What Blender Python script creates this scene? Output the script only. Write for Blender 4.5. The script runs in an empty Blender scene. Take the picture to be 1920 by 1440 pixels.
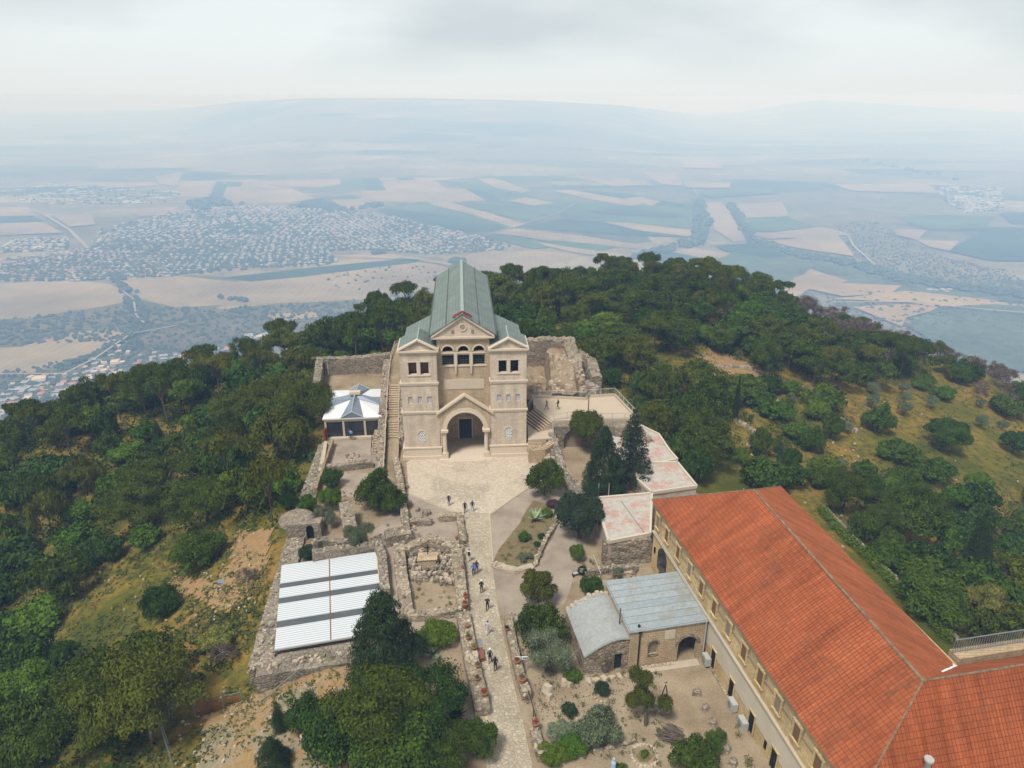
import bpy, math, random
import numpy as np
from mathutils import Vector, Matrix
R = math.radians
rnd = random.Random(7)
sc = bpy.context.scene
COL = sc.collection
# ------------------------------------------------------------ camera, sky, sun, exposure
F = 1332.0; PITCH = math.atan(540 / F); H = 50.0
cd = bpy.data.cameras.new('camera'); cam = bpy.data.objects.new('camera', cd); COL.objects.link(cam)
cam.location = (0, 0, H); cam.rotation_euler = (math.pi / 2 - PITCH, 0, 0)
cd.sensor_width = 36; cd.lens = 36 * F / 1920; cd.clip_start = 0.5; cd.clip_end = 60000
sc.camera = cam
sc.view_settings.view_transform = 'Standard'; sc.view_settings.look = 'None'
sc.view_settings.exposure = 0.0; sc.view_settings.gamma = 1.0
sc.cycles.max_bounces = 7; sc.cycles.diffuse_bounces = 2; sc.cycles.glossy_bounces = 2
sc.cycles.volume_bounces = 4; sc.cycles.transparent_max_bounces = 4
SUN_EL, SUN_AZ = 60, 212      # azimuth from +Y towards +X
w = bpy.data.worlds.new('World'); sc.world = w; w.use_nodes = True
nt = w.node_tree; nt.nodes.clear()
def N(t, typ, **k):
    n = t.nodes.new(typ)
    for a, b in k.items(): setattr(n, a, b)
    return n
out = N(nt, 'ShaderNodeOutputWorld'); bg = N(nt, 'ShaderNodeBackground'); bg.inputs[1].default_value = 0.1
sky = N(nt, 'ShaderNodeTexSky', sky_type='NISHITA'); sky.sun_disc = False
sky.sun_elevation = R(SUN_EL); sky.sun_rotation = R(SUN_AZ); sky.dust_density = 3
tc = N(nt, 'ShaderNodeTexCoord'); mp = N(nt, 'ShaderNodeMapping'); mp.inputs['Scale'].default_value = (1.0, 1, 3.2)
no = N(nt, 'ShaderNodeTexNoise'); no.inputs['Scale'].default_value = 2.6; no.inputs['Detail'].default_value = 6; no.inputs['Roughness'].default_value = 0.45
cr = N(nt, 'ShaderNodeValToRGB')
cr.color_ramp.elements[0].position = 0.36; cr.color_ramp.elements[0].color = (5.9, 6.45, 6.8, 1)
cr.color_ramp.elements[1].position = 0.60; cr.color_ramp.elements[1].color = (7.9, 8.35, 8.5, 1)
# brighter band of cloud towards the horizon straight ahead, greyer overhead
sx = N(nt, 'ShaderNodeSeparateXYZ'); mr = N(nt, 'ShaderNodeValToRGB')
ee = mr.color_ramp.elements
while len(ee) < 5: ee.new(.5)
for q, (p_, c_) in zip(ee, ((0.0, (1.06, 1.04, 1.01)), (.03, (1.07, 1.07, 1.05)), (.07, (1.09, 1.10, 1.09)), (.13, (1.08, 1.08, 1.07)), (.32, (.84, .86, .875)))): q.position = p_; q.color = (*c_, 1)
mul = N(nt, 'ShaderNodeMixRGB', blend_type='MULTIPLY'); mul.inputs[0].default_value = 1
az = N(nt, 'ShaderNodeMapRange'); az.inputs['From Min'].default_value = -.2; az.inputs['From Max'].default_value = .99; az.inputs['To Min'].default_value = .86; az.inputs['To Max'].default_value = 1.05
mul2 = N(nt, 'ShaderNodeMixRGB', blend_type='MULTIPLY'); mul2.inputs[0].default_value = 1
mx = N(nt, 'ShaderNodeMixRGB'); mx.inputs[0].default_value = 0.93
L = nt.links.new
L(tc.outputs['Generated'], mp.inputs[0]); L(mp.outputs[0], no.inputs[0])
hz_ = N(nt, 'ShaderNodeMapRange'); hz_.inputs['From Min'].default_value = .0; hz_.inputs['From Max'].default_value = .075; hz_.interpolation_type = 'SMOOTHSTEP'
hm_ = N(nt, 'ShaderNodeMixRGB'); hm_.inputs[1].default_value = (.605, .605, .605, 1)
L(sx.outputs[2], hz_.inputs[0]); L(hz_.outputs[0], hm_.inputs[0]); L(no.outputs[0], hm_.inputs[2]); L(hm_.outputs[0], cr.inputs[0])
L(tc.outputs['Generated'], sx.inputs[0]); L(sx.outputs[2], mr.inputs[0]); L(sx.outputs[1], az.inputs[0]); L(az.outputs[0], mul2.inputs[2]); L(mul.outputs[0], mul2.inputs[1])
L(cr.outputs[0], mul.inputs[1]); L(mr.outputs[0], mul.inputs[2])
L(sky.outputs[0], mx.inputs[1]); L(mul2.outputs[0], mx.inputs[2]); L(mx.outputs[0], bg.inputs[0]); L(bg.outputs[0], out.inputs[0])
sd = bpy.data.lights.new('sun', 'SUN'); sd.energy = 3.7; sd.angle = R(13); sd.color = (1, 0.97, 0.93)
so = bpy.data.objects.new('sun', sd); COL.objects.link(so)
dv = Vector((math.sin(R(SUN_AZ)) * math.cos(R(SUN_EL)), math.cos(R(SUN_AZ)) * math.cos(R(SUN_EL)), math.sin(R(SUN_EL))))
so.rotation_euler = dv.to_track_quat('Z', 'Y').to_euler(); so.location = (0, 0, 300)
HAZE = 3.5e-4; HAZE_COL = (0.39, 0.60, 1.0)

# ------------------------------------------------------------ pixel helpers (surveying the photograph)
CP, SP = math.cos(PITCH), math.sin(PITCH)
def ray(px, py):
    v = (py - 720) / F
    return (px - 960) / F, CP - v * SP, -(SP + v * CP)
def G(px, py, z=0.0):
    a, b, c = ray(px, py); t = (z - H) / c
    return (a * t, b * t)
def proj(x, y, z):
    d = y * CP - (z - H) * SP
    if d < 1: return (-9999, -9999)
    return (960 + F * x / d, 720 - F * (y * SP + (z - H) * CP) / d)
def inpoly(p, poly):
    x, y = p; c = False; j = len(poly) - 1
    for i in range(len(poly)):
        xi, yi = poly[i]; xj, yj = poly[j]
        if (yi > y) != (yj > y) and x < (xj - xi) * (y - yi) / (yj - yi) + xi: c = not c
        j = i
    return c

# ------------------------------------------------------------ objects
def tag(o, label=None, cat=None, group=None, kind=None):
    if label: o['label'] = label
    if cat: o['category'] = cat
    if group: o['group'] = group
    if kind: o['kind'] = kind
    return o
def thing(name, label, cat, loc=(0, 0, 0), rz=0, group=None):
    o = bpy.data.objects.new(name, None); COL.objects.link(o)
    o.location = loc; o.rotation_euler = (0, 0, rz); o.empty_display_size = 0.3
    return tag(o, label, cat, group)
def uvs(me):
    n = len(me.loops)
    if n == 0: return
    uv = me.uv_layers.new(name='UVMap')
    co = np.empty(len(me.vertices) * 3, 'f'); me.vertices.foreach_get('co', co); co = co.reshape(-1, 3)
    li = np.empty(n, 'i'); me.loops.foreach_get('vertex_index', li)
    pn = np.empty(len(me.polygons) * 3, 'f'); me.polygons.foreach_get('normal', pn); pn = pn.reshape(-1, 3)
    lt = np.empty(len(me.polygons), 'i'); me.polygons.foreach_get('loop_total', lt)
    nn = np.repeat(pn, lt, axis=0); p = co[li]
    t = np.stack([-nn[:, 1], nn[:, 0], np.zeros(n)], 1); ln = np.linalg.norm(t, axis=1)
    flat = ln < 0.2; t[flat] = (1, 0, 0); ln[flat] = 1; t /= ln[:, None]
    b = np.cross(nn, t); b[flat] = (0, 1, 0)
    o = np.stack([(p * t).sum(1), (p * b).sum(1)], 1).astype('f')
    uv.data.foreach_set('uv', o.ravel())
def link(name, me, mats, parent=None):
    for m in (mats if isinstance(mats, (list, tuple)) else [mats]): me.materials.append(M[m] if isinstance(m, str) else m)
    o = bpy.data.objects.new(name, me); COL.objects.link(o)
    if parent: o.parent = parent
    return o
def copy_tree(o, parent=None):
    c = o.copy(); COL.objects.link(c)
    if parent: c.parent = parent
    for ch in o.children: copy_tree(ch, c)
    return c
class MB:
    def __init__(s): s.v = []; s.f = []; s.m = []
    def poly(s, pts, mi=0):
        b = len(s.v); s.v += [tuple(p) for p in pts]; s.f.append(tuple(range(b, b + len(pts)))); s.m.append(mi); return s
    def box(s, x0, x1, y0, y1, z0, z1, mi=0, j=0, rz=0, top=1.0):
        c = ((x0 + x1) / 2, (y0 + y1) / 2); b = len(s.v)
        for z in (z0, z1):
            k = 1.0 if z == z0 else top
            for x, y in ((x0, y0), (x1, y0), (x1, y1), (x0, y1)):
                dx, dy = (x - c[0]) * k, (y - c[1]) * k
                if rz: dx, dy = dx * math.cos(rz) - dy * math.sin(rz), dx * math.sin(rz) + dy * math.cos(rz)
                s.v.append((c[0] + dx + rnd.uniform(-j, j), c[1] + dy + rnd.uniform(-j, j), z + rnd.uniform(-j, j)))
        for q in ((0, 3, 2, 1), (4, 5, 6, 7), (0, 1, 5, 4), (1, 2, 6, 5), (2, 3, 7, 6), (3, 0, 4, 7)):
            s.f.append(tuple(b + i for i in q)); s.m.append(mi)
        return s
    def prism(s, pts, z0, z1, mi=0):          # pts counter-clockwise (x, y)
        a = sum(pts[i][0] * pts[(i + 1) % len(pts)][1] - pts[(i + 1) % len(pts)][0] * pts[i][1] for i in range(len(pts)))
        if a < 0: pts = pts[::-1]
        n = len(pts); s.poly([(x, y, z1) for x, y in pts], mi); s.poly([(x, y, z0) for x, y in pts][::-1], mi)
        for i in range(n):
            p, q = pts[i], pts[(i + 1) % n]
            s.poly([(p[0], p[1], z0), (q[0], q[1], z0), (q[0], q[1], z1), (p[0], p[1], z1)], mi)
        return s
    def xprism(s, pts, y0, y1, mi=0):         # pts in (x, z), extruded along y
        a = sum(pts[i][0] * pts[(i + 1) % len(pts)][1] - pts[(i + 1) % len(pts)][0] * pts[i][1] for i in range(len(pts)))
        if a < 0: pts = pts[::-1]
        n = len(pts); s.poly([(x, y0, z) for x, z in pts], mi); s.poly([(x, y1, z) for x, z in pts][::-1], mi)
        for i in range(n):
            p, q = pts[i], pts[(i + 1) % n]
            s.poly([(p[0], y1, p[1]), (q[0], y1, q[1]), (q[0], y0, q[1]), (p[0], y0, p[1])], mi)
        return s
    def tube(s, p, q, r0, r1=None, n=6, mi=0, caps=True):
        r1 = r0 if r1 is None else r1
        p, q = Vector(p), Vector(q); d = (q - p)
        if d.length < 1e-6: return s
        d.normalize(); a = d.orthogonal().normalized(); c = d.cross(a); b = len(s.v)
        for o, r in ((p, r0), (q, r1)):
            for i in range(n):
                t = 2 * math.pi * i / n; s.v.append(tuple(o + a * math.cos(t) * r + c * math.sin(t) * r))
        for i in range(n):
            j = (i + 1) % n; s.f.append((b + i, b + j, b + n + j, b + n + i)); s.m.append(mi)
        if caps:
            s.f.append(tuple(b + i for i in range(n))[::-1]); s.m.append(mi)
            s.f.append(tuple(b + n + i for i in range(n))); s.m.append(mi)
        return s
    def lathe(s, c, prof, n=12, mi=0):        # prof list of (r, z)
        b = len(s.v)
        for r, z in prof:
            for i in range(n):
                t = 2 * math.pi * i / n; s.v.append((c[0] + r * math.cos(t), c[1] + r * math.sin(t), c[2] + z))
        for k in range(len(prof) - 1):
            for i in range(n):
                j = (i + 1) % n; s.f.append((b + k * n + i, b + k * n + j, b + (k + 1) * n + j, b + (k + 1) * n + i)); s.m.append(mi)
        s.f.append(tuple(b + (len(prof) - 1) * n + i for i in range(n))); s.m.append(mi)
        s.f.append(tuple(b + i for i in range(n))[::-1]); s.m.append(mi)
        return s
    def stone(s, x, y, z, a, b=None, c=None, mi=0):
        b = b or a * rnd.uniform(.6, 1); c = c or a * rnd.uniform(.5, .8); rz = rnd.uniform(0, 3)
        s.box(x - a / 2, x + a / 2, y - b / 2, y + b / 2, z, z + c, mi, j=a * .1, rz=rz, top=rnd.uniform(.6, .9)); return s
    def build(s, name, mats, parent=None, smooth=False):
        me = bpy.data.meshes.new(name); me.from_pydata(s.v, [], s.f)
        if any(s.m): me.polygons.foreach_set('material_index', s.m)
        if smooth: me.polygons.foreach_set('use_smooth', [True] * len(s.f))
        me.update(); uvs(me)
        return link(name, me, mats, parent)
def panel(mb, x0, x1, z0, z1, y, th, ops, mi=0, seg=10):
    """wall plate in the x-z plane (front at y, depth th) with openings (xa, xb, za, zb, arch)"""
    xs = sorted({x0, x1} | {v for o in ops for v in o[:2]})
    for a, b in zip(xs, xs[1:]):
        m = (a + b) / 2; cuts = []
        for o in ops:
            if o[0] < m < o[1]: cuts.append((o[2], o[3] + ((o[1] - o[0]) / 2 if o[4] else 0)))
        z = z0
        for c0, c1 in sorted(cuts):
            if c0 > z + 1e-4: mb.box(a, b, y, y + th, z, c0, mi)
            z = c1
        if z < z1 - 1e-4: mb.box(a, b, y, y + th, z, z1, mi)
    for o in ops:
        if not o[4]: continue
        r = (o[1] - o[0]) / 2; cx = (o[0] + o[1]) / 2; zs = o[3]
        for i in range(seg):
            t0, t1 = math.pi * i / seg, math.pi * (i + 1) / seg
            p0 = (cx - r * math.cos(t0), zs + r * math.sin(t0)); p1 = (cx - r * math.cos(t1), zs + r * math.sin(t1))
            mb.xprism([p0, p1, (p1[0], zs + r), (p0[0], zs + r)] if i not in (0, seg - 1) else
                      ([p0, p1, (p1[0], zs + r), (p0[0], zs + r)]), y, y + th, mi)
def arch_ring(mb, cx, zs, r, wd, y0, y1, seg=14, mi=0):
    for i in range(seg):
        t0, t1 = math.pi * i / seg, math.pi * (i + 1) / seg
        f = lambda q, t: (cx - q * math.cos(t), zs + q * math.sin(t))
        mb.xprism([f(r, t0), f(r, t1), f(r + wd, t1), f(r + wd, t0)], y0, y1, mi)

# ------------------------------------------------------------ materials
M = {}
def mat(name, rough=0.9, spec=0.2, metal=0.0):
    m = bpy.data.materials.new(name); m.use_nodes = True; t = m.node_tree
    b = t.nodes['Principled BSDF']; b.inputs['Roughness'].default_value = rough; b.inputs['Metallic'].default_value = metal
    b.inputs['Specular IOR Level'].default_value = spec
    M[name] = m; return m, t, b
def coord(t, kind, scale=(1, 1, 1)):
    c = N(t, 'ShaderNodeTexCoord'); p = N(t, 'ShaderNodeMapping'); p.inputs['Scale'].default_value = scale
    t.links.new(c.outputs[kind], p.inputs[0]); return p.outputs[0]
def noise(t, vec, sc_, det=5, ro=.6):
    n = N(t, 'ShaderNodeTexNoise'); n.inputs['Scale'].default_value = sc_; n.inputs['Detail'].default_value = det
    n.inputs['Roughness'].default_value = ro; t.links.new(vec, n.inputs[0]); return n.outputs[0]
def ramp(t, val, stops):
    r = N(t, 'ShaderNodeValToRGB'); e = r.color_ramp.elements
    while len(e) < len(stops): e.new(.5)
    for q, (p, c) in zip(e, stops):
        q.position = p; q.color = (c, c, c, 1) if isinstance(c, (int, float)) else (*c, 1)
    t.links.new(val, r.inputs[0]); return r.outputs[0]
def mix(t, f, a, b, mode='MIX'):
    n = N(t, 'ShaderNodeMixRGB', blend_type=mode)
    for i, v in enumerate((f, a, b)):
        if isinstance(v, (int, float)): n.inputs[i].default_value = v if i == 0 else (v, v, v, 1)
        elif isinstance(v, tuple): n.inputs[i].default_value = (*v, 1)
        else: t.links.new(v, n.inputs[i])
    return n.outputs[0]
def bump(t, b, h, s=.5, d=.05):
    n = N(t, 'ShaderNodeBump'); n.inputs['Strength'].default_value = s; n.inputs['Distance'].default_value = d
    t.links.new(h, n.inputs['Height']); t.links.new(n.outputs[0], b.inputs['Normal'])
def simple(name, col, rough=.8, var=.18, sc_=1.5, metal=0, spec=.2, kind='Object'):
    m, t, b = mat(name, rough, spec, metal); v = coord(t, kind)
    n = noise(t, v, sc_); c = mix(t, n, tuple(x * (1 - var) for x in col), tuple(min(1, x * (1 + var)) for x in col))
    t.links.new(c, b.inputs[0]); return m
def bricky(name, c1, c2, mortar, bw, bh, ms=.012, stain=(.6, .5, .38), stf=.35, offs=.5, bmp=.4, squash=1):
    m, t, b = mat(name, .9, .15); v = coord(t, 'UV')
    br = N(t, 'ShaderNodeTexBrick'); br.offset = offs; br.inputs['Scale'].default_value = 1
    for k, x in (('Color1', c1), ('Color2', c2), ('Mortar', mortar)): br.inputs[k].default_value = (*x, 1)
    br.inputs['Mortar Size'].default_value = ms; br.inputs['Brick Width'].default_value = bw; br.inputs['Row Height'].default_value = bh
    br.inputs['Mortar Smooth'].default_value = .3
    t.links.new(v, br.inputs[0])
    o = coord(t, 'Object'); st = ramp(t, noise(t, o, .45, 8, .65), [(.42, 0), (.72, stf)])
    c = mix(t, st, br.outputs[0], stain); fine = ramp(t, noise(t, o, 6, 4), [(.3, .82), (.75, 1.12)])
    c = mix(t, 1.0, c, fine, 'MULTIPLY'); sv = coord(t, 'Object', (1.3, 1.3, .13)); c = mix(t, 1.0, c, ramp(t, noise(t, sv, .8, 6, .65), [(.34, .80), (.60, 1.06)]), 'MULTIPLY'); t.links.new(c, b.inputs[0])
    inv = N(t, 'ShaderNodeMath', operation='SUBTRACT'); inv.inputs[0].default_value = 1; t.links.new(br.outputs[1], inv.inputs[1])
    bump(t, b, inv.outputs[0], bmp, .03); return m
def rubble(name, cols, scale=2.6, gap=(.22, .18, .12), kind='Object', flat=False, edge=.06, big=(.7, 1.15), moss=None):
    m, t, b = mat(name, .95, .1); v = coord(t, kind, (1, 1, 1.3) if not flat else (1, 1, 0))
    nz = noise(t, v, 2.0, 2); vv = mix(t, .12, v, nz)
    vo = N(t, 'ShaderNodeTexVoronoi'); vo.inputs['Scale'].default_value = scale; t.links.new(vv, vo.inputs[0])
    ve = N(t, 'ShaderNodeTexVoronoi', feature='DISTANCE_TO_EDGE'); ve.inputs['Scale'].default_value = scale; t.links.new(vv, ve.inputs[0])
    sep = N(t, 'ShaderNodeSeparateColor'); t.links.new(vo.outputs['Color'], sep.inputs[0])
    c = ramp(t, sep.outputs[0], [(i / (len(cols) - 1), cc) for i, cc in enumerate(cols)])
    e = ramp(t, ve.outputs[0], [(0, 1), (edge, 0)]); c = mix(t, e, c, gap)
    lg = ramp(t, noise(t, coord(t, kind), .35, 6, .6), [(.3, big[0]), (.7, big[1])]); c = mix(t, 1.0, c, lg, 'MULTIPLY')
    if moss:
        mf = ramp(t, noise(t, coord(t, kind), .9, 7, .7), [(.5, 0), (.66, .8)]); c = mix(t, mf, c, moss)
    t.links.new(c, b.inputs[0]); bump(t, b, ramp(t, ve.outputs[0], [(0, 0), (.18, 1)]), .7, .08); return m
def ground(name, a, b_, c_, s1=.25, s2=3.0, det=8):
    m, t, b = mat(name, .97, .05); v = coord(t, 'Object')
    n1 = noise(t, v, s1, det, .6); n2 = noise(t, v, s2, 5, .7)
    c = ramp(t, n1, [(.32, a), (.5, b_), (.68, c_)]); c = mix(t, 1.0, c, ramp(t, n2, [(.3, .78), (.72, 1.18)]), 'MULTIPLY')
    t.links.new(c, b.inputs[0]); bump(t, b, n2, .4, .06); return m, t, b
# church limestone
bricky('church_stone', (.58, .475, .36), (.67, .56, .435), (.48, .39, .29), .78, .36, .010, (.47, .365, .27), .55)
bricky('church_stone_shaded', (.44, .335, .22), (.53, .415, .285), (.36, .275, .18), .80, .36, .010, (.40, .29, .17), .45)  # darker copy of the church stone, shade of the recess put into the colour
simple('church_trim', (.60, .495, .38), .85, .10, 2.0)
simple('tablet_stone', (.56, .47, .36), .85, .12, 2.5)
bricky('convent_stone', (.55, .40, .19), (.68, .51, .27), (.36, .27, .17), .62, .33, .018, (.42, .30, .15), .6)
bricky('annex_stone', (.46, .34, .20), (.56, .43, .27), (.26, .19, .13), .46, .27, .02, (.34, .25, .16), .55)
simple('plaster', (.55, .48, .37), .9, .18, .6)
rubble('rubble_wall', [(.306, .238, .162), (.391, .315, .221), (.238, .196, .145), (.442, .357, .238), (.340, .289, .221)], 2.7, (.16, .125, .09))
rubble('rubble_grey', [(.255, .217, .170), (.340, .281, .221), (.212, .178, .140), (.374, .306, .230)], 2.4, (.11, .09, .07), moss=(.20, .19, .10))
rubble('ruin_stone', [(.289, .238, .178), (.357, .297, .221), (.230, .191, .149), (.323, .246, .162)], 1.9, (.15, .12, .09), moss=(.26, .22, .15))
ground('ruin_earth', (.17, .105, .055), (.29, .215, .14), (.33, .26, .18), .35, 3)
simple('loose_stone', (.42, .34, .25), .95, .35, .8)
simple('pale_stone', (.46, .385, .28), .95, .2, 1.2)
ground('gravel', (.25, .20, .15), (.33, .265, .205), (.38, .31, .24), .3, 7)
ground('sandy_yard', (.22, .165, .10), (.31, .24, .155), (.38, .305, .205), .25, 5)
ground('dirt', (.20, .15, .09), (.29, .22, .14), (.36, .285, .19), .2, 3)
m, t, b = ground('dry_grass_ground', (.20, .165, .075), (.30, .19, .075), (.12, .125, .04), .22, 2.6)
for e_ in t.nodes:
    if e_.type == 'VALTORGB' and len(e_.color_ramp.elements) == 3: q_ = e_.color_ramp.elements.new(.56); q_.color = (.33, .225, .125, 1); q_ = e_.color_ramp.elements.new(.44); q_.color = (.29, .235, .16, 1)
ground('bed_soil', (.14, .105, .06), (.20, .15, .08), (.13, .14, .05), .8, 5)
rubble('worn_masonry', [(.30, .25, .19), (.37, .31, .24), (.26, .215, .16), (.40, .34, .26)], 2.2, (.21, .175, .125), flat=True, edge=.10, big=(.7, 1.15), moss=(.33, .27, .20))
rubble('crazy_paving', [(.406, .335, .234), (.484, .413, .304), (.359, .296, .211), (.515, .445, .335), (.437, .359, .242)], 3.3, (.32, .255, .175), flat=True, edge=.045, big=(.82, 1.08))
# plaza: small setts, pale and worn with grey patches
m, t, b = mat('plaza_paving', .92, .12); v = coord(t, 'Object')
vo = N(t, 'ShaderNodeTexVoronoi'); vo.inputs['Scale'].default_value = 4.2; t.links.new(v, vo.inputs[0])
sep = N(t, 'ShaderNodeSeparateColor'); t.links.new(vo.outputs['Color'], sep.inputs[0])
c = ramp(t, sep.outputs[0], [(0, (.43, .35, .255)), (.55, (.48, .40, .30)), (1, (.55, .47, .365))])
g = ramp(t, noise(t, v, .16, 5, .55), [(.50, 0), (.60, .7)])
c2 = ramp(t, sep.outputs[1], [(0, (.31, .255, .19)), (.75, (.34, .28, .21)), (.9, (.50, .43, .33))])
c = mix(t, g, c, c2); t.links.new(c, b.inputs[0])
# roofs
def tiles(name, c1, c2, dark, stf, lo=.50):
    m, t, b = mat(name, .9, .05); v = coord(t, 'UV')
    br = N(t, 'ShaderNodeTexBrick'); br.offset = 0; br.inputs['Scale'].default_value = 1
    for k, x in (('Color1', c1), ('Color2', c2), ('Mortar', tuple(q * .50 for q in c1))): br.inputs[k].default_value = (*x, 1)
    br.inputs['Mortar Size'].default_value = .026; br.inputs['Brick Width'].default_value = .27; br.inputs['Row Height'].default_value = .42
    br.inputs['Mortar Smooth'].default_value = .5; br.inputs['Bias'].default_value = -.1
    t.links.new(v, br.inputs[0])
    # whole tiles darkened by lichen: cell noise per tile times a large patch mask
    sn = N(t, 'ShaderNodeVectorMath', operation='SNAP'); sn.inputs[1].default_value = (.27, .42, 1); t.links.new(v, sn.inputs[0])
    wn = N(t, 'ShaderNodeTexWhiteNoise'); t.links.new(sn.outputs[0], wn.inputs[0])
    pm = ramp(t, noise(t, v, .13, 5, .6), [(lo - .06, 0), (lo + .16, 1)])
    cell = ramp(t, wn.outputs[0], [(.62, 0), (.8, 1)]); f = mix(t, 1.0, pm, cell, 'MULTIPLY'); f = mix(t, 1.0, f, stf, 'MULTIPLY')
    c = mix(t, f, br.outputs[0], dark); cell2 = ramp(t, wn.outputs[1], [(0, .88), (1, 1.10)])
    c = mix(t, 1.0, c, cell2, 'MULTIPLY')
    lg = ramp(t, noise(t, v, .3, 4), [(.3, .86), (.7, 1.1)]); c = mix(t, 1.0, c, lg, 'MULTIPLY')
    sv = coord(t, 'UV', (1.2, .12, 1)); c = mix(t, 1.0, c, ramp(t, noise(t, sv, .9, 6, .7), [(.34, .74), (.62, 1.12)]), 'MULTIPLY')
    t.links.new(c, b.inputs[0])
    wv = N(t, 'ShaderNodeTexWave', bands_direction='X'); wv.inputs['Scale'].default_value = 1 / .27 / 3.1416 * 1.0; t.links.new(v, wv.inputs[0])
    bump(t, b, wv.outputs[1], .35, .05)
tiles('roof_tiles_old', (.335, .092, .036), (.365, .108, .044), (.15, .075, .042), .55, .50)
tiles('roof_tiles_wing', (.31, .082, .030), (.35, .098, .038), (.17, .085, .055), .5, .54)
tiles('roof_tiles_new', (.41, .122, .048), (.43, .132, .054), (.36, .12, .055), .3, .6)
m, t, b = mat('ridge_mortar', .9, .1); v = coord(t, 'Object')
t.links.new(ramp(t, noise(t, v, 3, 5), [(.35, (.15, .095, .06)), (.65, (.27, .19, .12))]), b.inputs[0])
m, t, b = mat('church_roof', .55, .4, .2); v = coord(t, 'UV')
br = N(t, 'ShaderNodeTexBrick'); br.offset = .5
for k, x in (('Color1', (.155, .195, .165)), ('Color2', (.20, .24, .205)), ('Mortar', (.10, .125, .105))): br.inputs[k].default_value = (*x, 1)
br.inputs['Scale'].default_value = 1; br.inputs['Brick Width'].default_value = .55; br.inputs['Row Height'].default_value = .55; br.inputs['Mortar Size'].default_value = .03
t.links.new(v, br.inputs[0]); c = mix(t, 1.0, br.outputs[0], ramp(t, noise(t, v, .35, 6), [(.3, .82), (.7, 1.15)]), 'MULTIPLY'); t.links.new(c, b.inputs[0])
simple('roof_strip', (.30, .34, .31), .5, .1, 2)
simple('roof_line', (.085, .10, .09), .6, .1, 2)
simple('red_metal', (.22, .03, .025), .5)
simple('dark_opening', (.012, .011, .010), .9, .2)
simple('dark_door', (.022, .026, .024), .6, .2)
simple('shutter_interior_brown', (.17, .095, .05), .7, .2, 3)
simple('shutter_grey', (.24, .19, .14), .7, .2, 3)
simple('lattice_white', (.70, .70, .68), .7, .06)
simple('glass_pale', (.42, .46, .52), .3, .1, 2, spec=.5)
simple('glass_dark', (.025, .03, .034), .15, .3, 1, spec=.6)
simple('glass_blue', (.17, .21, .26), .22, .15, .6, spec=.6)
simple('white_paint', (.66, .66, .65), .6, .04, 1)
simple('cream_paint', (.54, .45, .34), .7, .06, 1)
simple('white_metal', (.42, .41, .38), .5, .08, 1)
simple('grey_metal', (.20, .215, .215), .5, .15, 2)
simple('black_pipe', (.02, .02, .02), .6)
simple('terracotta', (.36, .15, .075), .85, .15, 6)
simple('red_flowers', (.26, .035, .03), .8, .3, 12)
simple('rust', (.20, .085, .035), .9, .4, 3)
simple('wood', (.20, .13, .08), .9, .25, 5)
simple('wood_red', (.22, .085, .055), .8, .2, 5)
simple('vent_metal', (.36, .38, .40), .35, .08, 2, metal=.6)
simple('statue_blue', (.33, .42, .52), .7, .2, 5)
simple('bark', (.13, .10, .075), .95, .3, 4)
simple('bark_pale', (.30, .26, .21), .95, .25, 4)
simple('snag_white', (.62, .57, .50), .9, .1, 4)
simple('purple_leaf', (.085, .035, .055), .9, .3, 4)
# corrugated white sheets, metal roofs
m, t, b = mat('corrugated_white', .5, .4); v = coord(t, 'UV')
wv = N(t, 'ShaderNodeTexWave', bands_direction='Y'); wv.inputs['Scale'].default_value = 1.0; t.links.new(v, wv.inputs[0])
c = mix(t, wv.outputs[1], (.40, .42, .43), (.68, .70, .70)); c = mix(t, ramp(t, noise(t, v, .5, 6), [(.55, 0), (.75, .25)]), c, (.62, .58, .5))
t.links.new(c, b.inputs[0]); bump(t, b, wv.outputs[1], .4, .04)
m, t, b = mat('corrugated_grey', .5, .4); v = coord(t, 'UV')
t.links.new(ramp(t, noise(t, v, .35, 4), [(.35, (.065, .085, .09)), (.62, (.11, .10, .095))]), b.inputs[0])
def sheetroof(name, a, b_, stain, stripe):
    m, t, b = mat(name, .75, .3); v = coord(t, 'UV'); o = coord(t, 'Object')
    br = N(t, 'ShaderNodeTexBrick'); br.offset = 0
    for k, x in (('Color1', a), ('Color2', b_), ('Mortar', tuple(q * .55 for q in a))): br.inputs[k].default_value = (*x, 1)
    br.inputs['Scale'].default_value = 1; br.inputs['Brick Width'].default_value = 40; br.inputs['Row Height'].default_value = stripe; br.inputs['Mortar Size'].default_value = .035
    t.links.new(v, br.inputs[0]); f = ramp(t, noise(t, o, .5, 7, .65), [(.50, 0), (.68, .85)])
    c = mix(t, f, br.outputs[0], stain); c = mix(t, 1.0, c, ramp(t, noise(t, o, 3, 5), [(.3, .85), (.7, 1.1)]), 'MULTIPLY'); t.links.new(c, b.inputs[0])
sheetroof('annex_roof', (.28, .315, .32), (.33, .365, .365), (.26, .23, .17), .95)
sheetroof('vault_roof', (.32, .33, .31), (.32, .33, .31), (.28, .265, .225), 50)
def painted(name, seed):
    m, t, b = mat(name, .85, .2); v = coord(t, 'Object'); v2 = mix(t, .0, v, v)
    n = noise(t, v, .33, 9, .78); f = ramp(t, n, [(.49, 0), (.55, .68)])
    n3 = noise(t, v, 2.6, 4, .7); f = mix(t, 1.0, f, ramp(t, n3, [(.4, .25), (.55, 1)]), 'MULTIPLY')
    c = mix(t, f, ramp(t, noise(t, v, 1.2, 6), [(.3, (.38, .34, .28)), (.7, (.50, .455, .39))]), (.46, .19, .145)); t.links.new(c, b.inputs[0])
painted('peeling_paint', 1)
simple('terrace_floor', (.48, .385, .28), .85, .08, .5)
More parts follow.
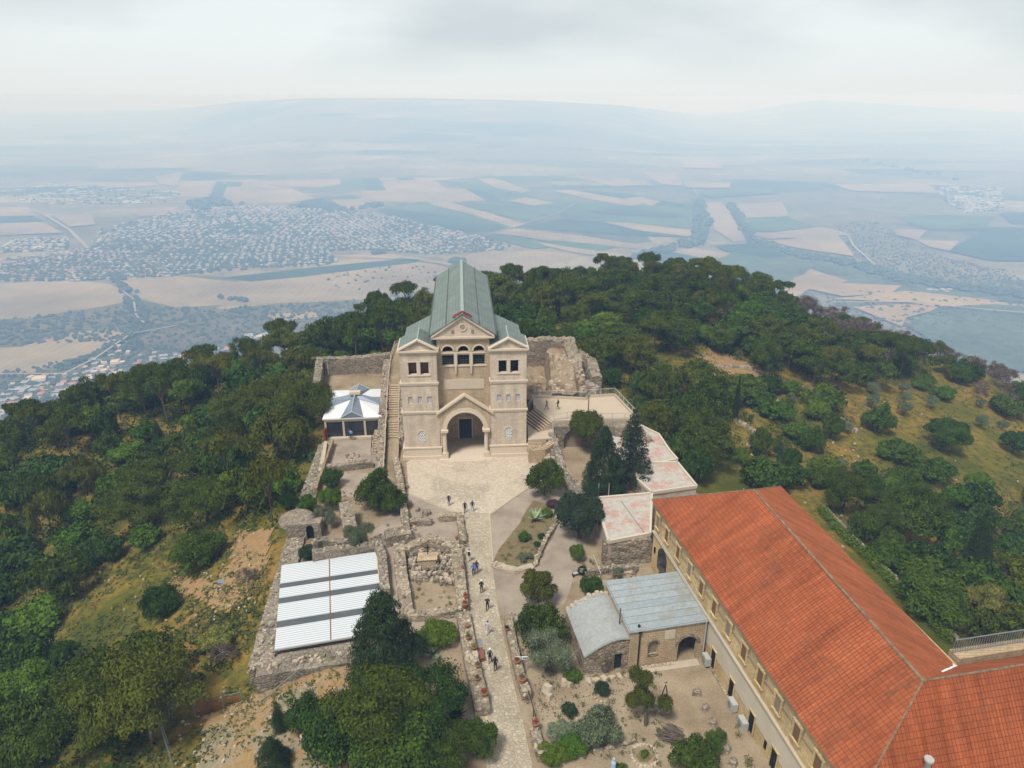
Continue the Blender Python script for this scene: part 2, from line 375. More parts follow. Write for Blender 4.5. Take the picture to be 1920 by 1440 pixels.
# foliage: each tree keeps its own tint
def foliage(name, a, b_, c_, sat=1.0):
    m, t, b = mat(name, .85, .03)
    oi = N(t, 'ShaderNodeObjectInfo'); r = ramp(t, oi.outputs['Random'], [(0, tuple(q * .78 for q in a)), (.22, a), (.5, b_), (.75, c_), (.9, tuple(q * 1.25 for q in b_)), (1, tuple(q * 1.35 for q in c_))])
    v = coord(t, 'Object'); n = ramp(t, noise(t, v, 2.6, 4), [(.34, .50), (.66, 1.45)])
    c = mix(t, 1.0, r, n, 'MULTIPLY'); g = N(t, 'ShaderNodeNewGeometry')
    c = mix(t, ramp(t, g.outputs['Random Per Island'], [(.45, 0.0), (1, .8)]), c, (b_[0] * 2.0, b_[1] * 2.0, b_[2] * 1.0))  # random leaf faces brightened, highlights put into the leaf colour
    t.links.new(c, b.inputs[0]); return m
foliage('leaf_oak', (.025, .052, .011), (.039, .069, .011), (.062, .079, .011))
foliage('leaf_pine', (.037, .062, .010), (.054, .071, .010), (.081, .076, .012))
foliage('leaf_bright', (.045, .094, .011), (.060, .105, .012), (.084, .105, .013))
foliage('leaf_olive', (.095, .118, .078), (.110, .130, .085), (.085, .115, .070))
foliage('leaf_dark', (00.019, 00.032, 00.019), (00.024, 00.038, 00.021), (00.026, 00.036, 00.021))
foliage('leaf_cypress', (00.024, 00.038, 00.018), (00.028, 00.045, 00.019), (00.032, 00.050, 00.021))
foliage('leaf_tan', (.095, .080, .050), (.115, .090, .060), (.085, .085, .045))
foliage('twig_brown', (.110, .080, .078), (.095, .070, .066), (.125, .095, .085))
foliage('leaf_yellow', (.16, .16, .05), (.19, .17, .05), (.13, .15, .05))
m, t, b = mat('leaf_under', .9, .02); n_ = noise(t, coord(t, 'Object'), .16, 5); n2_ = ramp(t, noise(t, coord(t, 'Object'), 1.6, 3), [(.3, .6), (.7, 1.4)])
t.links.new(mix(t, 1.0, ramp(t, n_, [(.34, (.020, .046, .010)), (.5, (.034, .064, .011)), (.62, (.056, .072, .013)), (.74, (.08, .070, .022))]), n2_, 'MULTIPLY'), b.inputs[0])
foliage('leaf_agave', (.15, .20, .15), (.18, .22, .17), (.15, .20, .15))

# ------------------------------------------------------------ terrain of the mountain
CT = [  # x, y, z
 (-25.5,50,-2.4),(-24,44,-1.6),(-18,38,-1.0),(-28,62,-1.5),(-30,75,-1.5),(-32,90,-1.8),(-37,105,-2.4),(-40,125,-4.5),(-30,140,-2),(-15,140,0),
 (-38,44,-7),(-45,60,-9),(-45,80,-8.5),(-46,100,-8),(-52,125,-8),(-45,150,-6),(-60,45,-16),(-60,70,-15),(-62,95,-13.5),(-70,120,-12),(-60,145,-8.5),
 (-80,60,-24),(-82,85,-21),(-95,120,-14.5),(-80,142,-12),(-55,155,-8),(-40,168,-7),(-110,95,-30),(-22,178,-3),(-5,185,-2),
 (-30,28,-7),(-50,22,-14),(-10,20,-3),(0,30,-.5),(15,20,-1),(40,20,-3),(-80,25,-30),
 (0,140,1.5),(10,140,1.5),(5,160,1.5),(20,175,1),(35,160,-.5),(30,200,-1),(55,205,-3),(70,195,-5),(90,200,-11),(110,190,-16),(138,175,-24),
 (26,120,-2),(26,105,-3),(28,90,-3),(34,80,-3),(40,65,-3.5),(38,50,-3.5),(45,40,-4),(34,122,-4),(40,140,-3),(53,117,-8),(60,95,-10),(55,75,-9),(60,55,-10),
 (88,146,-13),(70,160,-7),(107,131,-20),(85,115,-15),(69,80,-13),(85,70,-18),(90,95,-19),(120,100,-30),(75,45,-16),(110,60,-30),(100,165,-15),
 (0,0,-6),(40,0,-8),(-40,0,-16)]
EDGE = [(-130,60,-48),(-150,100,-50),(-130,150,-40),(-90,185,-38),(-50,205,-30),(-15,230,-28),(15,250,-26),(50,265,-30),(95,250,-38),(140,225,-50),(175,180,-60),(170,110,-60),(150,50,-55),(90,-20,-45),(0,-50,-40),(-80,-20,-50)]
CT += EDGE
cx0, cy0 = 5, 110
for (x, y, z) in EDGE:
    dx, dy = x - cx0, y - cy0; r = math.hypot(dx, dy)
    for k, dz in ((1.7, -75), (3.0, -190), (4.6, -330), (6.5, -430)):
        CT.append((cx0 + dx * k, cy0 + dy * k, z + dz if k < 6 else -440))
CT = np.array(CT, 'd')
def _phi(r2): return np.where(r2 > 0, r2 * np.log(np.maximum(r2, 1e-12)), 0)
_n = len(CT); _A = np.zeros((_n + 3, _n + 3)); _P = CT[:, :2] / 100
_d = ((_P[:, None] - _P[None]) ** 2).sum(2); _A[:_n, :_n] = _phi(_d) + np.eye(_n) * .003; _A[:_n, _n] = 1; _A[:_n, _n + 1:] = _P; _A[_n, :_n] = 1; _A[_n + 1:, :_n] = _P.T
_w = np.linalg.solve(_A, np.concatenate([CT[:, 2], [0, 0, 0]]))
COMP = [(-23.6, 51.9), (-14, 53.9), (-9.5, 47), (-10, 38), (-10, 25), (60, 22), (60, 33), (38.6, 36), (34.4, 58), (31.4, 72), (24, 86), (21.5, 98), (18, 113), (15, 126), (3, 131), (-14, 131), (-24, 130.5), (-36.8, 128.5), (-32.5, 112), (-29.6, 102), (-28.0, 92), (-27.2, 82), (-25.2, 65)]
def dist_out(x, y, poly=COMP):     # signed: >0 outside
    best = 1e9
    for i in range(len(poly)):
        ax, ay = poly[i]; bx, by = poly[(i + 1) % len(poly)]; dx, dy = bx - ax, by - ay
        t = max(0, min(1, ((x - ax) * dx + (y - ay) * dy) / (dx * dx + dy * dy)))
        best = min(best, math.hypot(x - ax - t * dx, y - ay - t * dy))
    return -best if inpoly((x, y), poly) else best
def tz_arr(X, Y):
    q = np.stack([X.ravel(), Y.ravel()], 1) / 100
    o = np.zeros(len(q))
    for i in range(0, len(q), 20000):
        s = q[i:i + 20000]; d = ((s[:, None] - _P[None]) ** 2).sum(2); o[i:i + 20000] = _phi(d) @ _w[:_n] + _w[_n] + s @ _w[_n + 1:]
    o = o.reshape(X.shape)
    near = np.clip(1 - np.hypot(X - 5, Y - 110) / 330, 0, 1)
    o = o + near * (.35 * np.sin(X * .21 + Y * .13) * np.sin(Y * .17 - X * .09) + .6 * np.sin(X * .071 + 1) * np.sin(Y * .063))
    return np.maximum(o, -440)
gx = np.arange(-170, 190.1, 1.5); gy = np.arange(-40, 290.1, 1.5)
XX, YY = np.meshgrid(gx, gy); ZZ = tz_arr(XX, YY)
for j in range(len(gy)):
    for i in range(len(gx)):
        if -45 < gx[i] < 65 and 15 < gy[j] < 140:
            d = dist_out(gx[i], gy[j])
            if d < 1.2: ZZ[j, i] = min(ZZ[j, i], -.8)
def tz(x, y):
    fx = (x - gx[0]) / 1.5; fy = (y - gy[0]) / 1.5; i = int(fx); j = int(fy)
    if i < 0 or j < 0 or i >= len(gx) - 1 or j >= len(gy) - 1: return float(tz_arr(np.array([x]), np.array([y]))[0])
    a, b = fx - i, fy - j
    return float(ZZ[j, i] * (1 - a) * (1 - b) + ZZ[j, i + 1] * a * (1 - b) + ZZ[j + 1, i] * (1 - a) * b + ZZ[j + 1, i + 1] * a * b)
def gz(x, y): return max(0.0, tz(x, y)) if inpoly((x, y), COMP) else tz(x, y)
VERB = False
def hit(px, py, up=0.0):
    """walk the sight line until it meets the ground raised by up"""
    a, b, c = ray(px, py); t = 30.0; best = None
    while t < 250:
        x, y, z = a * t, b * t, H + c * t; d = z - gz(x, y) - up
        if d <= 0: return (x, y)
        if best is None or d < best[0]: best = (d, x, y, t)
        t += .5
    if VERB: print('skyline', px, py, round(best[0], 1), round(best[3]))
    return best[1:3]
def grid_mesh(name, gx, gy, ZZ, matn, keep=None):
    nx, ny = len(gx), len(gy); XX, YY = np.meshgrid(gx, gy)
    co = np.stack([XX, YY, ZZ], 2).reshape(-1, 3)
    fs = []
    for j in range(ny - 1):
        for i in range(nx - 1):
            if keep is None or keep(gx[i], gy[j], gx[i + 1], gy[j + 1]): k = j * nx + i; fs.append((k, k + 1, k + nx + 1, k + nx))
    me = bpy.data.meshes.new(name); me.from_pydata(co.tolist(), [], fs); me.polygons.foreach_set('use_smooth', [True] * len(fs)); me.update()
    return link(name, me, matn)
# hillside soil, dry grass and green cover
m, t, b = mat('hillside', .97, .01); v = coord(t, 'Object')
n1 = noise(t, v, .055, 9, .62); n2 = noise(t, v, .6, 8, .7); n3 = noise(t, v, 4, 4, .7)
c = ramp(t, n1, [(.33, (.075, .080, .012)), (.44, (.155, .125, .020)), (.54, (.235, .155, .034)), (.68, (.28, .155, .05))])
c = mix(t, ramp(t, n2, [(.42, 0), (.62, .9)]), c, (.065, .082, .022)); c = mix(t, ramp(t, n2, [(.24, .8), (.36, 0)]), c, (.29, .20, .11))
c = mix(t, 1.0, c, ramp(t, n3, [(.3, .75), (.7, 1.25)]), 'MULTIPLY')
c = mix(t, ramp(t, noise(t, v, 1.7, 6, .75), [(.66, 0), (.70, .6)]), c, (.42, .37, .29))
t.links.new(c, b.inputs[0]); bump(t, b, n3, .5, .15)
tag(grid_mesh('hillside', gx, gy, ZZ, 'hillside'), kind='structure')
bx = np.linspace(-1100, 1100, 111); by = np.linspace(-600, 1000, 81)
BX, BY = np.meshgrid(bx, by); BZ = tz_arr(BX, BY)
def keep(x0, y0, x1, y1): return not (x0 >= gx[0] and x1 <= gx[-1] and y0 >= gy[0] and y1 <= gy[-1])
inner = (BX > gx[0]) & (BX < gx[-1]) & (BY > gy[0]) & (BY < gy[-1]); BZ = BZ - np.where(inner, 1.5, 0)
tag(grid_mesh('lower_mountain_slope', bx, by, BZ, 'hillside', keep), kind='structure')

# ------------------------------------------------------------ the valley floor, far hills and fields
ZV = -400.0
VAZ = R(41); na, nd = 200, 150
SKYL = [(-200,214),(0,211),(200,207),(360,205),(480,191),(600,184),(800,184),(1000,189),(1150,198),(1250,212),(1290,222),(1350,214),(1450,192),(1500,187),(1600,193),(1750,203),(1920,212),(2200,214)]
def skyl(px):
    for (a, ya), (b_, yb) in zip(SKYL, SKYL[1:]):
        if a <= px <= b_: return ya + (yb - ya) * (px - a) / (b_ - a)
    return 214
dist = [500 * (1.0272 ** i) for i in range(nd)]
def valley_z(x, y):
    d = math.hypot(x, y)
    if y < 200 or d < 4500: return ZV
    px = 960 + F * (x / y) * (CP + .19 * SP); yk = skyl(px); a, b, c = ray(px, yk); sl = c / b
    z1 = ZV; mid = math.exp(-((px - 830) / 470) ** 4)
    dc = 9500 * mid + 16000 * (1 - mid)
    crest = H + sl * dc * .99
    prof = math.exp(-((d - dc) / (dc * .27)) ** 2) if d < dc else math.exp(-((d - dc) / (dc * .5)) ** 2)
    roll = 25 * math.sin(x * .0011 + 1) * math.sin(y * .0009) * min(1, (d - 4500) / 3000)
    return ZV + max(0, (crest - ZV)) * prof + roll * (1 - prof) * .8 * (1 if d < 20000 else 0) * (1 if d < dc else 0)
mb = MB(); vs = []; fs = []
for j, d in enumerate(dist):
    for i in range(na + 1):
        a = -VAZ * 1.25 + 2.5 * VAZ * i / na; x, y = d * math.sin(a), d * math.cos(a); vs.append((x, y, valley_z(x, y)))
for j in range(nd - 1):
    for i in range(na): k = j * (na + 1) + i; fs.append((k, k + 1, k + na + 2, k + na + 1))
me = bpy.data.meshes.new('valley'); me.from_pydata(vs, [], fs); me.polygons.foreach_set('use_smooth', [True] * len(fs)); me.update()
m, t, b = mat('valley_floor', 1, 0); v = coord(t, 'Object', (.00055, .0019, 0)); v3 = coord(t, 'Object', (.001, .001, .001))
vo = N(t, 'ShaderNodeTexVoronoi', distance='MANHATTAN'); vo.inputs['Scale'].default_value = 1.5; t.links.new(v, vo.inputs[0])
sep = N(t, 'ShaderNodeSeparateColor'); t.links.new(vo.outputs['Color'], sep.inputs[0])
c = ramp(t, sep.outputs[0], [(0, (.07, .10, .055)), (.2, (.14, .16, .085)), (.38, (.22, .20, .12)), (.52, (.28, .235, .13)), (.7, (.33, .275, .16)), (.86, (.39, .32, .19))])
for e in t.nodes:
    if e.type == 'VALTORGB': e.color_ramp.interpolation = 'CONSTANT'
nn_ = noise(t, v3, 1.2, 9, .65); c = mix(t, ramp(t, nn_, [(.44, 0), (.56, .85)]), c, (.19, .17, .105))
c = mix(t, 1.0, c, ramp(t, noise(t, v3, 12, 8, .75), [(.35, .65), (.68, 1.3)]), 'MULTIPLY')
c = mix(t, ramp(t, noise(t, v3, 30, 4, .8), [(.58, 0), (.64, .7)]), c, (.06, .08, .045)); c = mix(t, 1.0, c, .82, 'MULTIPLY')
t.links.new(c, b.inputs[0]); vo_ = link('valley', me, 'valley_floor'); tag(vo_, kind='structure')
def fieldmat(name, a, b_, sc_=.02, lines=None):
    m, t, b = mat(name, 1, 0); v = coord(t, 'Object')
    c = ramp(t, noise(t, v, sc_, 7, .6), [(.3, a), (.7, b_)])
    c = mix(t, 1.0, c, ramp(t, noise(t, v, sc_ * .16, 6), [(.3, .70), (.7, 1.25)]), 'MULTIPLY')
    if lines:
        wv = N(t, 'ShaderNodeTexWave', bands_direction='X'); wv.inputs['Scale'].default_value = lines; wv.inputs['Distortion'].default_value = 1.5
        t.links.new(v, wv.inputs[0]); c = mix(t, 1.0, c, ramp(t, wv.outputs[1], [(.2, .95), (.8, 1.03)]), 'MULTIPLY')
    t.links.new(c, b.inputs[0])
fieldmat('field_tan', (.235, .181, .105), (.302, .239, .147), .02, .018)
fieldmat('field_straw', (.277, .197, .101), (.336, .244, .134), .02, .02)
fieldmat('field_green', (.063, .105, .038), (.092, .130, .055))
fieldmat('field_dark', (.035, .065, .038), (.055, .085, .05), .03)
fieldmat('field_orchard', (.05, .075, .04), (.12, .14, .08), .05, .03)
fieldmat('field_pale', (.227, .181, .130), (.286, .227, .164))
fieldmat('field_scrub', (.067, .076, .042), (.168, .139, .084), .015)
fieldmat('road_pale', (.26, .23, .19), (.32, .28, .24))
FM = ['field_tan', 'field_straw', 'field_green', 'field_dark', 'field_orchard', 'field_pale', 'field_scrub', 'road_pale']
T_, S_, G_, D_, O_, P_, C_, W_ = range(8)
FIELDS = [
 (P_, [(-60,215),(370,208),(330,240),(-60,250)]),
 (C_, [(-80,700),(-80,560),(0,600),(240,560),(420,580),(600,560),(800,560),(800,640),(560,640),(200,800),(-100,820)]),
 (T_, [(-60,536),(60,528),(150,527),(205,532),(243,553),(240,566),(190,575),(130,583),(60,597),(-60,600)]),
 (T_, [(-60,655),(40,650),(120,625),(200,616),(242,618),(240,630),(190,655),(120,680),(60,698),(-60,705)]),
 (T_, [(222,520),(270,512),(360,520),(440,528),(560,520),(680,505),(800,489),(880,492),(820,540),(700,560),(600,566),(450,570),(330,576),(258,560)]),
 (T_, [(590,490),(690,474),(760,478),(730,490),(640,500),(560,506)]),
 (D_, [(420,520),(560,504),(680,492),(790,484),(780,492),(700,502),(560,520),(470,528)]),
 (T_, [(820,480),(1000,470),(1090,478),(1010,500),(1000,520),(900,505),(850,495)]),
 (S_, [(495,590),(590,583),(595,594),(520,602)]),
 (T_, [(330,368),(350,318),(412,318),(388,370)]),(D_, [(384,390),(416,318),(438,318),(412,384)]),
 (T_, [(418,345),(440,319),(485,320),(480,345)]),(D_, [(420,350),(425,340),(455,341),(452,351)]),(D_, [(484,326),(485,318),(508,318),(508,328)]),
 (T_, [(412,382),(425,350),(480,350),(510,353),(540,350),(590,372),(540,380),(470,380)]),
 (T_, [(508,320),(632,317),(640,345),(600,352),(560,350),(512,350)]),(G_, [(632,317),(668,317),(690,353),(640,350)]),
 (D_, [(665,317),(700,317),(725,355),(690,354)]),(T_, [(698,317),(725,317),(745,337),(712,338)]),(D_, [(730,317),(760,317),(775,337),(748,337)]),
 (T_, [(760,318),(880,320),(890,333),(830,338),(778,337)]),(T_, [(715,340),(810,336),(840,355),(830,360),(725,357)]),
 (T_, [(675,358),(840,356),(880,357),(915,375),(850,379),(720,378),(680,374)]),(D_, [(540,385),(590,372),(630,372),(660,392),(620,398),(560,397)]),
 (G_, [(600,370),(660,366),(700,380),(680,390),(650,390)]),(T_, [(620,374),(680,372),(710,382),(690,394),(650,392)]),
 (T_, [(895,335),(930,334),(995,358),(975,362),(930,352)]),(G_, [(830,340),(900,345),(985,362),(1030,380),(920,378),(880,352)]),
 (T_, [(955,376),(985,370),(1040,380),(1000,385)]),(D_, [(870,352),(905,358),(940,372),(915,378)]),
 (D_, [(705,395),(760,380),(830,398),(960,425),(925,432),(830,437),(880,452),(840,450),(760,415)]),
 (G_, [(720,390),(790,378),(900,395),(985,420),(960,428),(850,405)]),
 (T_, [(800,381),(840,378),(985,420),(965,427),(880,400)]),
 (G_, [(850,380),(1000,385),(1080,375),(1045,400),(1000,418),(930,400)]),
 (G_, [(1045,400),(1080,380),(1180,378),(1310,395),(1315,430),(1180,420),(1060,412)]),
 (D_, [(985,425),(1050,412),(1180,422),(1310,436),(1300,445),(1160,440),(1020,430)]),
 (T_, [(926,437),(960,428),(1100,443),(1205,460),(1195,466),(1080,457),(1000,447)]),(G_, [(900,438),(930,440),(1060,460),(1000,466),(940,452)]),
 (G_, [(1000,448),(1060,452),(1160,462),(1110,472),(1050,460)]),(T_, [(1000,452),(1060,462),(1150,474),(1180,478),(1160,486),(1080,474),(1030,462)]),
 (T_, [(1038,358),(1070,356),(1210,380),(1180,386),(1110,374)]),(D_, [(1085,357),(1170,362),(1290,385),(1200,378)]),
 (T_, [(1130,416),(1180,418),(1310,433),(1290,443),(1200,432)]),(T_, [(1170,372),(1200,368),(1240,378),(1220,386)]),
 (T_, [(1070,331),(1100,330),(1190,347),(1150,349)]),(T_, [(1130,330),(1180,334),(1190,348),(1160,346)]),(T_, [(1200,321),(1270,324),(1280,348),(1240,345)]),
 (T_, [(1000,304),(1140,304),(1120,315),(1040,312)]),(G_, [(910,318),(1060,315),(1060,335),(960,340),(900,330)]),
 (T_, [(1250,470),(1300,465),(1380,478),(1340,485),(1260,482)]),(D_, [(1200,470),(1250,470),(1350,490),(1340,500),(1210,486)]),
 (P_, [(1322,380),(1352,378),(1375,405),(1405,450),(1375,454),(1340,430)]),(D_, [(1296,370),(1314,378),(1330,430),(1320,460),(1300,450)]),
 (D_, [(1368,382),(1380,395),(1420,450),(1402,456),(1375,410)]),
 (G_, [(1380,410),(1470,405),(1530,425),(1450,434),(1400,432)]),(P_, [(1410,440),(1540,425),(1600,440),(1440,448)]),
 (P_, [(1378,382),(1465,378),(1480,405),(1400,408)]),
 (O_, [(1310,500),(1420,455),(1500,470),(1600,495),(1740,525),(1900,540),(1980,560),(1980,570),(1700,555),(1590,530),(1520,500),(1470,545),(1410,540)]),
 (G_, [(1330,495),(1370,475),(1430,478),(1440,492),(1380,505)]),(D_, [(1340,460),(1420,455),(1480,480),(1440,485),(1360,470)]),
 (T_, [(1445,452),(1500,445),(1570,440),(1595,470),(1600,480),(1540,472),(1480,462)]),
 (S_, [(1462,552),(1490,520),(1530,508),(1590,526),(1570,535),(1520,540),(1490,560)]),(S_, [(1510,540),(1590,530),(1690,535),(1670,550),(1580,555)]),
 (S_, [(1560,560),(1700,545),(1840,560),(1980,580),(1980,600),(1860,585),(1740,568)]),(S_, [(1600,575),(1740,568),(1780,575),(1700,595),(1690,612),(1660,600)]),
 (G_, [(1680,408),(1740,403),(1870,405),(1840,430),(1740,430)]),(D_, [(1778,470),(1850,427),(1980,425),(1980,490),(1860,488)]),(P_, [(1680,430),(1740,431),(1720,450),(1680,440)]),
 (P_, [(1720,450),(1798,452),(1780,470),(1740,462)]),(O_, [(1700,610),(1760,575),(1860,570),(1990,580),(1990,700),(1800,690),(1750,640)]),
 (D_, [(1870,400),(1920,398),(1990,400),(1990,420),(1900,420)]),(D_, [(1100,395),(1180,392),(1280,402),(1270,408),(1150,402)]),
 (P_, [(-60,420),(80,416),(118,436),(-60,444)]),(P_, [(-60,390),(50,387),(70,404),(-60,406)]),(D_, [(-60,406),(60,405),(85,416),(-60,419)]),(P_, [(100,404),(170,400),(180,420),(130,425)]),
 (P_, [(245,395),(330,388),(340,400),(260,406)]),(T_, [(200,350),(290,340),(295,347),(230,352)]),(P_, [(290,330),(345,322),(330,350),(300,345)]),
 (T_, [(380,240),(620,245),(600,258),(350,250)]),(G_, [(485,270),(560,270),(560,305),(485,305)]),(T_, [(620,290),(760,290),(770,303),(640,302)]),
 (G_, [(200,250),(430,250),(400,262),(190,262)]),(G_, [(1330,282),(1500,286),(1500,300),(1300,295)]),(D_, [(1600,280),(1790,282),(1800,294),(1640,292)]),(T_, [(1280,300),(1340,304),(1360,316),(1280,314)]),
 (T_, [(1280,340),(1370,342),(1370,352),(1290,352)]),(G_, [(1290,360),(1450,352),(1460,362),(1330,370)]),(P_, [(1560,345),(1740,345),(1760,362),(1600,358)]),
]
mb = MB()
for k, (mi, pl) in enumerate(FIELDS):
    z = ZV + .4 + k * .06
    ps = []
    for (a, b_) in zip(pl, pl[1:] + pl[:1]):
        ps.append(a); ps.append(((a[0] + b_[0]) / 2 + rnd.uniform(-1, 1), (a[1] + b_[1]) / 2 + rnd.uniform(-.4, .4)))
    w_ = [G(px, py, z) for px, py in ps]
    dmax = max(math.hypot(x, y) for x, y in w_)
    if dmax > 6500: continue
    mb.poly([(x, y, z) for x, y in w_], mi)
for f in list(mb.f): pass
def strip(mb, pl, wd, z, mi):
    wd *= .6
    w_ = [Vector(G(px, py, z)) for px, py in pl]
    for a, b_ in zip(w_, w_[1:]):
        d = (b_ - a).normalized(); n = Vector((-d.y, d.x)) * wd / 2
        mb.poly([(*(a + n), z), (*(a - n), z), (*(b_ - n), z), (*(b_ + n), z)], mi)
for pl, wd in (([(45,390),(80,400),(130,430),(165,465)], 18), ([(230,545),(250,560),(255,590),(270,605)], 7), ([(0,700),(120,700),(180,670),(245,625),(330,610)], 7),
               ([(1590,440),(1600,460),(1640,495),(1700,520)], 9), ([(1290,330),(1310,370),(1330,400)], 8), ([(620,478),(760,482),(820,490),(880,505),(920,515)], 16),
               ([(880,450),(960,425),(1045,400),(1080,380)], 9), ([(1560,565),(1700,566),(1850,580),(1980,590)], 9)):
    strip(mb, pl, wd, ZV + 9, W_)
fo = mb.build('fields', FM); tag(fo, kind='structure')
fo.data.calc_loop_triangles()
# ------------------------------------------------------------ haze
hb = MB().box(-26000, 26000, -1500, 30000, -442, 58)
hm = bpy.data.materials.new('haze'); hm.use_nodes = True; t = hm.node_tree; t.nodes.clear()
o_ = N(t, 'ShaderNodeOutputMaterial'); pv = N(t, 'ShaderNodeVolumePrincipled')
pv.inputs['Color'].default_value = (*HAZE_COL, 1); pv.inputs['Density'].default_value = HAZE; pv.inputs['Anisotropy'].default_value = -.25; pv.inputs['Absorption Color'].default_value = (1, 1, 1, 1)
t.links.new(pv.outputs[0], o_.inputs['Volume']); M['haze'] = hm
tag(hb.build('haze', 'haze'), 'thin blue haze filling the air over the valley', 'haze', kind='stuff')

# ------------------------------------------------------------ far villages
def house_mesh(kind):
    mb = MB()
    if kind == 0:
        mb.box(-.5, .5, -.4, .4, 0, .5, 0).box(-.53, .53, -.43, .43, .5, .54, 1).box(-.1, .3, -.1, .25, .54, .68, 0)
        for x in (-.3, 0, .3): mb.box(x - .06, x + .06, -.41, -.4, .2, .36, 2)
    elif kind == 1:
        mb.box(-.5, .5, -.38, .38, 0, .42, 0)
        for a in (((-.55, -.43), (.55, -.43), (.25, 0), (-.25, 0)), ((.55, .43), (-.55, .43), (-.25, 0), (.25, 0))):
            mb.poly([(a[0][0], a[0][1], .42), (a[1][0], a[1][1], .42), (a[2][0], 0, .68), (a[3][0], 0, .68)], 1)
        mb.poly([(-.55, .43, .42), (-.55, -.43, .42), (-.25, 0, .68)], 1).poly([(.55, -.43, .42), (.55, .43, .42), (.25, 0, .68)], 1)
        for x in (-.25, .2): mb.box(x - .07, x + .07, -.39, -.38, .12, .3, 2)
    else:
        mb.box(-.5, .5, -.35, .35, 0, .75, 0).box(-.2, .5, -.35, .35, .75, 1.0, 0).box(-.5, -.2, -.35, .35, .75, .78, 1)
        for z in (.2, .5):
            for x in (-.35, -.1, .15, .38): mb.box(x - .05, x + .05, -.36, -.35, z, z + .14, 2)
    return mb
simple('house_wall', (.32, .30, .27), .9, .35, .013); simple('house_roof_white', (.36, .355, .35), .8, .55, .011)
simple('house_roof_red', (.40, .20, .14), .9, .2, .02); simple('house_wall_tan', (.58, .46, .34), .9, .12, .02)
hp = []
for k, ms in ((0, ['house_wall', 'house_roof_white', 'dark_opening']), (1, ['house_wall', 'house_roof_red', 'dark_opening']), (2, ['house_wall_tan', 'house_roof_white', 'dark_opening'])):
    o = house_mesh(k).build('house', ms); hp.append(o)
TOWNS = [  # polygon, count, flat/red/tall weights, size, name
 ([(0,720),(60,705),(150,700),(230,690),(262,665),(300,660),(345,670),(340,700),(250,720),(150,760),(60,790),(0,800)], 85, (5, 1.5, 3), (9, 15), 'sloping village at the foot of the mountain'),
 ([(150,700),(165,672),(215,650),(245,660),(240,690),(200,715)], 26, (2, 3, 4), (9, 14), 'sloping village at the foot of the mountain'),
 ([(370,670),(400,640),(470,625),(540,618),(560,625),(500,650),(420,680),(370,690)], 30, (5, 1, 1), (9, 22), 'sheds and houses beyond the left treeline'),
 ([(290,655),(330,645),(350,650),(330,665)], 3, (5, 1, 1), (12, 20), 'sheds and houses beyond the left treeline'),
 ([(300,520),(420,505),(600,500),(640,490),(590,455),(500,440),(400,450),(300,470)], 330, (5, 1, 1), (10, 17), 'white town on the valley floor'),
 ([(0,528),(0,490),(150,470),(300,470),(320,515),(150,528)], 250, (2, 4, 1), (10, 16), 'white town on the valley floor'),
 ([(600,480),(640,470),(720,470),(800,478),(940,470),(960,462),(880,440),(760,412),(700,400),(640,396),(600,420)], 420, (6, 1, 1), (10, 17), 'white town on the valley floor'),
 ([(170,470),(190,430),(340,395),(480,385),(640,396),(600,450),(400,450)], 330, (5, 1, 1), (11, 22), 'white town on the valley floor'),
 ([(0,475),(20,450),(130,445),(125,470)], 60, (5, 1, 1), (11, 18), 'white town on the valley floor'),
 ([(0,360),(100,345),(200,350),(340,360),(330,380),(190,385),(60,385)], 60, (5, 0, 0), (18, 50), 'white town on the valley floor'),
 ([(1750,352),(1880,350),(1880,395),(1810,400),(1770,380)], 110, (5, 0, 1), (12, 26), 'pale village on the right plain'),
 ([(1740,545),(1790,545),(1780,556),(1740,555)], 6, (4, 1, 0), (9, 14), 'farm buildings beside the straw fields'),
 ([(870,290),(1060,282),(1120,296),(1000,302),(900,302)], 70, (5, 0, 1), (15, 30), 'faint hamlet lost in the haze'),
]
LAB = {'sloping village at the foot of the mountain': 'small pale or red roofed house in the sloping village at the mountain foot',
 'sheds and houses beyond the left treeline': 'low white shed or house just beyond the treeline on the left',
 'white town on the valley floor': 'tiny hazy house in the front rows of the white town on the valley floor',
 'pale village on the right plain': 'tiny hazy house of the pale village far right on the plain',
 'farm buildings beside the straw fields': 'small farm building beside the straw coloured fields on the right',
 'faint hamlet lost in the haze': 'faint white building of the hamlet lost in the haze'}
allh = []
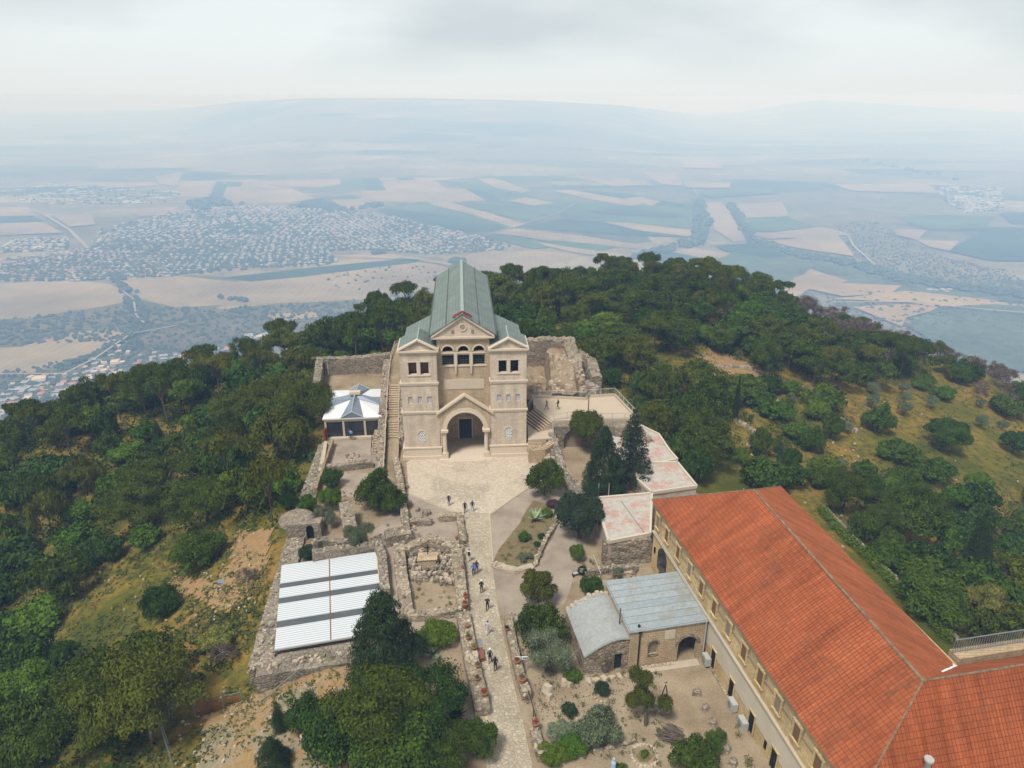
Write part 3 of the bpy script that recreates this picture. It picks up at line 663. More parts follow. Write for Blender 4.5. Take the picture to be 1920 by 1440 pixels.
for ti, (poly, cnt, wt, sz, nm) in enumerate(TOWNS):
    wp = [G(px, py, ZV) for px, py in poly]; xs = [p[0] for p in wp]; ys = [p[1] for p in wp]; k = 0
    area = abs(sum(wp[i][0] * wp[(i + 1) % len(wp)][1] - wp[(i + 1) % len(wp)][0] * wp[i][1] for i in range(len(wp)))) / 2
    s0 = sum(sz) / 2; u0 = s0 * 1.55; v0 = s0 * 1.5; ang = (.35, -.2, .1, 0, .25, -.15, .5, .05, -.1, 0, .3, 0, .1)[ti]
    mult = 1.7 if cnt > 200 else 1.0; prob = min(.95, cnt * mult * u0 * v0 * 1.35 / area); cx_, cy_ = sum(xs) / len(xs), sum(ys) / len(ys); rad = max(max(xs) - min(xs), max(ys) - min(ys)) * .75
    nu, nv = int(rad / u0), int(rad / v0); nv = min(nv, 400); nu = min(nu, 400)
    for j in range(-nv, nv + 1):
        off = j * v0 + (j // 2) * v0 * .55
        for i in range(-nu, nu + 1):
            bend = 40 * math.sin(i * u0 * .006 + ti) ; uu = i * u0 + rnd.uniform(-.2, .2) * u0; vv = off + bend + rnd.uniform(-.12, .12) * v0
            x = cx_ + uu * math.cos(ang) - vv * math.sin(ang); y = cy_ + uu * math.sin(ang) + vv * math.cos(ang)
            if rnd.random() > prob * (1.25 if math.sin(x * .012 + ti) * math.sin(y * .009) > -.2 else .55) or not inpoly((x, y), wp): continue
            allh.append((x, y, rnd.choices((0, 1, 2), wt)[0], rnd.uniform(*sz) * (.82 if cnt > 200 else 1) * (1 if rnd.random() > .04 else 2), nm)); k += 1
allh.sort(key=lambda q: math.hypot(q[0], q[1]) / q[3])
rest = MB(); used = [0, 0, 0]
for i, (x, y, kd, s, nm) in enumerate(allh):
    rz = rnd.choice((0, math.pi / 2)) + rnd.gauss(.3, .25); hgt = rnd.uniform(4.5, 8) * (1 if s < 20 else .8)
    if i < 285:
        o = hp[kd] if not used[kd] else copy_tree(hp[kd]); used[kd] = 1
        o.location = (x, y, ZV + .3); o.rotation_euler = (0, 0, rz); o.scale = (s, s, hgt)
        tag(o, LAB[nm], 'house', 'houses of the ' + nm if not nm.startswith(('sheds', 'farm', 'houses')) else nm)
    else:
        hw, hd = s / 2, s * .4
        rest.box(x - hw, x + hw, y - hd, y + hd, ZV, ZV + 5, 0 if kd < 2 else 2, rz=rz).box(x - hw * .98, x + hw * .98, y - hd * .98, y + hd * .98, ZV + 5, ZV + 6.4, {0: 1, 1: 3, 2: 1}[kd], rz=rz, top=.9 if kd != 1 else .35)
tag(rest.build('distant_houses', ['house_wall', 'house_roof_white', 'house_wall_tan', 'house_roof_red']), 'hazy mass of smaller houses farther back in the valley towns', 'houses', kind='stuff')
# bushes and tree rows of the valley: one mass
def clump(mb, x, y, z, r, h):
    n = 6; b = len(mb.v)
    for k, (rr, zz) in enumerate(((.75, 0), (1, .45), (.62, .85))):
        for i in range(n):
            t = 2 * math.pi * (i + k * .5) / n; q = r * rr * rnd.uniform(.75, 1.2); mb.v.append((x + q * math.cos(t), y + q * math.sin(t), z + h * zz * rnd.uniform(.9, 1.1)))
    mb.v.append((x, y, z + h))
    for k in range(2):
        for i in range(n):
            j = (i + 1) % n; mb.f.append((b + k * n + i, b + k * n + j, b + (k + 1) * n + j, b + (k + 1) * n + i)); mb.m.append(0)
    for i in range(n): mb.f.append((b + 2 * n + i, b + 2 * n + (i + 1) % n, b + 3 * n)); mb.m.append(0)
vt = MB()
def vscatter(poly, cnt, r0, r1):
    xs = [p[0] for p in poly]; ys = [p[1] for p in poly]; k = 0
    for _ in range(cnt * 30):
        if k >= cnt: break
        px, py = rnd.uniform(min(xs), max(xs)), rnd.uniform(min(ys), max(ys))
        if inpoly((px, py), poly):
            x, y = G(px, py, ZV); r = rnd.uniform(r0, r1) * .72; clump(vt, x, y, ZV, r, r * rnd.uniform(1, 1.6)); k += 1
def vrow(pl, n, r0, r1, wd=8):
    for a, b_ in zip(pl, pl[1:]):
        for i in range(n):
            f = rnd.random(); x, y = G(a[0] + (b_[0] - a[0]) * f, a[1] + (b_[1] - a[1]) * f, ZV); r = rnd.uniform(r0, r1)
            clump(vt, x + rnd.gauss(0, wd), y + rnd.gauss(0, wd), ZV, r, r * 1.5)
for poly, cnt, wt, sz, nm in TOWNS[:11]: vscatter(poly, int(cnt * (4.2 if len(nm) < 34 else 1.6)), 4, 9)
vscatter([(160,470),(240,430),(330,395),(440,400),(640,410),(600,460),(640,490),(300,520),(150,525)], 1400, 5, 11)
vscatter([(0,600),(240,575),(420,580),(640,565),(800,545),(760,590),(600,600),(400,600),(200,640),(0,650)], 840, 3, 8)
vscatter([(0,700),(160,670),(250,620),(420,600),(600,600),(560,620),(360,680),(250,700),(0,740)], 660, 3, 6)
vscatter([(1560,420),(1640,415),(1760,480),(1900,510),(1960,560),(1800,560),(1700,530),(1610,490)], 1300, 2.5, 5.5)
vscatter([(1740,585),(1860,575),(1960,590),(1960,700),(1820,700),(1720,640)], 1000, 3, 6)
vscatter([(1480,560),(1600,545),(1760,555),(1960,575),(1960,600),(1700,620),(1560,600)], 260, 4, 9)
vscatter([(600,515),(800,495),(860,500),(780,545),(640,555)], 52, 3, 7)
vrow([(1420,455),(1470,475),(1530,490)], 26, 8, 13); vrow([(1500,480),(1600,500),(1700,530),(1800,545),(1940,560)], 55, 9, 15, 12)
vrow([(1310,375),(1325,420),(1305,455)], 30, 9, 16, 14); vrow([(1368,385),(1385,415),(1410,450)], 26, 9, 15, 10); vrow([(1180,488),(1250,472),(1310,455)], 26, 9, 15, 14)
vrow([(380,395),(370,385),(400,378),(430,388)], 22, 12, 20, 20); vrow([(560,388),(640,398),(720,385)], 14, 10, 16, 10)
vrow([(205,515),(245,550),(262,600),(240,660)], 26, 6, 10, 10); vrow([(120,690),(190,665),(245,625)], 26, 5, 8, 6); vrow([(410,560),(460,566)], 8, 6, 9, 4); vrow([(1600,300),(1800,340)], 20, 12, 20, 20)
vrow([(850,500),(900,520),(930,540)], 14, 7, 11, 10); vrow([(700,478),(720,475)], 6, 10, 14, 4); vrow([(840,492),(875,494)], 8, 9, 13, 4)
m, t, b = mat('valley_bush', 1, 0); b.inputs[0].default_value = (.07, .095, .055, 1)
tag(vt.build('distant_bushes', 'valley_bush'), 'dark bushes and tree rows scattered over the valley', 'bushes', kind='stuff')

# ------------------------------------------------------------ trees
def leaves(mb_lobes, n, size, seed, shell=.35, up=.25, thin=1.0, floor=None):
    """small leaf faces spread through a set of ellipsoid lobes (cx, cy, cz, rx, ry, rz)"""
    g = np.random.default_rng(seed); lb = np.array(mb_lobes, 'd'); vol = (lb[:, 3] * lb[:, 4] + lb[:, 4] * lb[:, 5] + lb[:, 3] * lb[:, 5]); p = vol / vol.sum()
    k = g.choice(len(lb), n, p=p); d = g.normal(size=(n, 3)); d /= np.linalg.norm(d, axis=1)[:, None]
    flip = (d[:, 2] < -.35) & (g.random(n) < .6); d[flip, 2] *= -1
    rr = 1 - shell * g.random(n) ** 1.6 + .10 * g.normal(size=n).clip(-1.2, 1.6)
    c = lb[k, :3] + d * lb[k, 3:] * rr[:, None]
    if floor is not None: c[:, 2] = np.maximum(c[:, 2], floor)
    nn = d + g.normal(size=(n, 3)) * .55; nn[:, 2] += up; nn /= np.linalg.norm(nn, axis=1)[:, None]
    a = np.cross(nn, g.normal(size=(n, 3))); a /= np.linalg.norm(a, axis=1)[:, None]; b = np.cross(nn, a)
    s = size * g.uniform(.55, 1.35, n)[:, None]
    q = np.stack([c - a * s * .5, c - b * s * .36 * thin + a * s * .1, c + a * s * .5, c + b * s * .36 * thin], 1)
    return q.reshape(-1, 3)
def leafmesh(name, V):
    n = len(V) // 4; me = bpy.data.meshes.new(name); me.vertices.add(len(V)); me.loops.add(len(V)); me.polygons.add(n)
    me.vertices.foreach_set('co', V.astype('f').ravel()); me.loops.foreach_set('vertex_index', np.arange(len(V), dtype='i'))
    me.polygons.foreach_set('loop_start', np.arange(0, len(V), 4, dtype='i')); me.update(); me.validate(); return me
def trunkmesh(pts_list):
    mb = MB()
    for pts in pts_list:
        for (p, r0), (q, r1) in zip(pts, pts[1:]): mb.tube(p, q, r0, r1, 6, caps=False)
    return mb
def limbs(g, n, z0, z1, reach, r0, lean=.1):
    top = (g.uniform(-lean, lean), g.uniform(-lean, lean), z1)
    mid = (top[0] * .4 + g.uniform(-.04, .04), top[1] * .4, (z0 + z1) * .45)
    out_ = [[((0, 0, -.12), r0 * 1.25), (mid, r0 * .8), (top, r0 * .35)]]
    for i in range(n):
        a = 2 * math.pi * i / n + g.uniform(-.4, .4); f = g.uniform(.35, .9)
        s = (mid[0] + (top[0] - mid[0]) * f * .6, mid[1] + (top[1] - mid[1]) * f * .6, mid[2] + (top[2] - mid[2]) * f * .6)
        e = (s[0] + math.cos(a) * reach * g.uniform(.6, 1), s[1] + math.sin(a) * reach * g.uniform(.6, 1), min(z1 + .1, s[2] + g.uniform(.12, .35)))
        out_.append([(s, r0 * .45), (((s[0] + e[0]) / 2, (s[1] + e[1]) / 2, (s[2] + e[2]) / 2 + .04), r0 * .3), (e, r0 * .12)])
    return out_
PROTO = {}
def proto(kind, var, n, size):
    """unit tree: radius 1, height 1"""
    g = random.Random(hash((kind, var)) % 99991 if False else sum(map(ord, kind)) * 31 + var * 977 + 5)
    lob = []; tr = []; leafm = 'leaf_oak'; bark = 'bark'; kw = {}
    if kind == 'oak':
        for i in range(30):
            a = g.uniform(0, 6.28); r = math.sqrt(g.random()) * .78; zc = .20 + (1 - r * r) * g.uniform(.30, .58)
            q = g.uniform(.17, .31); lob.append((r * math.cos(a), r * math.sin(a), zc, q, q, q * .66))
        lob.append((0, 0, .38, .62, .62, .33)); tr = limbs(g, 4, 0, .6, .5, .05); kw = dict(floor=.04)
    elif kind == 'bright':
        leafm = 'leaf_bright'
        for i in range(22):
            a = g.uniform(0, 6.28); r = math.sqrt(g.random()) * .72; zc = .28 + (1 - r * r) * g.uniform(.22, .50); q = g.uniform(.18, .32); lob.append((r * math.cos(a), r * math.sin(a), zc, q, q, q * .6))
        lob.append((0, 0, .42, .55, .55, .36)); tr = limbs(g, 4, 0, .6, .4, .05)
    elif kind == 'pine':                        # broad Aleppo pine, layered plates of needles
        leafm = 'leaf_pine'
        for i in range(30):
            a = g.uniform(0, 6.28); r = math.sqrt(g.random()) * .76; zc = .44 + (1 - r) * .38 + g.uniform(-.20, .12)
            q = g.uniform(.17, .34); lob.append((r * math.cos(a), r * math.sin(a), zc, q, q, q * .36))
        tr = limbs(g, 6, 0, .60, .5, .040, .12); kw = dict(thin=.55, up=.45, shell=.6)
    elif kind == 'umbrella':
        leafm = 'leaf_pine'
        for i in range(16):
            a = g.uniform(0, 6.28); r = math.sqrt(g.random()) * .74; zc = .80 + (1 - r) * .10 + g.uniform(-.04, .03); q = g.uniform(.2, .34); lob.append((r * math.cos(a), r * math.sin(a), zc, q, q, q * .28))
        tr = limbs(g, 7, 0, .72, .5, .035, .20); kw = dict(thin=.6, up=.5, shell=.6)
    elif kind == 'olive':
        leafm = 'leaf_olive'
        for i in range(12):
            a = g.uniform(0, 6.28); r = math.sqrt(g.random()) * .6; zc = .55 + g.uniform(-.18, .22) * (1 - r * .5); q = g.uniform(.3, .42); lob.append((r * math.cos(a), r * math.sin(a), zc, q, q, q * .55))
        tr = limbs(g, 4, 0, .6, .4, .07); kw = dict(thin=.6)
    elif kind == 'cypress':
        leafm = 'leaf_cypress'
        for i in range(15):
            f = i / 14; r = .80 * (1 - f) ** .7 * (min(1, f * 5 + .55)); lob.append((g.uniform(-.12, .12), g.uniform(-.12, .12), .07 + f * .86, r * .95 + .07, r * .95 + .07, .085))
        tr = [[((0, 0, -.1), .1), ((0, 0, .7), .04)]]; kw = dict(thin=.6, up=.8)
    elif kind == 'conifer':                     # dense dark cypress with ragged upright sprays
        leafm = 'leaf_cypress'
        for i in range(90):
            f = g.random(); a = g.uniform(0, 6.28); rm = (1 - f) ** .75 * .84 * min(1, .7 + f * 2); r = rm * math.sqrt(g.uniform(.3, 1)); q = .10 + .13 * (1 - f)
            lob.append((r * math.cos(a), r * math.sin(a), .06 + f * .84, q, q, .075))
        lob.append((0, 0, .34, .55, .55, .32)); lob.append((0, 0, .70, .24, .24, .26)); tr = [[((0, 0, -.1), .09), ((0, 0, .8), .03)]]; kw = dict(thin=.6, up=.5)
    elif kind == 'norfolk':
        leafm = 'leaf_dark'
        for k in range(13):
            f = k / 12; z = .14 + f * .82; ro = .96 * (1 - f) ** .8 + .08
            for i in range(7):
                a = 6.28 * i / 7 + k * .7 + g.uniform(-.2, .2)
                for s in (.28, .55, .82): lob.append((math.cos(a) * ro * s, math.sin(a) * ro * s, z + s * .02 + g.uniform(-.008, .008), .15 * ro + .05, .15 * ro + .05, .017))
        tr = [[((0, 0, -.1), .07), ((0, 0, .97), .015)]]; kw = dict(thin=.6, up=.6)
    elif kind == 'dark':
        leafm = 'leaf_dark'
        for i in range(24):
            a = g.uniform(0, 6.28); e = g.uniform(-.1, 1); r = .66; lob.append((math.cos(a) * r * math.cos(e), math.sin(a) * r * math.cos(e), .48 + r * .55 * math.sin(e), g.uniform(.15, .30), g.uniform(.15, .30), g.uniform(.12, .2)))
        lob.append((0, 0, .5, .6, .6, .34)); tr = limbs(g, 5, 0, .6, .4, .06)
    elif kind in ('dead', 'loose', 'bonsai'):
        tr = limbs(g, 9, 0, .9, .8, .035, .15); bark = 'bark_pale' if kind == 'dead' else 'bark'
        if kind == 'dead':
            leafm = 'twig_brown'
            for i in range(14):
                a = g.uniform(0, 6.28); r = math.sqrt(g.random()) * .7; lob.append((r * math.cos(a), r * math.sin(a), g.uniform(.45, .85), .3, .3, .14))
            kw = dict(thin=.16, shell=.95)
        elif kind == 'loose':
            leafm = 'leaf_olive'
            for i in range(20):
                a = g.uniform(0, 6.28); r = math.sqrt(g.random()) * .78; q = g.uniform(.22, .36); lob.append((r * math.cos(a), r * math.sin(a), .60 + g.uniform(-.25, .26) * (1 - r * .4), q, q, q * .5))
            kw = dict(thin=.7, shell=.9)
        else:
            leafm = 'leaf_pine'; tr = []
            base = [((0, 0, -.1), .07), ((-.05, .05, .3), .06), ((.02, .12, .5), .05)]
            tr.append(base)
            for (ex, ey, ez) in ((-.62, .05, .5), (.55, -.05, .5), (-.2, .3, .62), (-.35, .55, .86), (-.1, .2, .95), (.05, .0, .55)):
                tr.append([((.02, .12, .45), .045), ((ex * .6, ey * .6, ez * .9), .03), ((ex, ey, ez), .015)])
                for _ in range(2): lob.append((ex + g.uniform(-.1, .1), ey + g.uniform(-.1, .1), ez + .02, .27, .27, .13))
            kw = dict(thin=.6)
    me = leafmesh('crown', leaves(lob, n, size, 17 + var * 13 + len(kind), **kw)); me.materials.append(M[leafm])
    tm = trunkmesh(tr); tme = bpy.data.meshes.new('trunk'); tme.from_pydata(tm.v, [], tm.f); tme.polygons.foreach_set('use_smooth', [True] * len(tm.f)); tme.materials.append(M[bark])
    return me, tme
DENS = {'oak': (4600, .100), 'bright': (4000, .100), 'pine': (5400, .085), 'umbrella': (3600, .085), 'olive': (2600, .10), 'cypress': (3200, .10), 'conifer': (10000, .07),
        'norfolk': (6000, .075), 'dark': (6500, .085), 'dead': (1500, .17), 'loose': (7500, .075), 'bonsai': (5200, .075)}
def get_proto(kind, var, near=False):
    k = (kind, var, near)
    if k not in PROTO:
        n, s = DENS[kind]
        if near: n, s = int(n * 3.2), s * .58
        PROTO[k] = proto(kind, var, n, s)
    return PROTO[k]
KIND = {'oak': ('oak_tree', 'tree'), 'bright': ('broadleaf_tree', 'tree'), 'pine': ('pine_tree', 'pine tree'), 'umbrella': ('umbrella_pine', 'pine tree'), 'olive': ('olive_tree', 'olive tree'),
        'cypress': ('cypress_tree', 'cypress'), 'conifer': ('conifer_tree', 'conifer'), 'norfolk': ('norfolk_pine', 'conifer'), 'dark': ('fig_tree', 'tree'), 'dead': ('bare_tree', 'bare tree'), 'loose': ('olive_tree', 'tree'), 'bonsai': ('garden_pine', 'pine tree')}
NT = 0; USED = [(-28, 49.3, 3.4), (-28, 43, 3.0), (-28.5, 46, 3.0), (-26, 40, 3.0), (-29.5, 51.5, 2.5)]
def tree(kind, x, y, r, h, label, group=None, near=False, leaf=None, name=None, cat=None, rz=None, z=None, trunk=True, var=None):
    global NT; NT += 1
    cm, tm = get_proto(kind, (NT if var is None else var) % (5 if not near else 3), near)
    nm, ct = KIND[kind]; o = thing(name or nm, label, cat or ct, (x, y, gz(x, y) if z is None else z), rnd.uniform(0, 6.28) if rz is None else rz, group)
    o.scale = (r, r * rnd.uniform(.92, 1.08), h)
    if leaf: cm = cm.copy(); cm.materials[0] = M[leaf]
    c = bpy.data.objects.new('crown', cm); COL.objects.link(c); c.parent = o
    if trunk: tk = bpy.data.objects.new('trunk', tm); COL.objects.link(tk); tk.parent = o
    USED.append((x, y, r)); return o
def ptree(kind, px, py, r, h, label, **k):
    """(px, py): where the middle of the crown shows"""
    r *= 1.18 if k.get('near') else 1.0; h *= 1.1 if k.get('near') else 1.0
    p = hit(px, py, h * (.5 if kind not in ('umbrella',) else .8)); return tree(kind, p[0], p[1], r, h, label, **k)
# --- single trees one can point to
A = ptree
A('conifer', 718, 1200, 4.0, 10.0, 'dark ragged conifer covering the lower right corner of the white corrugated roof', near=True)
A('pine', 790, 1325, 3.6, 6.0, 'dark green pine beside the dirt strip below the bright round bush', near=True, leaf='leaf_oak')
A('pine', 700, 1330, 4.2, 6.5, 'wide dusky pine below the ragged conifer', near=True)
A('oak', 620, 1375, 3.2, 5.0, 'green shrubby tree at the bottom edge left of the wide dusky pine', near=True)
A('oak', 745, 1415, 3.6, 5.5, 'dense green tree at the bottom edge below the wide dusky pine', near=True)
A('pine', 840, 1410, 2.6, 4.2, 'low dark pine at the bottom edge between dirt strip and paved path', near=True)
A('bright', 897, 1388, 1.6, 3.6, 'small leafy tree on the left edge of the paved path at the bottom', near=True, leaf='leaf_oak')
A('cypress', 522, 1345, .75, 3.4, 'narrow dark cypress standing on the dry yellow grass', near=True)
A('conifer', 510, 1418, 1.7, 3.4, 'short dark conifer below the narrow cypress on the dry grass', near=True)
A('oak', 575, 1330, 1.9, 2.6, 'low bush right of the narrow cypress on the dry grass', near=True)
A('oak', 1015, 1172, 2.4, 4.4, 'rounded green tree beside the path left of the vaulted outbuilding', near=True, leaf='leaf_pine')
A('bright', 1010, 1098, 1.9, 4.2, 'airy olive tree on the gravel between flower bed and rounded green tree', near=True, leaf='leaf_pine')
A('loose', 1025, 1228, 2.1, 4.0, 'greyish olive tree between the sign and the vaulted outbuilding', near=True)
A('dark', 1088, 970, 3.1, 5.6, 'very dark dense fig tree in front of the peeling white terrace roof', near=True)
A('bright', 1022, 893, 2.6, 5.4, 'olive tree with a bushy crown at the right edge of the paved square', near=True, leaf='leaf_pine')
A('norfolk', 1186, 846, 2.7, 11.0, 'tall tiered conifer in front of the peeling red and white roof', near=True)
A('conifer', 1133, 862, 3.2, 9.5, 'broad dark conifer left of the tall tiered conifer', near=True)
A('oak', 1100, 815, 2.6, 5.5, 'green tree rising behind the broad dark conifer below the terrace', near=True, leaf='leaf_pine', z=2)
A('oak', 708, 915, 2.7, 5.8, 'large bushy green tree between the patio and the paved square', near=True, leaf='leaf_pine')
A('oak', 735, 935, 1.7, 3.6, 'lower bush leaning on the right of the large bushy tree beside the square', near=True)
A('oak', 622, 897, 1.6, 2.8, 'small dark tree below the patio of the white roofed pavilion', near=True)
A('bright', 618, 935, 1.6, 3.4, 'yellow green tree above the ruined stone hut', near=True)
A('bright', 575, 945, 1.4, 2.6, 'bright bush overhanging the outer wall above the domed rock', near=True)
A('loose', 608, 970, 1.4, 2.6, 'greyish drooping tree beside the dark doorway of the stone hut', near=True)
A('loose', 676, 1008, 1.7, 3.4, 'flowering grey green shrub just above the white corrugated roof', near=True)
A('bright', 543, 940, 1.3, 2.6, 'bright green bush outside the wall left of the overhanging bush', near=True)
A('dark', 578, 1040, 1.1, 1.6, 'dark bush squeezed between the outer wall and the white corrugated roof', near=True, name='shrub', cat='bush')
A('bright', 1083, 1035, .95, 2.4, 'small round green tree on the gravel below the dark fig tree', near=True)
A('oak', 1108, 1095, 1.2, 1.9, 'grey green bush above the vaulted outbuilding', near=True, name='shrub', cat='bush')
A('dark', 1093, 1072, .7, .9, 'small dark bush beside the white bench', near=True, name='shrub', cat='bush')
A('dark', 1129, 1296, .72, 1.1, 'dark spiky round plant in the sandy yard below the stone hut with the arch', near=True, name='shrub', cat='bush')
A('dark', 1067, 1333, .72, 1.3, 'dark oval bush near the path edge in the sandy yard', near=True, name='shrub', cat='bush', leaf='leaf_cypress')
A('bright', 1123, 1362, 1.95, 2.9, 'big grey green shrub in the middle of the sandy yard', near=True, name='shrub', cat='bush', leaf='leaf_olive')
A('bonsai', 1215, 1322, 2.0, 4.6, 'crooked small pine with separate leaf clumps in the sandy yard', near=True, rz=0)
A('bright', 1300, 1428, 1.9, 3.2, 'leafy green shrub at the bottom edge below the woodpile', near=True, name='shrub', cat='bush', leaf='leaf_pine')
A('loose', 1345, 1392, .95, 2.2, 'thin sapling on the sand above the leafy shrub at the bottom', near=True, leaf='leaf_bright')
A('bright', 1073, 1271, .8, 1.2, 'small bright bush at the lower right of the greyish olive tree', near=True, name='shrub', cat='bush')
A('bright', 818, 1195, 2.1, 2.0, 'bright green round bush beside the large clay urn', near=True, name='shrub', cat='bush')
A('oak', 983, 1006, .85, 1.1, 'round green bush in the middle of the triangular flower bed', near=True, name='shrub', cat='bush', leaf='leaf_bright')
A('oak', 1016, 1006, .5, .8, 'small dark bush at the right edge of the triangular flower bed', near=True, name='shrub', cat='bush')
A('oak', 1007, 1022, .45, .7, 'smallest dark bush low on the right edge of the triangular flower bed', near=True, name='shrub', cat='bush')
A('loose', 986, 1048, .9, .8, 'low grey green shrub at the lower end of the triangular flower bed', near=True, name='shrub', cat='bush')
A('bright', 1025, 962, .8, 1.1, 'green bush at the upper right of the triangular flower bed', near=True, name='shrub', cat='bush')
A('dark', 1036, 946, .9, 1.0, 'purple leaved shrub along the upper right edge of the flower bed', near=True, name='shrub', cat='bush', leaf='purple_leaf')
A('loose', 1160, 1075, .7, 1.1, 'small grey shrub in the raised bed above the metal roofed annex', near=True, name='shrub', cat='bush')
# hedges by the path, bottom right
A('bright', 1035, 1415, 1.2, 1.5, 'rounded green bush with white flowers by the path at the bottom', near=True, name='shrub', cat='bush')
for px, py, lb in ((1058, 1372, 'grey leaved half of the low hedge between path and big grey shrub'), (1072, 1398, 'bright green half of the low hedge in front of the big grey shrub')):
    A('oak', px, py, 1.3, 1.2, lb, near=True, name='hedge', cat='hedge', leaf='leaf_olive' if py < 1380 else 'leaf_bright')
# hillside, left
A('umbrella', 300, 705, 5.2, 12.0, 'tall umbrella pine standing highest on the left skyline', near=True, leaf='leaf_pine')
A('umbrella', 262, 728, 4.0, 9.0, 'lower umbrella pine just left of the tallest one on the skyline')
A('umbrella', 398, 682, 4.6, 10, 'dark umbrella pine on the skyline right of the tallest one')
A('pine', 455, 655, 4.2, 10, 'thin topped pine on the skyline above the left woods')
A('umbrella', 655, 600, 4.5, 9, 'pine on the skyline above the white roofed pavilion')
A('umbrella', 722, 573, 4.6, 10, 'pine with pale gaps on the skyline left of the church roof')
A('umbrella', 760, 580, 4.2, 8, 'rounded pine on the skyline just left of the church roof')
A('pine', 520, 745, 6.0, 9.5, 'large brownish pine left of the white roofed pavilion', near=True, leaf='leaf_pine')
A('pine', 575, 760, 5.0, 9.0, 'big dark pine overhanging the corner of the white roofed pavilion', near=True)
A('pine', 455, 770, 5.5, 8, 'brownish pine left of the large pine beside the pavilion', near=True)
A('pine', 320, 900, 6.5, 8.5, 'wide olive brown pine in the middle of the left woods', near=True)
A('pine', 250, 950, 5.0, 7.5, 'olive brown pine left of the wide one in the left woods', near=True)
A('pine', 380, 940, 5.0, 7, 'brownish pine right of the wide one in the left woods', near=True, leaf='leaf_pine')
A('pine', 232, 1262, 5.4, 8, 'huge olive green pine at the lower left above the fence', near=True)
A('pine', 175, 1345, 4.8, 7, 'olive green pine below the huge one at the lower left', near=True)
A('bright', 45, 1290, 3.6, 5.0, 'bright green tree at the lower left edge of the photo', near=True)
A('oak', 300, 1125, 2.2, 3.8, 'dark round tree alone in the grassy clearing', near=True)
A('oak', 370, 1030, 3.2, 5.0, 'dark green tree at the right of the grassy clearing beside the dirt slope', near=True)
A('oak', 120, 1220, 1.6, 2.6, 'small dark bush beside the bare orange soil at the left', near=True)
A('bright', 405, 1195, 1.9, 2.4, 'yellow green bush above the rusty gate', near=True, leaf='leaf_yellow')
A('dead', 420, 1232, 1.6, 1.8, 'leafless grey bush right above the rusty gate', near=True)
A('dead', 465, 1080, 1.4, 1.5, 'round grey dry bush on the dirt slope left of the white corrugated roof', near=True)
# hillside, right
A('umbrella', 1665, 640, 5.5, 10, 'flat topped umbrella pine with bare leaning trunks on the right slope', near=True, leaf='leaf_pine')
A('umbrella', 1700, 648, 4.5, 9.5, 'umbrella pine with a leaning pale trunk at the end of the right woods', near=True)
for px, py, rr, lb in ((1640, 707, 1.7, 'grey olive tree at the top of the left column of olives'), (1638, 728, 2.0, 'grey olive tree in the middle of the left column of olives'), (1636, 750, 1.9, 'grey olive tree at the bottom of the left column of olives'),
    (1694, 727, 1.8, 'grey olive tree at the top of the second column of olives'), (1697, 746, 1.9, 'grey olive tree in the middle of the second column of olives'), (1697, 766, 2.0, 'grey olive tree at the bottom of the second column of olives'),
    (1749, 753, 2.1, 'lone olive tree with a forked trunk right of the two columns'), (1842, 790, 1.9, 'lone round olive with a visible trunk near the right edge'), (1880, 797, 1.6, 'low grey olive right of the lone round olive'), (1837, 755, 1.4, 'small grey olive above the lone round olive')):
    A('olive', px, py, rr, rr * 1.75, lb)
A('oak', 1738, 711, 2.2, 3.6, 'round dark green tree on the grass right of the olive columns')
A('dark', 1778, 815, 4.2, 5.8, 'broad dark carob tree on the open right slope', near=True, name='carob_tree', cat='tree', leaf='leaf_oak')
A('dark', 1905, 830, 3.4, 5, 'dark round tree cut by the right edge of the photo', name='carob_tree', cat='tree', leaf='leaf_oak')
A('oak', 1690, 845, 4.6, 4.6, 'spreading green tree left of the broad dark carob')
A('oak', 1755, 880, 4.0, 4.2, 'green tree below the broad dark carob')
A('cypress', 1383, 745, .8, 8.5, 'single slim cypress standing on the terraced slope', near=True)
A('cypress', 1838, 1015, 1.9, 10.5, 'tall dark cypress on the right slope beyond the red roof', near=True)
A('bright', 1385, 853, 1.5, 3.0, 'small bright green tree on the terraced grass above the red roof', near=True)
A('cypress', 1461, 832, 1.3, 3.6, 'small young conifer on the terraced grass')
A('pine', 1590, 915, 3.6, 7.5, 'rounded pine with a dark trunk just beyond the red roof', near=True, leaf='leaf_pine')
A('pine', 1720, 950, 4.6, 7.5, 'broad pine with a curved pale trunk beyond the red roof', near=True, leaf='leaf_pine')
A('pine', 1660, 975, 2.6, 5.5, 'dark pine crown between the rounded and the broad pine', near=True)
A('oak', 1700, 895, 3.2, 4.2, 'smooth topped green tree above the broad pine')
A('pine', 1855, 1135, 3.4, 5.5, 'rounded olive green pine near the right edge above the wing roof', near=True, leaf='leaf_yellow')
A('oak', 1740, 1110, 4.0, 5.0, 'dark shrubby tree below the curved trunk', near=True)
A('oak', 1480, 885, 3.2, 4.0, 'dense green tree rising behind the ridge end of the red roof')
A('oak', 1540, 890, 2.6, 4.4, 'dark green tree left of the rounded pine beyond the red roof')
A('oak', 1280, 835, 3.4, 5.5, 'dark round tree against the edge of the peeling roof terrace')
A('oak', 930, 583, 2.0, 3.0, 'round grey green tree left of the pair behind the church'); A('oak', 962, 587, 1.8, 2.8, 'round grey green tree right of the pair behind the church')
A('bright', 982, 607, 3.4, 3.2, 'wide bright green bush behind the ruined wall')
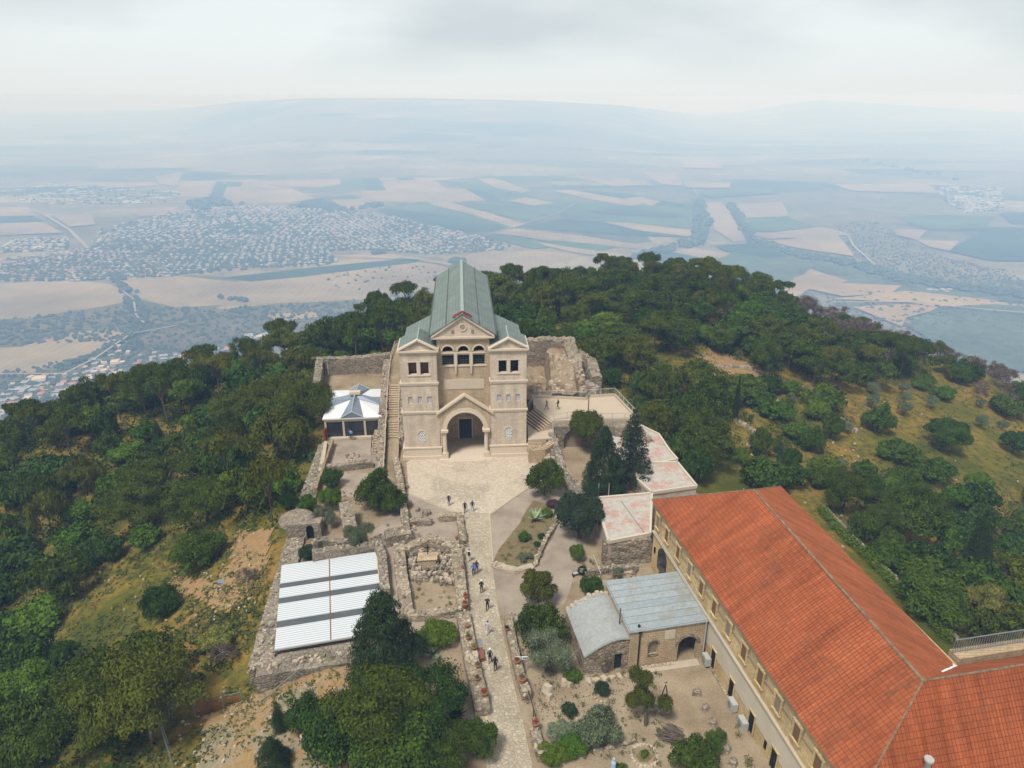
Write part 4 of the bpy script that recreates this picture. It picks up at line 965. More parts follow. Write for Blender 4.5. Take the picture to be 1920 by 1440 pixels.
# snag
p = hit(1798, 1100, 0); mb = trunkmesh([[((0, 0, -.2), .16), ((.1, 0, 1.2), .13), ((-.15, 0, 2.0), .09), ((.1, 0, 3.0), .04)], [((.0, 0, 1.5), .09), ((.5, 0, 2.3), .05), ((1.1, 0, 2.2), .02)], [((-.1, 0, 2.1), .07), ((-.5, .1, 3.0), .03)]])
sn_ = mb.build('dead_trunk', 'snag_white', smooth=True); sn_.location = (p[0], p[1], gz(*p)); sn_.scale = (1.1, 1.1, 1.3); tag(sn_, 'bleached white dead trunk with forked branches on the right slope', 'dead trunk')

# --- woods
Z_LF = [(-200,800),(0,785),(250,690),(600,600),(790,540),(812,600),(750,650),(722,680),(700,690),(596,700),(606,760),(612,830),(560,930),(530,975),(430,1000),(330,1010),(250,1180),(150,1240),(-200,1260)]
Z_LFX = [[(170,1080),(230,1010),(330,1000),(440,985),(530,985),(500,1130),(470,1230),(330,1190),(230,1210),(60,1250),(50,1215)],[(-60,935),(75,930),(55,965),(-60,1010)],[(270,900),(320,820),(350,830),(310,900)]]
Z_LB = [(-200,1260),(150,1215),(330,1175),(460,1215),(370,1290),(300,1330),(300,1460),(-200,1460)]
Z_RF = [(820,560),(900,505),(1000,490),(1200,470),(1480,540),(1640,600),(1760,650),(1740,700),(1560,720),(1500,700),(1440,690),(1340,690),(1340,860),(1290,890),(1110,720),(1115,650),(1060,620),(960,600),(915,600)]
Z_RFX = [[(935,575),(1010,575),(1065,610),(1040,628),(940,605)],[(1190,670),(1320,640),(1480,720),(1450,740),(1340,705),(1240,735)]]
Z_DEAD = [(1440,530),(1560,550),(1960,655),(1960,800),(1880,765),(1800,715),(1760,690),(1620,625),(1500,590)]
Z_RS = [(1330,700),(1500,700),(1760,700),(1960,760),(1960,1240),(1790,1215),(1640,1040),(1470,905),(1300,895)]
Z_RT = [(1380,700),(1520,720),(1610,800),(1640,1010),(1480,900),(1400,900),(1350,780)]      # denser bushes of the terraces
Z_RB = [(1600,900),(1700,860),(1960,960),(1960,1240),(1790,1215)]
CLEAR = [[(1440,820),(1330,900),(1310,890),(1330,790),(1420,770)],[(1500,700),(1650,690),(1790,740),(1960,830),(1960,900),(1840,880),(1700,780),(1560,760)],[(1560,800),(1640,830),(1640,860),(1600,850)]]
GRP = {'LF': ('left', 'in the dense woods on the left slope'), 'LB': ('lowleft', 'in the thicket at the lower left corner'), 'RF': ('right', 'in the dense woods right of the church'),
       'RS': ('rs', 'scattered over the grassy right slope')}
AREAS = {'LF': [((-300,780,250,900), 'at the far left end of the woods'), ((250,560,600,720), 'along the left skyline of the woods'), ((600,500,850,705), 'behind the pavilion left of the church'), ((250,720,450,880), 'below the left skyline of the woods'),
  ((450,700,640,1020), 'in the woods beside pavilion and outer wall'), ((-300,900,250,1290), 'left of the grassy clearing'), ((250,880,450,1110), 'just above the grassy clearing')],
 'LB': [((-300,1100,170,1500), 'at the lower left edge of the photo'), ((170,1100,480,1500), 'in the thicket behind the wire fence')],
 'RF': [((800,440,1100,625), 'on the crest right behind the church'), ((1100,440,1350,570), 'on the skyline right of the church'), ((1350,440,1960,640), 'on the falling skyline at the right'), ((960,600,1200,770), 'in the woods behind the ruined walls'),
  ((1200,570,1350,700), 'just above the bare sloping patch'), ((1090,700,1350,920), 'between viewing terrace and bare sloping patch'), ((1350,600,1800,730), 'in the woods above the olive columns')],
 'RS': [((1280,690,1530,905), 'on the terraced grass around the slim cypress'), ((1530,690,1700,880), 'between terraced grass and olive columns'), ((1700,600,2100,870), 'near the right edge around the lone olives'), ((1400,860,2100,1010), 'beyond the ridge of the red roof'), ((1500,1010,2100,1300), 'on the slope below the tall dark cypress')]}
def area(zone, px, py):
    for (a, b_, c, d), ph in AREAS[zone]:
        if a <= px <= c and b_ <= py <= d: return ph
    return GRP[zone][1]
cnt = {}
def place(zone, kind, x, y):
    q = cnt.get((kind), 0)
    if q >= 295: return
    cnt[kind] = q + 1
    where = GRP[zone][1]
    r, h, nm = {'oak': (2.3 + 3.4 * rnd.random() ** 1.3, rnd.uniform(4.2, 8.0), 'dark green oak with a rounded crown'), 'bright': (rnd.uniform(2.6, 4.4), rnd.uniform(3.8, 6.2), 'fresh green broadleaf tree with a loose crown'),
                'pine': (rnd.uniform(3.2, 6.3), rnd.uniform(6.0, 10.5), 'olive green pine with a layered crown'), 'dead': (rnd.uniform(2.2, 3.8), rnd.uniform(3.8, 6.5), 'leafless purplish brown tree'), 'umbrella': (rnd.uniform(3.2, 5.0), rnd.uniform(8, 11.5), 'tall umbrella pine with a flat crown'), 'cypress': (rnd.uniform(1.0, 1.6), rnd.uniform(6, 9), 'slim dark cypress'),
                'olive': (rnd.uniform(1.3, 2.1), rnd.uniform(2.2, 3.4), 'small grey green olive tree')}[kind]
    if zone == 'RS': r *= .9; h *= .82
    px, py = proj(x, y, gz(x, y) + h / 2)
    if not (-120 < px < 2040 and 380 < py < 1540): return
    where = area(zone, px, py)
    o = tree(kind, x, y, r, h, nm + ' ' + where, group=nm.split(' with')[0] + 's ' + where, near=(math.hypot(x, y) < 80))
gxs = []
for iy in range(0, 76):
    for ix in range(-34, 46):
        gxs.append((ix * 3.9 + rnd.uniform(-1.7, 1.7), 22 + iy * 3.9 + rnd.uniform(-1.7, 1.7)))
rnd.shuffle(gxs)
for x, y in gxs:
    if dist_out(x, y) < (1.4 if x < -20 else 2.3): continue
    z = gz(x, y); px, py = proj(x, y, z + 2.3)
    if not (-150 < px < 2070 and 400 < py < 1520): continue
    if math.hypot(x - 5, y - 110) > 215: continue
    if any((x - a) ** 2 + (y - b) ** 2 < (r * .60 + 1.6) ** 2 for a, b, r in USED): continue
    q = rnd.random(); P_ = (px, py)
    if inpoly(P_, Z_DEAD) or (px > 1500 and y > 168 and x > 75):
        if q < .85: place('RF' if px < 1640 else 'RS', 'dead' if q < .68 else 'oak' if q < .8 else 'pine', x, y)
    elif inpoly(P_, Z_LF) and not any(inpoly(P_, c) for c in Z_LFX):
        place('LF', 'oak' if q < .46 else 'pine' if q < .70 else 'umbrella' if q < .77 else 'cypress' if q < .785 else 'bright', x, y)
    elif inpoly(P_, Z_LB): place('LB', 'oak' if q < .45 else 'pine' if q < .7 else 'bright', x, y)
    elif inpoly(P_, Z_RF) and not any(inpoly(P_, c) for c in Z_RFX):
        place('RF', 'pine' if q < .40 else 'umbrella' if q < .50 else 'oak' if q < .84 else 'bright', x, y)
    elif inpoly(P_, Z_RB):
        if q < .93: place('RS', 'oak' if q < .7 else 'pine' if q < .84 else 'bright', x, y)
    elif any(inpoly(P_, c) for c in CLEAR): 
        if q < .04: place('RS', 'olive', x, y)
    elif inpoly(P_, Z_RT):
        if q < .84: place('RS', 'oak' if q < .58 else 'bright' if q < .70 else 'olive', x, y)
    elif inpoly(P_, Z_RS):
        if q < .38: place('RS', 'oak' if q < .22 else 'olive' if q < .25 else 'bright', x, y)
    elif y > 130 and -60 < x < 60 and py < 640: place('LF' if x < 0 else 'RF', 'oak' if q < .6 else 'pine', x, y)
print('TREES', NT, cnt, 'houses', len(allh))
# low scrub and grass tufts between the trees: one mass
g = np.random.default_rng(5); tuf = []
zones = [(Z_LFX[0], 2600), (Z_LFX[1], 300), ([(330,1300),(470,1290),(640,1260),(700,1440),(290,1440)], 900), (Z_RS, 5200), (Z_RFX[0], 500), (Z_RFX[1], 900), (Z_LB, 900), (Z_LF, 1500), ([(1500,880),(1960,900),(1960,1240),(1780,1215)], 1500)]
for poly, n in zones:
    xs = [p[0] for p in poly]; ys = [p[1] for p in poly]; k = 0
    for _ in range(n * 4):
        if k >= n: break
        px, py = rnd.uniform(max(-40, min(xs)), min(1960, max(xs))), rnd.uniform(min(ys), max(ys))
        if not inpoly((px, py), poly): continue
        x = y = None; p = hit(px, py, 0)
        if not p or dist_out(*p) < .3: continue
        if noise_ok := (math.sin(p[0] * .31 + 2) * math.sin(p[1] * .27) + rnd.uniform(-.9, .9)) > -.1:
            tuf.append((p[0], p[1], gz(*p) + .05, rnd.uniform(.25, .75), rnd.uniform(.25, .75), rnd.uniform(.12, .42)))
        k += 1
und = []
for x in np.arange(-125, 135, 2.0):
    for y in np.arange(28, 255, 2.0):
        x1, y1 = x + rnd.uniform(-.9, .9), y + rnd.uniform(-.9, .9)
        if math.hypot(x1 - 5, y1 - 110) > 175 or dist_out(x1, y1) < 1.2: continue
        z1 = gz(x1, y1); P_ = proj(x1, y1, z1 + .8)
        if not (-30 < P_[0] < 1950 and 450 < P_[1] < 1460): continue
        inside = (inpoly(P_, Z_LF) and not any(inpoly(P_, c) for c in Z_LFX)) or inpoly(P_, Z_LB) or (inpoly(P_, Z_RF) and not any(inpoly(P_, c) for c in Z_RFX)) or ((inpoly(P_, Z_RT) or inpoly(P_, Z_RB)) and rnd.random() < .45 and math.sin(x1 * .23) * math.sin(y1 * .19 + 1) > -.1)
        if inside and rnd.random() < .86: q_ = rnd.uniform(1.0, 1.9); und.append((x1, y1, z1 + .3, q_, q_, rnd.uniform(.7, 1.6)))
um = leafmesh('undergrowth', leaves(und, len(und) * 40, .46, 31, shell=.6, up=.4))
tag(link('undergrowth', um, 'leaf_under'), 'dense green undergrowth filling the ground beneath the woods', 'undergrowth', kind='stuff')
V = leaves(tuf, len(tuf) * 12, .26, 3, shell=.9, up=.5)
sm = leafmesh('ground_scrub', V)
m, t, b = mat('scrub_leaf', .9, .05); gg = N(t, 'ShaderNodeTexCoord')
n_ = noise(t, coord(t, 'Object'), .22, 4); t.links.new(ramp(t, n_, [(.35, (.045, .068, .022)), (.5, (.085, .10, .030)), (.64, (.17, .15, .05))]), b.inputs[0])
tag(link('ground_scrub', sm, 'scrub_leaf'), 'low green and yellow scrub growing between the trees', 'scrub', kind='stuff')
# ------------------------------------------------------------ compound ground sheets
def sheet(name, pts, z, matn, thick=None, kind='structure', world=False):
    ps = pts if world else [G(px, py, z) for px, py in pts]
    mb = MB()
    if thick: mb.prism(ps, z - thick, z)
    else:
        a = sum(ps[i][0] * ps[(i + 1) % len(ps)][1] - ps[(i + 1) % len(ps)][0] * ps[i][1] for i in range(len(ps)))
        mb.poly([(x, y, z) for x, y in (ps if a > 0 else ps[::-1])])
    return tag(mb.build(name, matn), kind=kind)
sheet('courtyard_ground', COMP, 0, 'dirt', 6, world=True)
sheet('gravel_ground', [(700,1000),(765,925),(765,880),(985,850),(1060,870),(1090,920),(1130,1000),(1100,1060),(1060,1160),(965,1200),(940,1150),(900,1000),(860,1010),(860,1170),(760,1180),(700,1100)], .012, 'gravel')
sheet('sandy_ground', [(965,1180),(1060,1130),(1100,1010),(1215,1010),(1330,1240),(1460,1445),(1450,1500),(1010,1500),(990,1300)], .018, 'sandy_yard')
sheet('dirt_strip', [(780,1180),(865,1165),(880,1250),(900,1380),(930,1500),(850,1500),(850,1300),(800,1260)], .02, 'dirt')
PLZ = [(762,868),(775,858),(1010,850),(1035,868),(1002,906),(916,965),(918,972),(868,966),(767,925)]
sheet('paved_square', PLZ, .026, 'plaza_paving')
sheet('paved_path', [(868,960),(917,962),(922,1050),(932,1130),(942,1180),(960,1270),(980,1350),(1012,1500),(925,1500),(905,1400),(893,1280),(884,1180),(877,1100),(874,1050)], .034, 'crazy_paving')
# pale edging along the path and square
mb = MB()
def curb(mb, pl, wd, z0, z1, mi=0):
    w_ = [Vector(G(*p, z1)) for p in pl]
    for a, b_ in zip(w_, w_[1:]):
        d = (b_ - a).normalized(); n = Vector((-d.y, d.x)) * wd / 2
        q = [a + n, a - n, b_ - n, b_ + n]; mb.prism([tuple(v) for v in q], z0, z1, mi)
curb(mb, [(918,966),(921,1010),(924,1052)], .16, -.1, .09); curb(mb, [(917,966),(960,935),(1000,908)], .14, -.1, .08)
curb(mb, [(767,927),(820,948),(867,967)], .14, -.1, .08); curb(mb, [(871,985),(876,1030),(868,1045),(875,1060)], .16, -.1, .12)
tag(mb.build('kerb', 'pale_stone'), 'thin pale kerb edging the paved square and path', kind='structure')
sheet('flower_bed', [(1000,938),(1030,945),(1045,985),(1035,1010),(1005,1045),(1000,1060),(960,1068),(925,1052),(935,1030),(975,980),(985,960)], .05, 'bed_soil')
sheet('dry_grass', [(395,1290),(470,1300),(640,1275),(690,1320),(720,1500),(300,1500),(330,1380)], -1.7, 'dry_grass_ground') if False else None
# terrain patch inside the lower-left fence
gxl = np.arange(-31, -8, .6); gyl = np.arange(34, 52.5, .6)
def lowz(x, y): return tz(x, y) + .14
ZL = np.array([[lowz(x, y) for x in gxl] for y in gyl])
tag(grid_mesh('dry_grass', gxl, gyl, ZL, 'dry_grass_ground', lambda x0, y0, x1, y1: inpoly(((x0 + x1) / 2, (y0 + y1) / 2), [(-28.4,49.4),(-24.8,50.4),(-15.4,52.2),(-10.5,48.5),(-10.8,34),(-26,34),(-26.5,42),(-27.4,46)])), kind='structure')
# bare orange soil slope left of the outer wall
def patch(name, pix, matn, dz=.12, step=.8):
    w_ = [hit(px, py) for px, py in pix]; xs = [p[0] for p in w_]; ys = [p[1] for p in w_]
    ax = np.arange(min(xs), max(xs) + step, step); ay = np.arange(min(ys), max(ys) + step, step)
    Z = np.array([[tz(x, y) + dz for x in ax] for y in ay])
    return tag(grid_mesh(name, ax, ay, Z, matn, lambda x0, y0, x1, y1: inpoly(((x0 + x1) / 2, (y0 + y1) / 2), w_) and dist_out((x0 + x1) / 2, (y0 + y1) / 2) > .5), kind='structure')
ground('orange_soil', (.27, .165, .08), (.33, .205, .10), (.22, .17, .06), .5, 3)
patch('bare_soil', [(445,1000),(510,995),(500,1060),(470,1110),(440,1150),(400,1150),(330,1110),(320,1080),(400,1090),(430,1060)], 'orange_soil')
patch('bare_soil', [(60,1215),(110,1200),(105,1245),(70,1240)], 'orange_soil'); patch('bare_soil', [(1290,690),(1335,650),(1400,680),(1470,715),(1450,722),(1380,700),(1330,720)], 'orange_soil')

# ------------------------------------------------------------ rubble walls
def wallrun(mb, pts, wd, hs, z0=0.0, jit=.10, step=.5, top=True, mi=0, topn=1.0):
    """rough masonry along a line; hs = one height or a height per point"""
    if not isinstance(hs, (list, tuple)): hs = [hs] * len(pts)
    pl = []
    for (a, b_), (h0, h1) in zip(zip(pts, pts[1:]), zip(hs, hs[1:])):
        n = max(1, int(math.dist(a, b_) / step))
        for i in range(n): f = i / n; pl.append((a[0] + (b_[0] - a[0]) * f, a[1] + (b_[1] - a[1]) * f, h0 + (h1 - h0) * f))
    pl.append((*pts[-1], hs[-1])); rows = []
    for i, (x, y, h) in enumerate(pl):
        p, q = pl[max(0, i - 1)], pl[min(len(pl) - 1, i + 1)]; dx, dy = q[0] - p[0], q[1] - p[1]; L_ = math.hypot(dx, dy) or 1; nx, ny = -dy / L_, dx / L_
        hj = h + rnd.uniform(-jit, jit) * 1.3; row = []; ny_ = max(2, int(h / .5)); w2 = wd / 2
        def P(u, z, e=jit): row.append((x + nx * u + rnd.uniform(-e, e) * .5, y + ny * u + rnd.uniform(-e, e) * .5, z))
        for k in range(ny_ + 1): P(w2 * (1.06 - .06 * k / ny_), z0 + hj * k / ny_)
        mt = max(1, int(wd / .6))
        for k in range(1, mt): P(w2 - wd * k / mt, z0 + hj + rnd.uniform(-jit, jit))
        for k in range(ny_, -1, -1): P(-w2 * (1.06 - .06 * k / ny_), z0 + hj * k / ny_)
        rows.append(row)
    n = max(len(r) for r in rows)
    for r in rows:
        while len(r) < n: r.insert(len(r) // 2, r[len(r) // 2])
    b = len(mb.v)
    for r in rows: mb.v += r
    for i in range(len(rows) - 1):
        for k in range(n - 1): mb.f.append((b + i * n + k, b + (i + 1) * n + k, b + (i + 1) * n + k + 1, b + i * n + k + 1)); mb.m.append(mi)
    for e in (0, len(rows) - 1):
        f = [b + e * n + k for k in range(n)]; mb.f.append(tuple(f if e else f[::-1])); mb.m.append(mi)
    if top:
        for x, y, h in pl[::1]:
            for _ in range(int(wd * 1.6 * topn) + 1):
                if rnd.random() < .8:
                    s = rnd.uniform(.18, .42); mb.stone(x + rnd.uniform(-.5, .5) * wd * .9, y + rnd.uniform(-.5, .5) * min(wd, 1) * .9, z0 + h - s * .3, s, mi=mi + 1 if rnd.random() < .5 else mi)
def rwall(name, pts, wd, hs, label, cat='wall', z0=0, mats=('rubble_wall', 'pale_stone'), group=None, pix=False, zt=None, **k):
    mb = MB(); pts = [G(px, py, zt if zt is not None else z0) for px, py in pts] if pix else pts
    wallrun(mb, pts, wd, hs, z0, **k); return tag(mb.build(name, list(mats)), label, cat, group)
RG = ('rubble_grey', 'loose_stone')
# outer west wall with its broad rubble top, and the south retaining wall
rwall('outer_wall', [(-23.7,51.9),(-25.3,65),(-27.2,81),(-27.9,90),(-28.6,98)], 2.2, [4.6,4.6,4.6,4.6,4.6], 'long broad rubble wall along the left side of the compound', z0=-4.2, mats=RG, topn=1.6)
rwall('wall_parapet', [(-26.4,83),(-26.9,90),(-27.6,98)], .35, 1.2, 'thin upright wall edge on the inner side of the broad rubble wall', z0=0, mats=('dirt', 'loose_stone'), top=False)
rwall('retaining_wall', [(-23.9,51.6),(-20,52.5),(-16.4,53.3),(-13.0,54.1)], 2.2, [3.0,3.0,2.9,2.8], 'grey stone retaining wall below the white corrugated roof', z0=-2.6, mats=('rubble_grey', 'loose_stone'), jit=.05, topn=1.6)
rwall('back_wall', [(-37.5,128),(-30,129.5),(-23.5,129.5)], 1.6, [3.6,3.4,4.2], 'stone wall behind the white roofed pavilion', z0=-.2, mats=RG, topn=1.5)
rwall('side_wall', [(-36.8,127.5),(-34,113)], 1.3, [3.4,2.4], 'stone wall running down beside the pavilion from the lamp post', z0=-.2, mats=RG)
rwall('patio_wall', [(600,884),(640,882),(700,874)], .9, [.9,.9,1.0], 'low stone wall along the lower edge of the patio', pix=True, mats=RG)
sheet('patio', [(611,826),(716,824),(712,876),(600,884)], .03, 'gravel')
sheet('lower_patio', [(640,888),(690,886),(690,935),(640,930)], .03, 'gravel')
rwall('garden_wall', [(742,862),(750,900),(758,960),(762,1005)], .9, [1.2,1.0,1.0,1.0], 'rubble wall along the left edge of the paved square', pix=True, zt=1.0, topn=1.5)
rwall('garden_wall', [(767,975),(808,972)], .9, .8, 'short stone wall below the left corner of the square', pix=True, zt=.8)
rwall('garden_wall', [(822,966),(866,963)], .9, .8, 'short stone wall beside the top of the paved path', pix=True, zt=.8)
rwall('garden_wall', [(862,968),(868,1010)], .8, .8, 'stone wall bordering the top left of the paved path', pix=True, zt=.8)
rwall('ruin_wall', [(722,1000),(770,992)], 1.8, [1.3,1.5], 'broken corner of masonry above the roofless chapel ruin', pix=True, zt=1.4, mats=('ruin_stone', 'pale_stone'))
rwall('ruin_wall', [(705,1012),(716,1040),(722,1105)], 1.0, [1.4,1.3,1.2], 'narrow wall along the right edge of the white corrugated roof', pix=True, zt=1.3, mats=RG)
rwall('ruin_wall', [(585,1036),(640,1026),(700,1014)], .9, [2.0,1.8,1.5], 'ruined wall just above the white corrugated roof', pix=True, zt=1.8, mats=RG)
rwall('ruin_wall', [(590,1022),(600,1015),(655,1008),(690,1003)], .8, [2.6,2.4,1.6,1.4], 'broken wall behind the ruined wall above the white roof', pix=True, zt=2.0, mats=RG)
rwall('ruin_wall', [(648,948),(656,985)], 1.6, [2.6,1.8], 'stub of a stone tower between the two bushy trees', pix=True, zt=2.0, mats=('ruin_stone', 'loose_stone'))
# chapel ruin
rwall('chapel_wall', [(748,1022),(752,1075),(764,1148)], 1.3, [1.3,1.0,.9], 'left wall of the roofless chapel ruin', pix=True, zt=1.0)
rwall('chapel_wall', [(764,1152),(815,1148),(868,1138)], .8, [.8,.7,.8], 'low front wall of the roofless chapel ruin', pix=True, zt=.7)
rwall('chapel_wall', [(856,1030),(862,1080),(868,1135)], 1.2, [1.2,1.1,.9], 'right wall of the roofless chapel ruin beside the path', pix=True, zt=1.0)
rwall('chapel_wall', [(755,1024),(785,1018),(805,1012),(830,1016),(860,1024)], 1.2, [1.2,1.6,1.9,1.6,1.1], 'curved rear wall of the roofless chapel ruin', pix=True, zt=1.4)
sheet('ruin_floor', [(775,1085),(850,1080),(858,1135),(775,1145)], .03, 'orange_soil' if False else 'dirt')
mb = MB()
for i in range(150):
    px, py = rnd.uniform(765, 852), rnd.uniform(1032, 1092); x, y = G(px, py, .4); mb.stone(x, y, rnd.uniform(-.05, .1) + max(0, (1092 - py) / 60) * .6, rnd.uniform(.25, .65), mi=rnd.randint(0, 1))
for k in range(4):
    for side in (-1, 1):
        a = G(805 + side * 10, 1050 + k * 11, .5); b_ = G(805 + side * 40, 1047 + k * 11, .5); n = 6
        for i in range(n): mb.stone(a[0] + (b_[0] - a[0]) * i / n, a[1] + (b_[1] - a[1]) * i / n, 0, .5, .4, .75 - k * .12, mi=rnd.randint(0, 1))
tag(mb.build('fallen_masonry', ['loose_stone', 'ruin_stone']), 'stepped courses and fallen blocks inside the chapel ruin', 'masonry')
a = thing('altar', 'stone altar block with an iron cross in the chapel ruin', 'altar', (*G(803, 1065, 0), 0), R(3))
MB().box(-.9, .9, -.6, .6, 0, 1.5, j=.04).box(-1.1, 1.1, -.7, .7, 1.5, 1.65, j=.03).build('block', 'annex_stone', a)
MB().tube((0, .3, 1.6), (0, .3, 3.0), .045).tube((-.4, .3, 2.6), (.4, .3, 2.6), .045).build('cross', 'black_pipe', a)
# long planters beside the path
rwall('planter_wall', [(868,1145),(876,1190),(885,1240),(897,1290),(905,1330)], 1.35, [.8,.8,.85,.9,.9], 'stone planter wall with clay pots along the left of the path', pix=True, zt=.85, mats=('rubble_wall', 'pale_stone'), jit=.06, topn=.5)
rwall('planter_wall', [(952,1150),(962,1205),(975,1262),(988,1300)], .8, [.8,.8,.9,1.0], 'stone planter wall with clay pots along the right of the path', pix=True, zt=.85, mats=('rubble_wall', 'pale_stone'), jit=.06, topn=.7)
rwall('planter_wall', [(1003,1358),(1010,1395),(1018,1415)], .8, [.5,.8,1.0], 'short stone pier at the right path edge near the bottom', pix=True, zt=.8, mats=('rubble_wall', 'pale_stone'), jit=.06)
rwall('step_wall', [(752,1160),(800,1158),(862,1150)], .5, .35, 'low kerb wall between chapel ruin and the bright round bush', pix=True, zt=.3)
rwall('bed_edge', [(926,1056),(945,1066),(965,1070),(1000,1062)], .8, [.35,.5,.5,.4], 'heap of pale stones ending the triangular flower bed', pix=True, zt=.3, mats=('loose_stone', 'pale_stone'), topn=3)
rwall('bed_edge', [(1004,1056),(1012,1035),(1026,1005),(1040,985)], .45, .5, 'low stone edging on the right of the triangular flower bed', pix=True, zt=.4, topn=1.5)
rwall('terrace_edge', [(1045,870),(1075,910),(1110,945),(1128,965)], 1.5, [.8,.9,.9,.9], 'broad sloping stone wall right of the paved square', pix=True, zt=.9, mats=RG)
rwall('yard_wall', [(1095,1070),(1140,1062),(1195,1060)], .7, [.8,.7,.7], 'low ruined wall of blocks in the yard above the metal roofed annex', pix=True, zt=.7, mats=RG, topn=2)
# hut ruin with domed rock and dark doorway
h = thing('stone_hut', 'ruined stone hut with a rounded rock roof and a black doorway by the left wall', 'hut', (*G(572, 1000, 1), 0), R(8))
mb = MB(); nn_ = 18
for j in range(7):
    for i in range(nn_):
        t = 2 * math.pi * i / nn_; e = math.pi / 2 * j / 6; q = 1 + rnd.uniform(-.04, .04)
        mb.v.append((-1.2 + 2.3 * math.cos(t) * math.cos(e) * q, 2.6 + 2.0 * math.sin(t) * math.cos(e) * q, 1.2 + 1.25 * math.sin(e) * q))
for j in range(6):
    for i in range(nn_): k = (i + 1) % nn_; mb.f.append((j * nn_ + i, j * nn_ + k, (j + 1) * nn_ + k, (j + 1) * nn_ + i)); mb.m.append(0)
mb.build('rock_roof', 'ruin_stone', h, smooth=True)
mb = MB(); panel(mb, -2.2, 1.9, -.2, 2.3, 0, .6, [(.15, 1.05, -.2, 1.6, True)], seg=6); mb.box(-2.2, 1.9, .6, 2.6, -.2, 1.7, j=.2); wallrun(mb, [(-2.4, .3), (.0, .3), (1.9, .4)], .8, [2.3, 2.6, 2.2], -.1, jit=.14) if False else None; mb.build('wall', 'ruin_stone', h)
MB().box(.1, 1.1, .35, .58, 0, 2.1).build('doorway', 'dark_opening', h)

# ------------------------------------------------------------ the church
TH = R(4.0); ch = thing('church', 'tall pale stone church with twin gabled towers and a grey green roof', 'church', (-6.85, 94.2, 0), TH)
W0 = MB()                                           # walls: towers, nave, aisles
zc = 16.9
for s in (-1, 1):
    xa, xb = (-9, -3.75) if s < 0 else (3.75, 9); cx = (xa + xb) / 2
    bo = [(cx - 1.42, cx - .28, 13.35, 15.25, False), (cx + .28, cx + 1.42, 13.35, 15.25, False)]
    tri = [(cx + o - .31, cx + o + .31, 8.95, 10.0, False) for o in (-1.38, -.02, 1.34)]
    lw = [(cx - .02 - .45, cx - .02 + .45, 2.7, 4.1, True)] if s < 0 else [(cx - .02 - .45, cx - .02 + .45, 2.9, 4.3, True)]
    panel(W0, xa, xb, .0, 7.6, 0, .7, lw); panel(W0, xa + .02, xb - .02, 7.6, 12.1, .03, .67, tri); panel(W0, xa + .04, xb - .04, 12.1, zc, .05, .65, bo)
    W0.box(xa, xa + .7, .7, 5.6, 0, zc).box(xb - .7, xb, .7, 5.6, 0, zc).box(xa + .7, xb - .7, 4.9, 5.6, 0, zc).box(xa + .7, xb - .7, .7, 4.9, 12.2, 12.6)
    W0.xprism([(xa + .05, zc), (xb - .05, zc), (cx, 18.35)], .10, .55)
W0.box(-8.7, -4.4, 5.6, 15.4, 0, 15.0).box(4.4, 8.7, 5.6, 15.4, 0, 15.0).box(-8.0, -4.4, 17.9, 30, 0, 10.0).box(4.4, 8.0, 17.9, 30, 0, 10.0)
W0.build('wall', 'church_stone', ch)
W1 = MB()
rec = 1.5; wx = (-2.22, 0, 2.22)
panel(W1, -3.75, 3.75, 10.0, 15.95, rec, .6, [(x - .82, x + .82, 14.15, 15.7, False) for x in wx])
panel(W1, -3.75, 3.75, 15.95, 18.4, rec, .6, [(x - .76, x + .76, 16.2, 16.3, True) for x in wx])
W1.box(-3.75, 3.75, rec, rec + .6, 7.0, 10.0)
W1.box(-5, 5, rec + .6, 2.6, 10, 18.6) if False else W1.box(-4.4, 4.4, 6.75, 36, 0, 18.8).box(-4.4, 4.4, 3.4, 6.75, 7.9, 18.8)
W1.box(-3.75, -3.6, rec + .6, 3.4, 10, 18.4).box(3.6, 3.75, rec + .6, 3.4, 10, 18.4)
W1.build('recessed_wall', 'church_stone_shaded', ch)
MB().box(-3.5, 3.5, 2.9, 3.3, 13.6, 17.6).build('window_void', 'dark_opening', ch)  # dark block behind the windows, painted in for the unlit interior
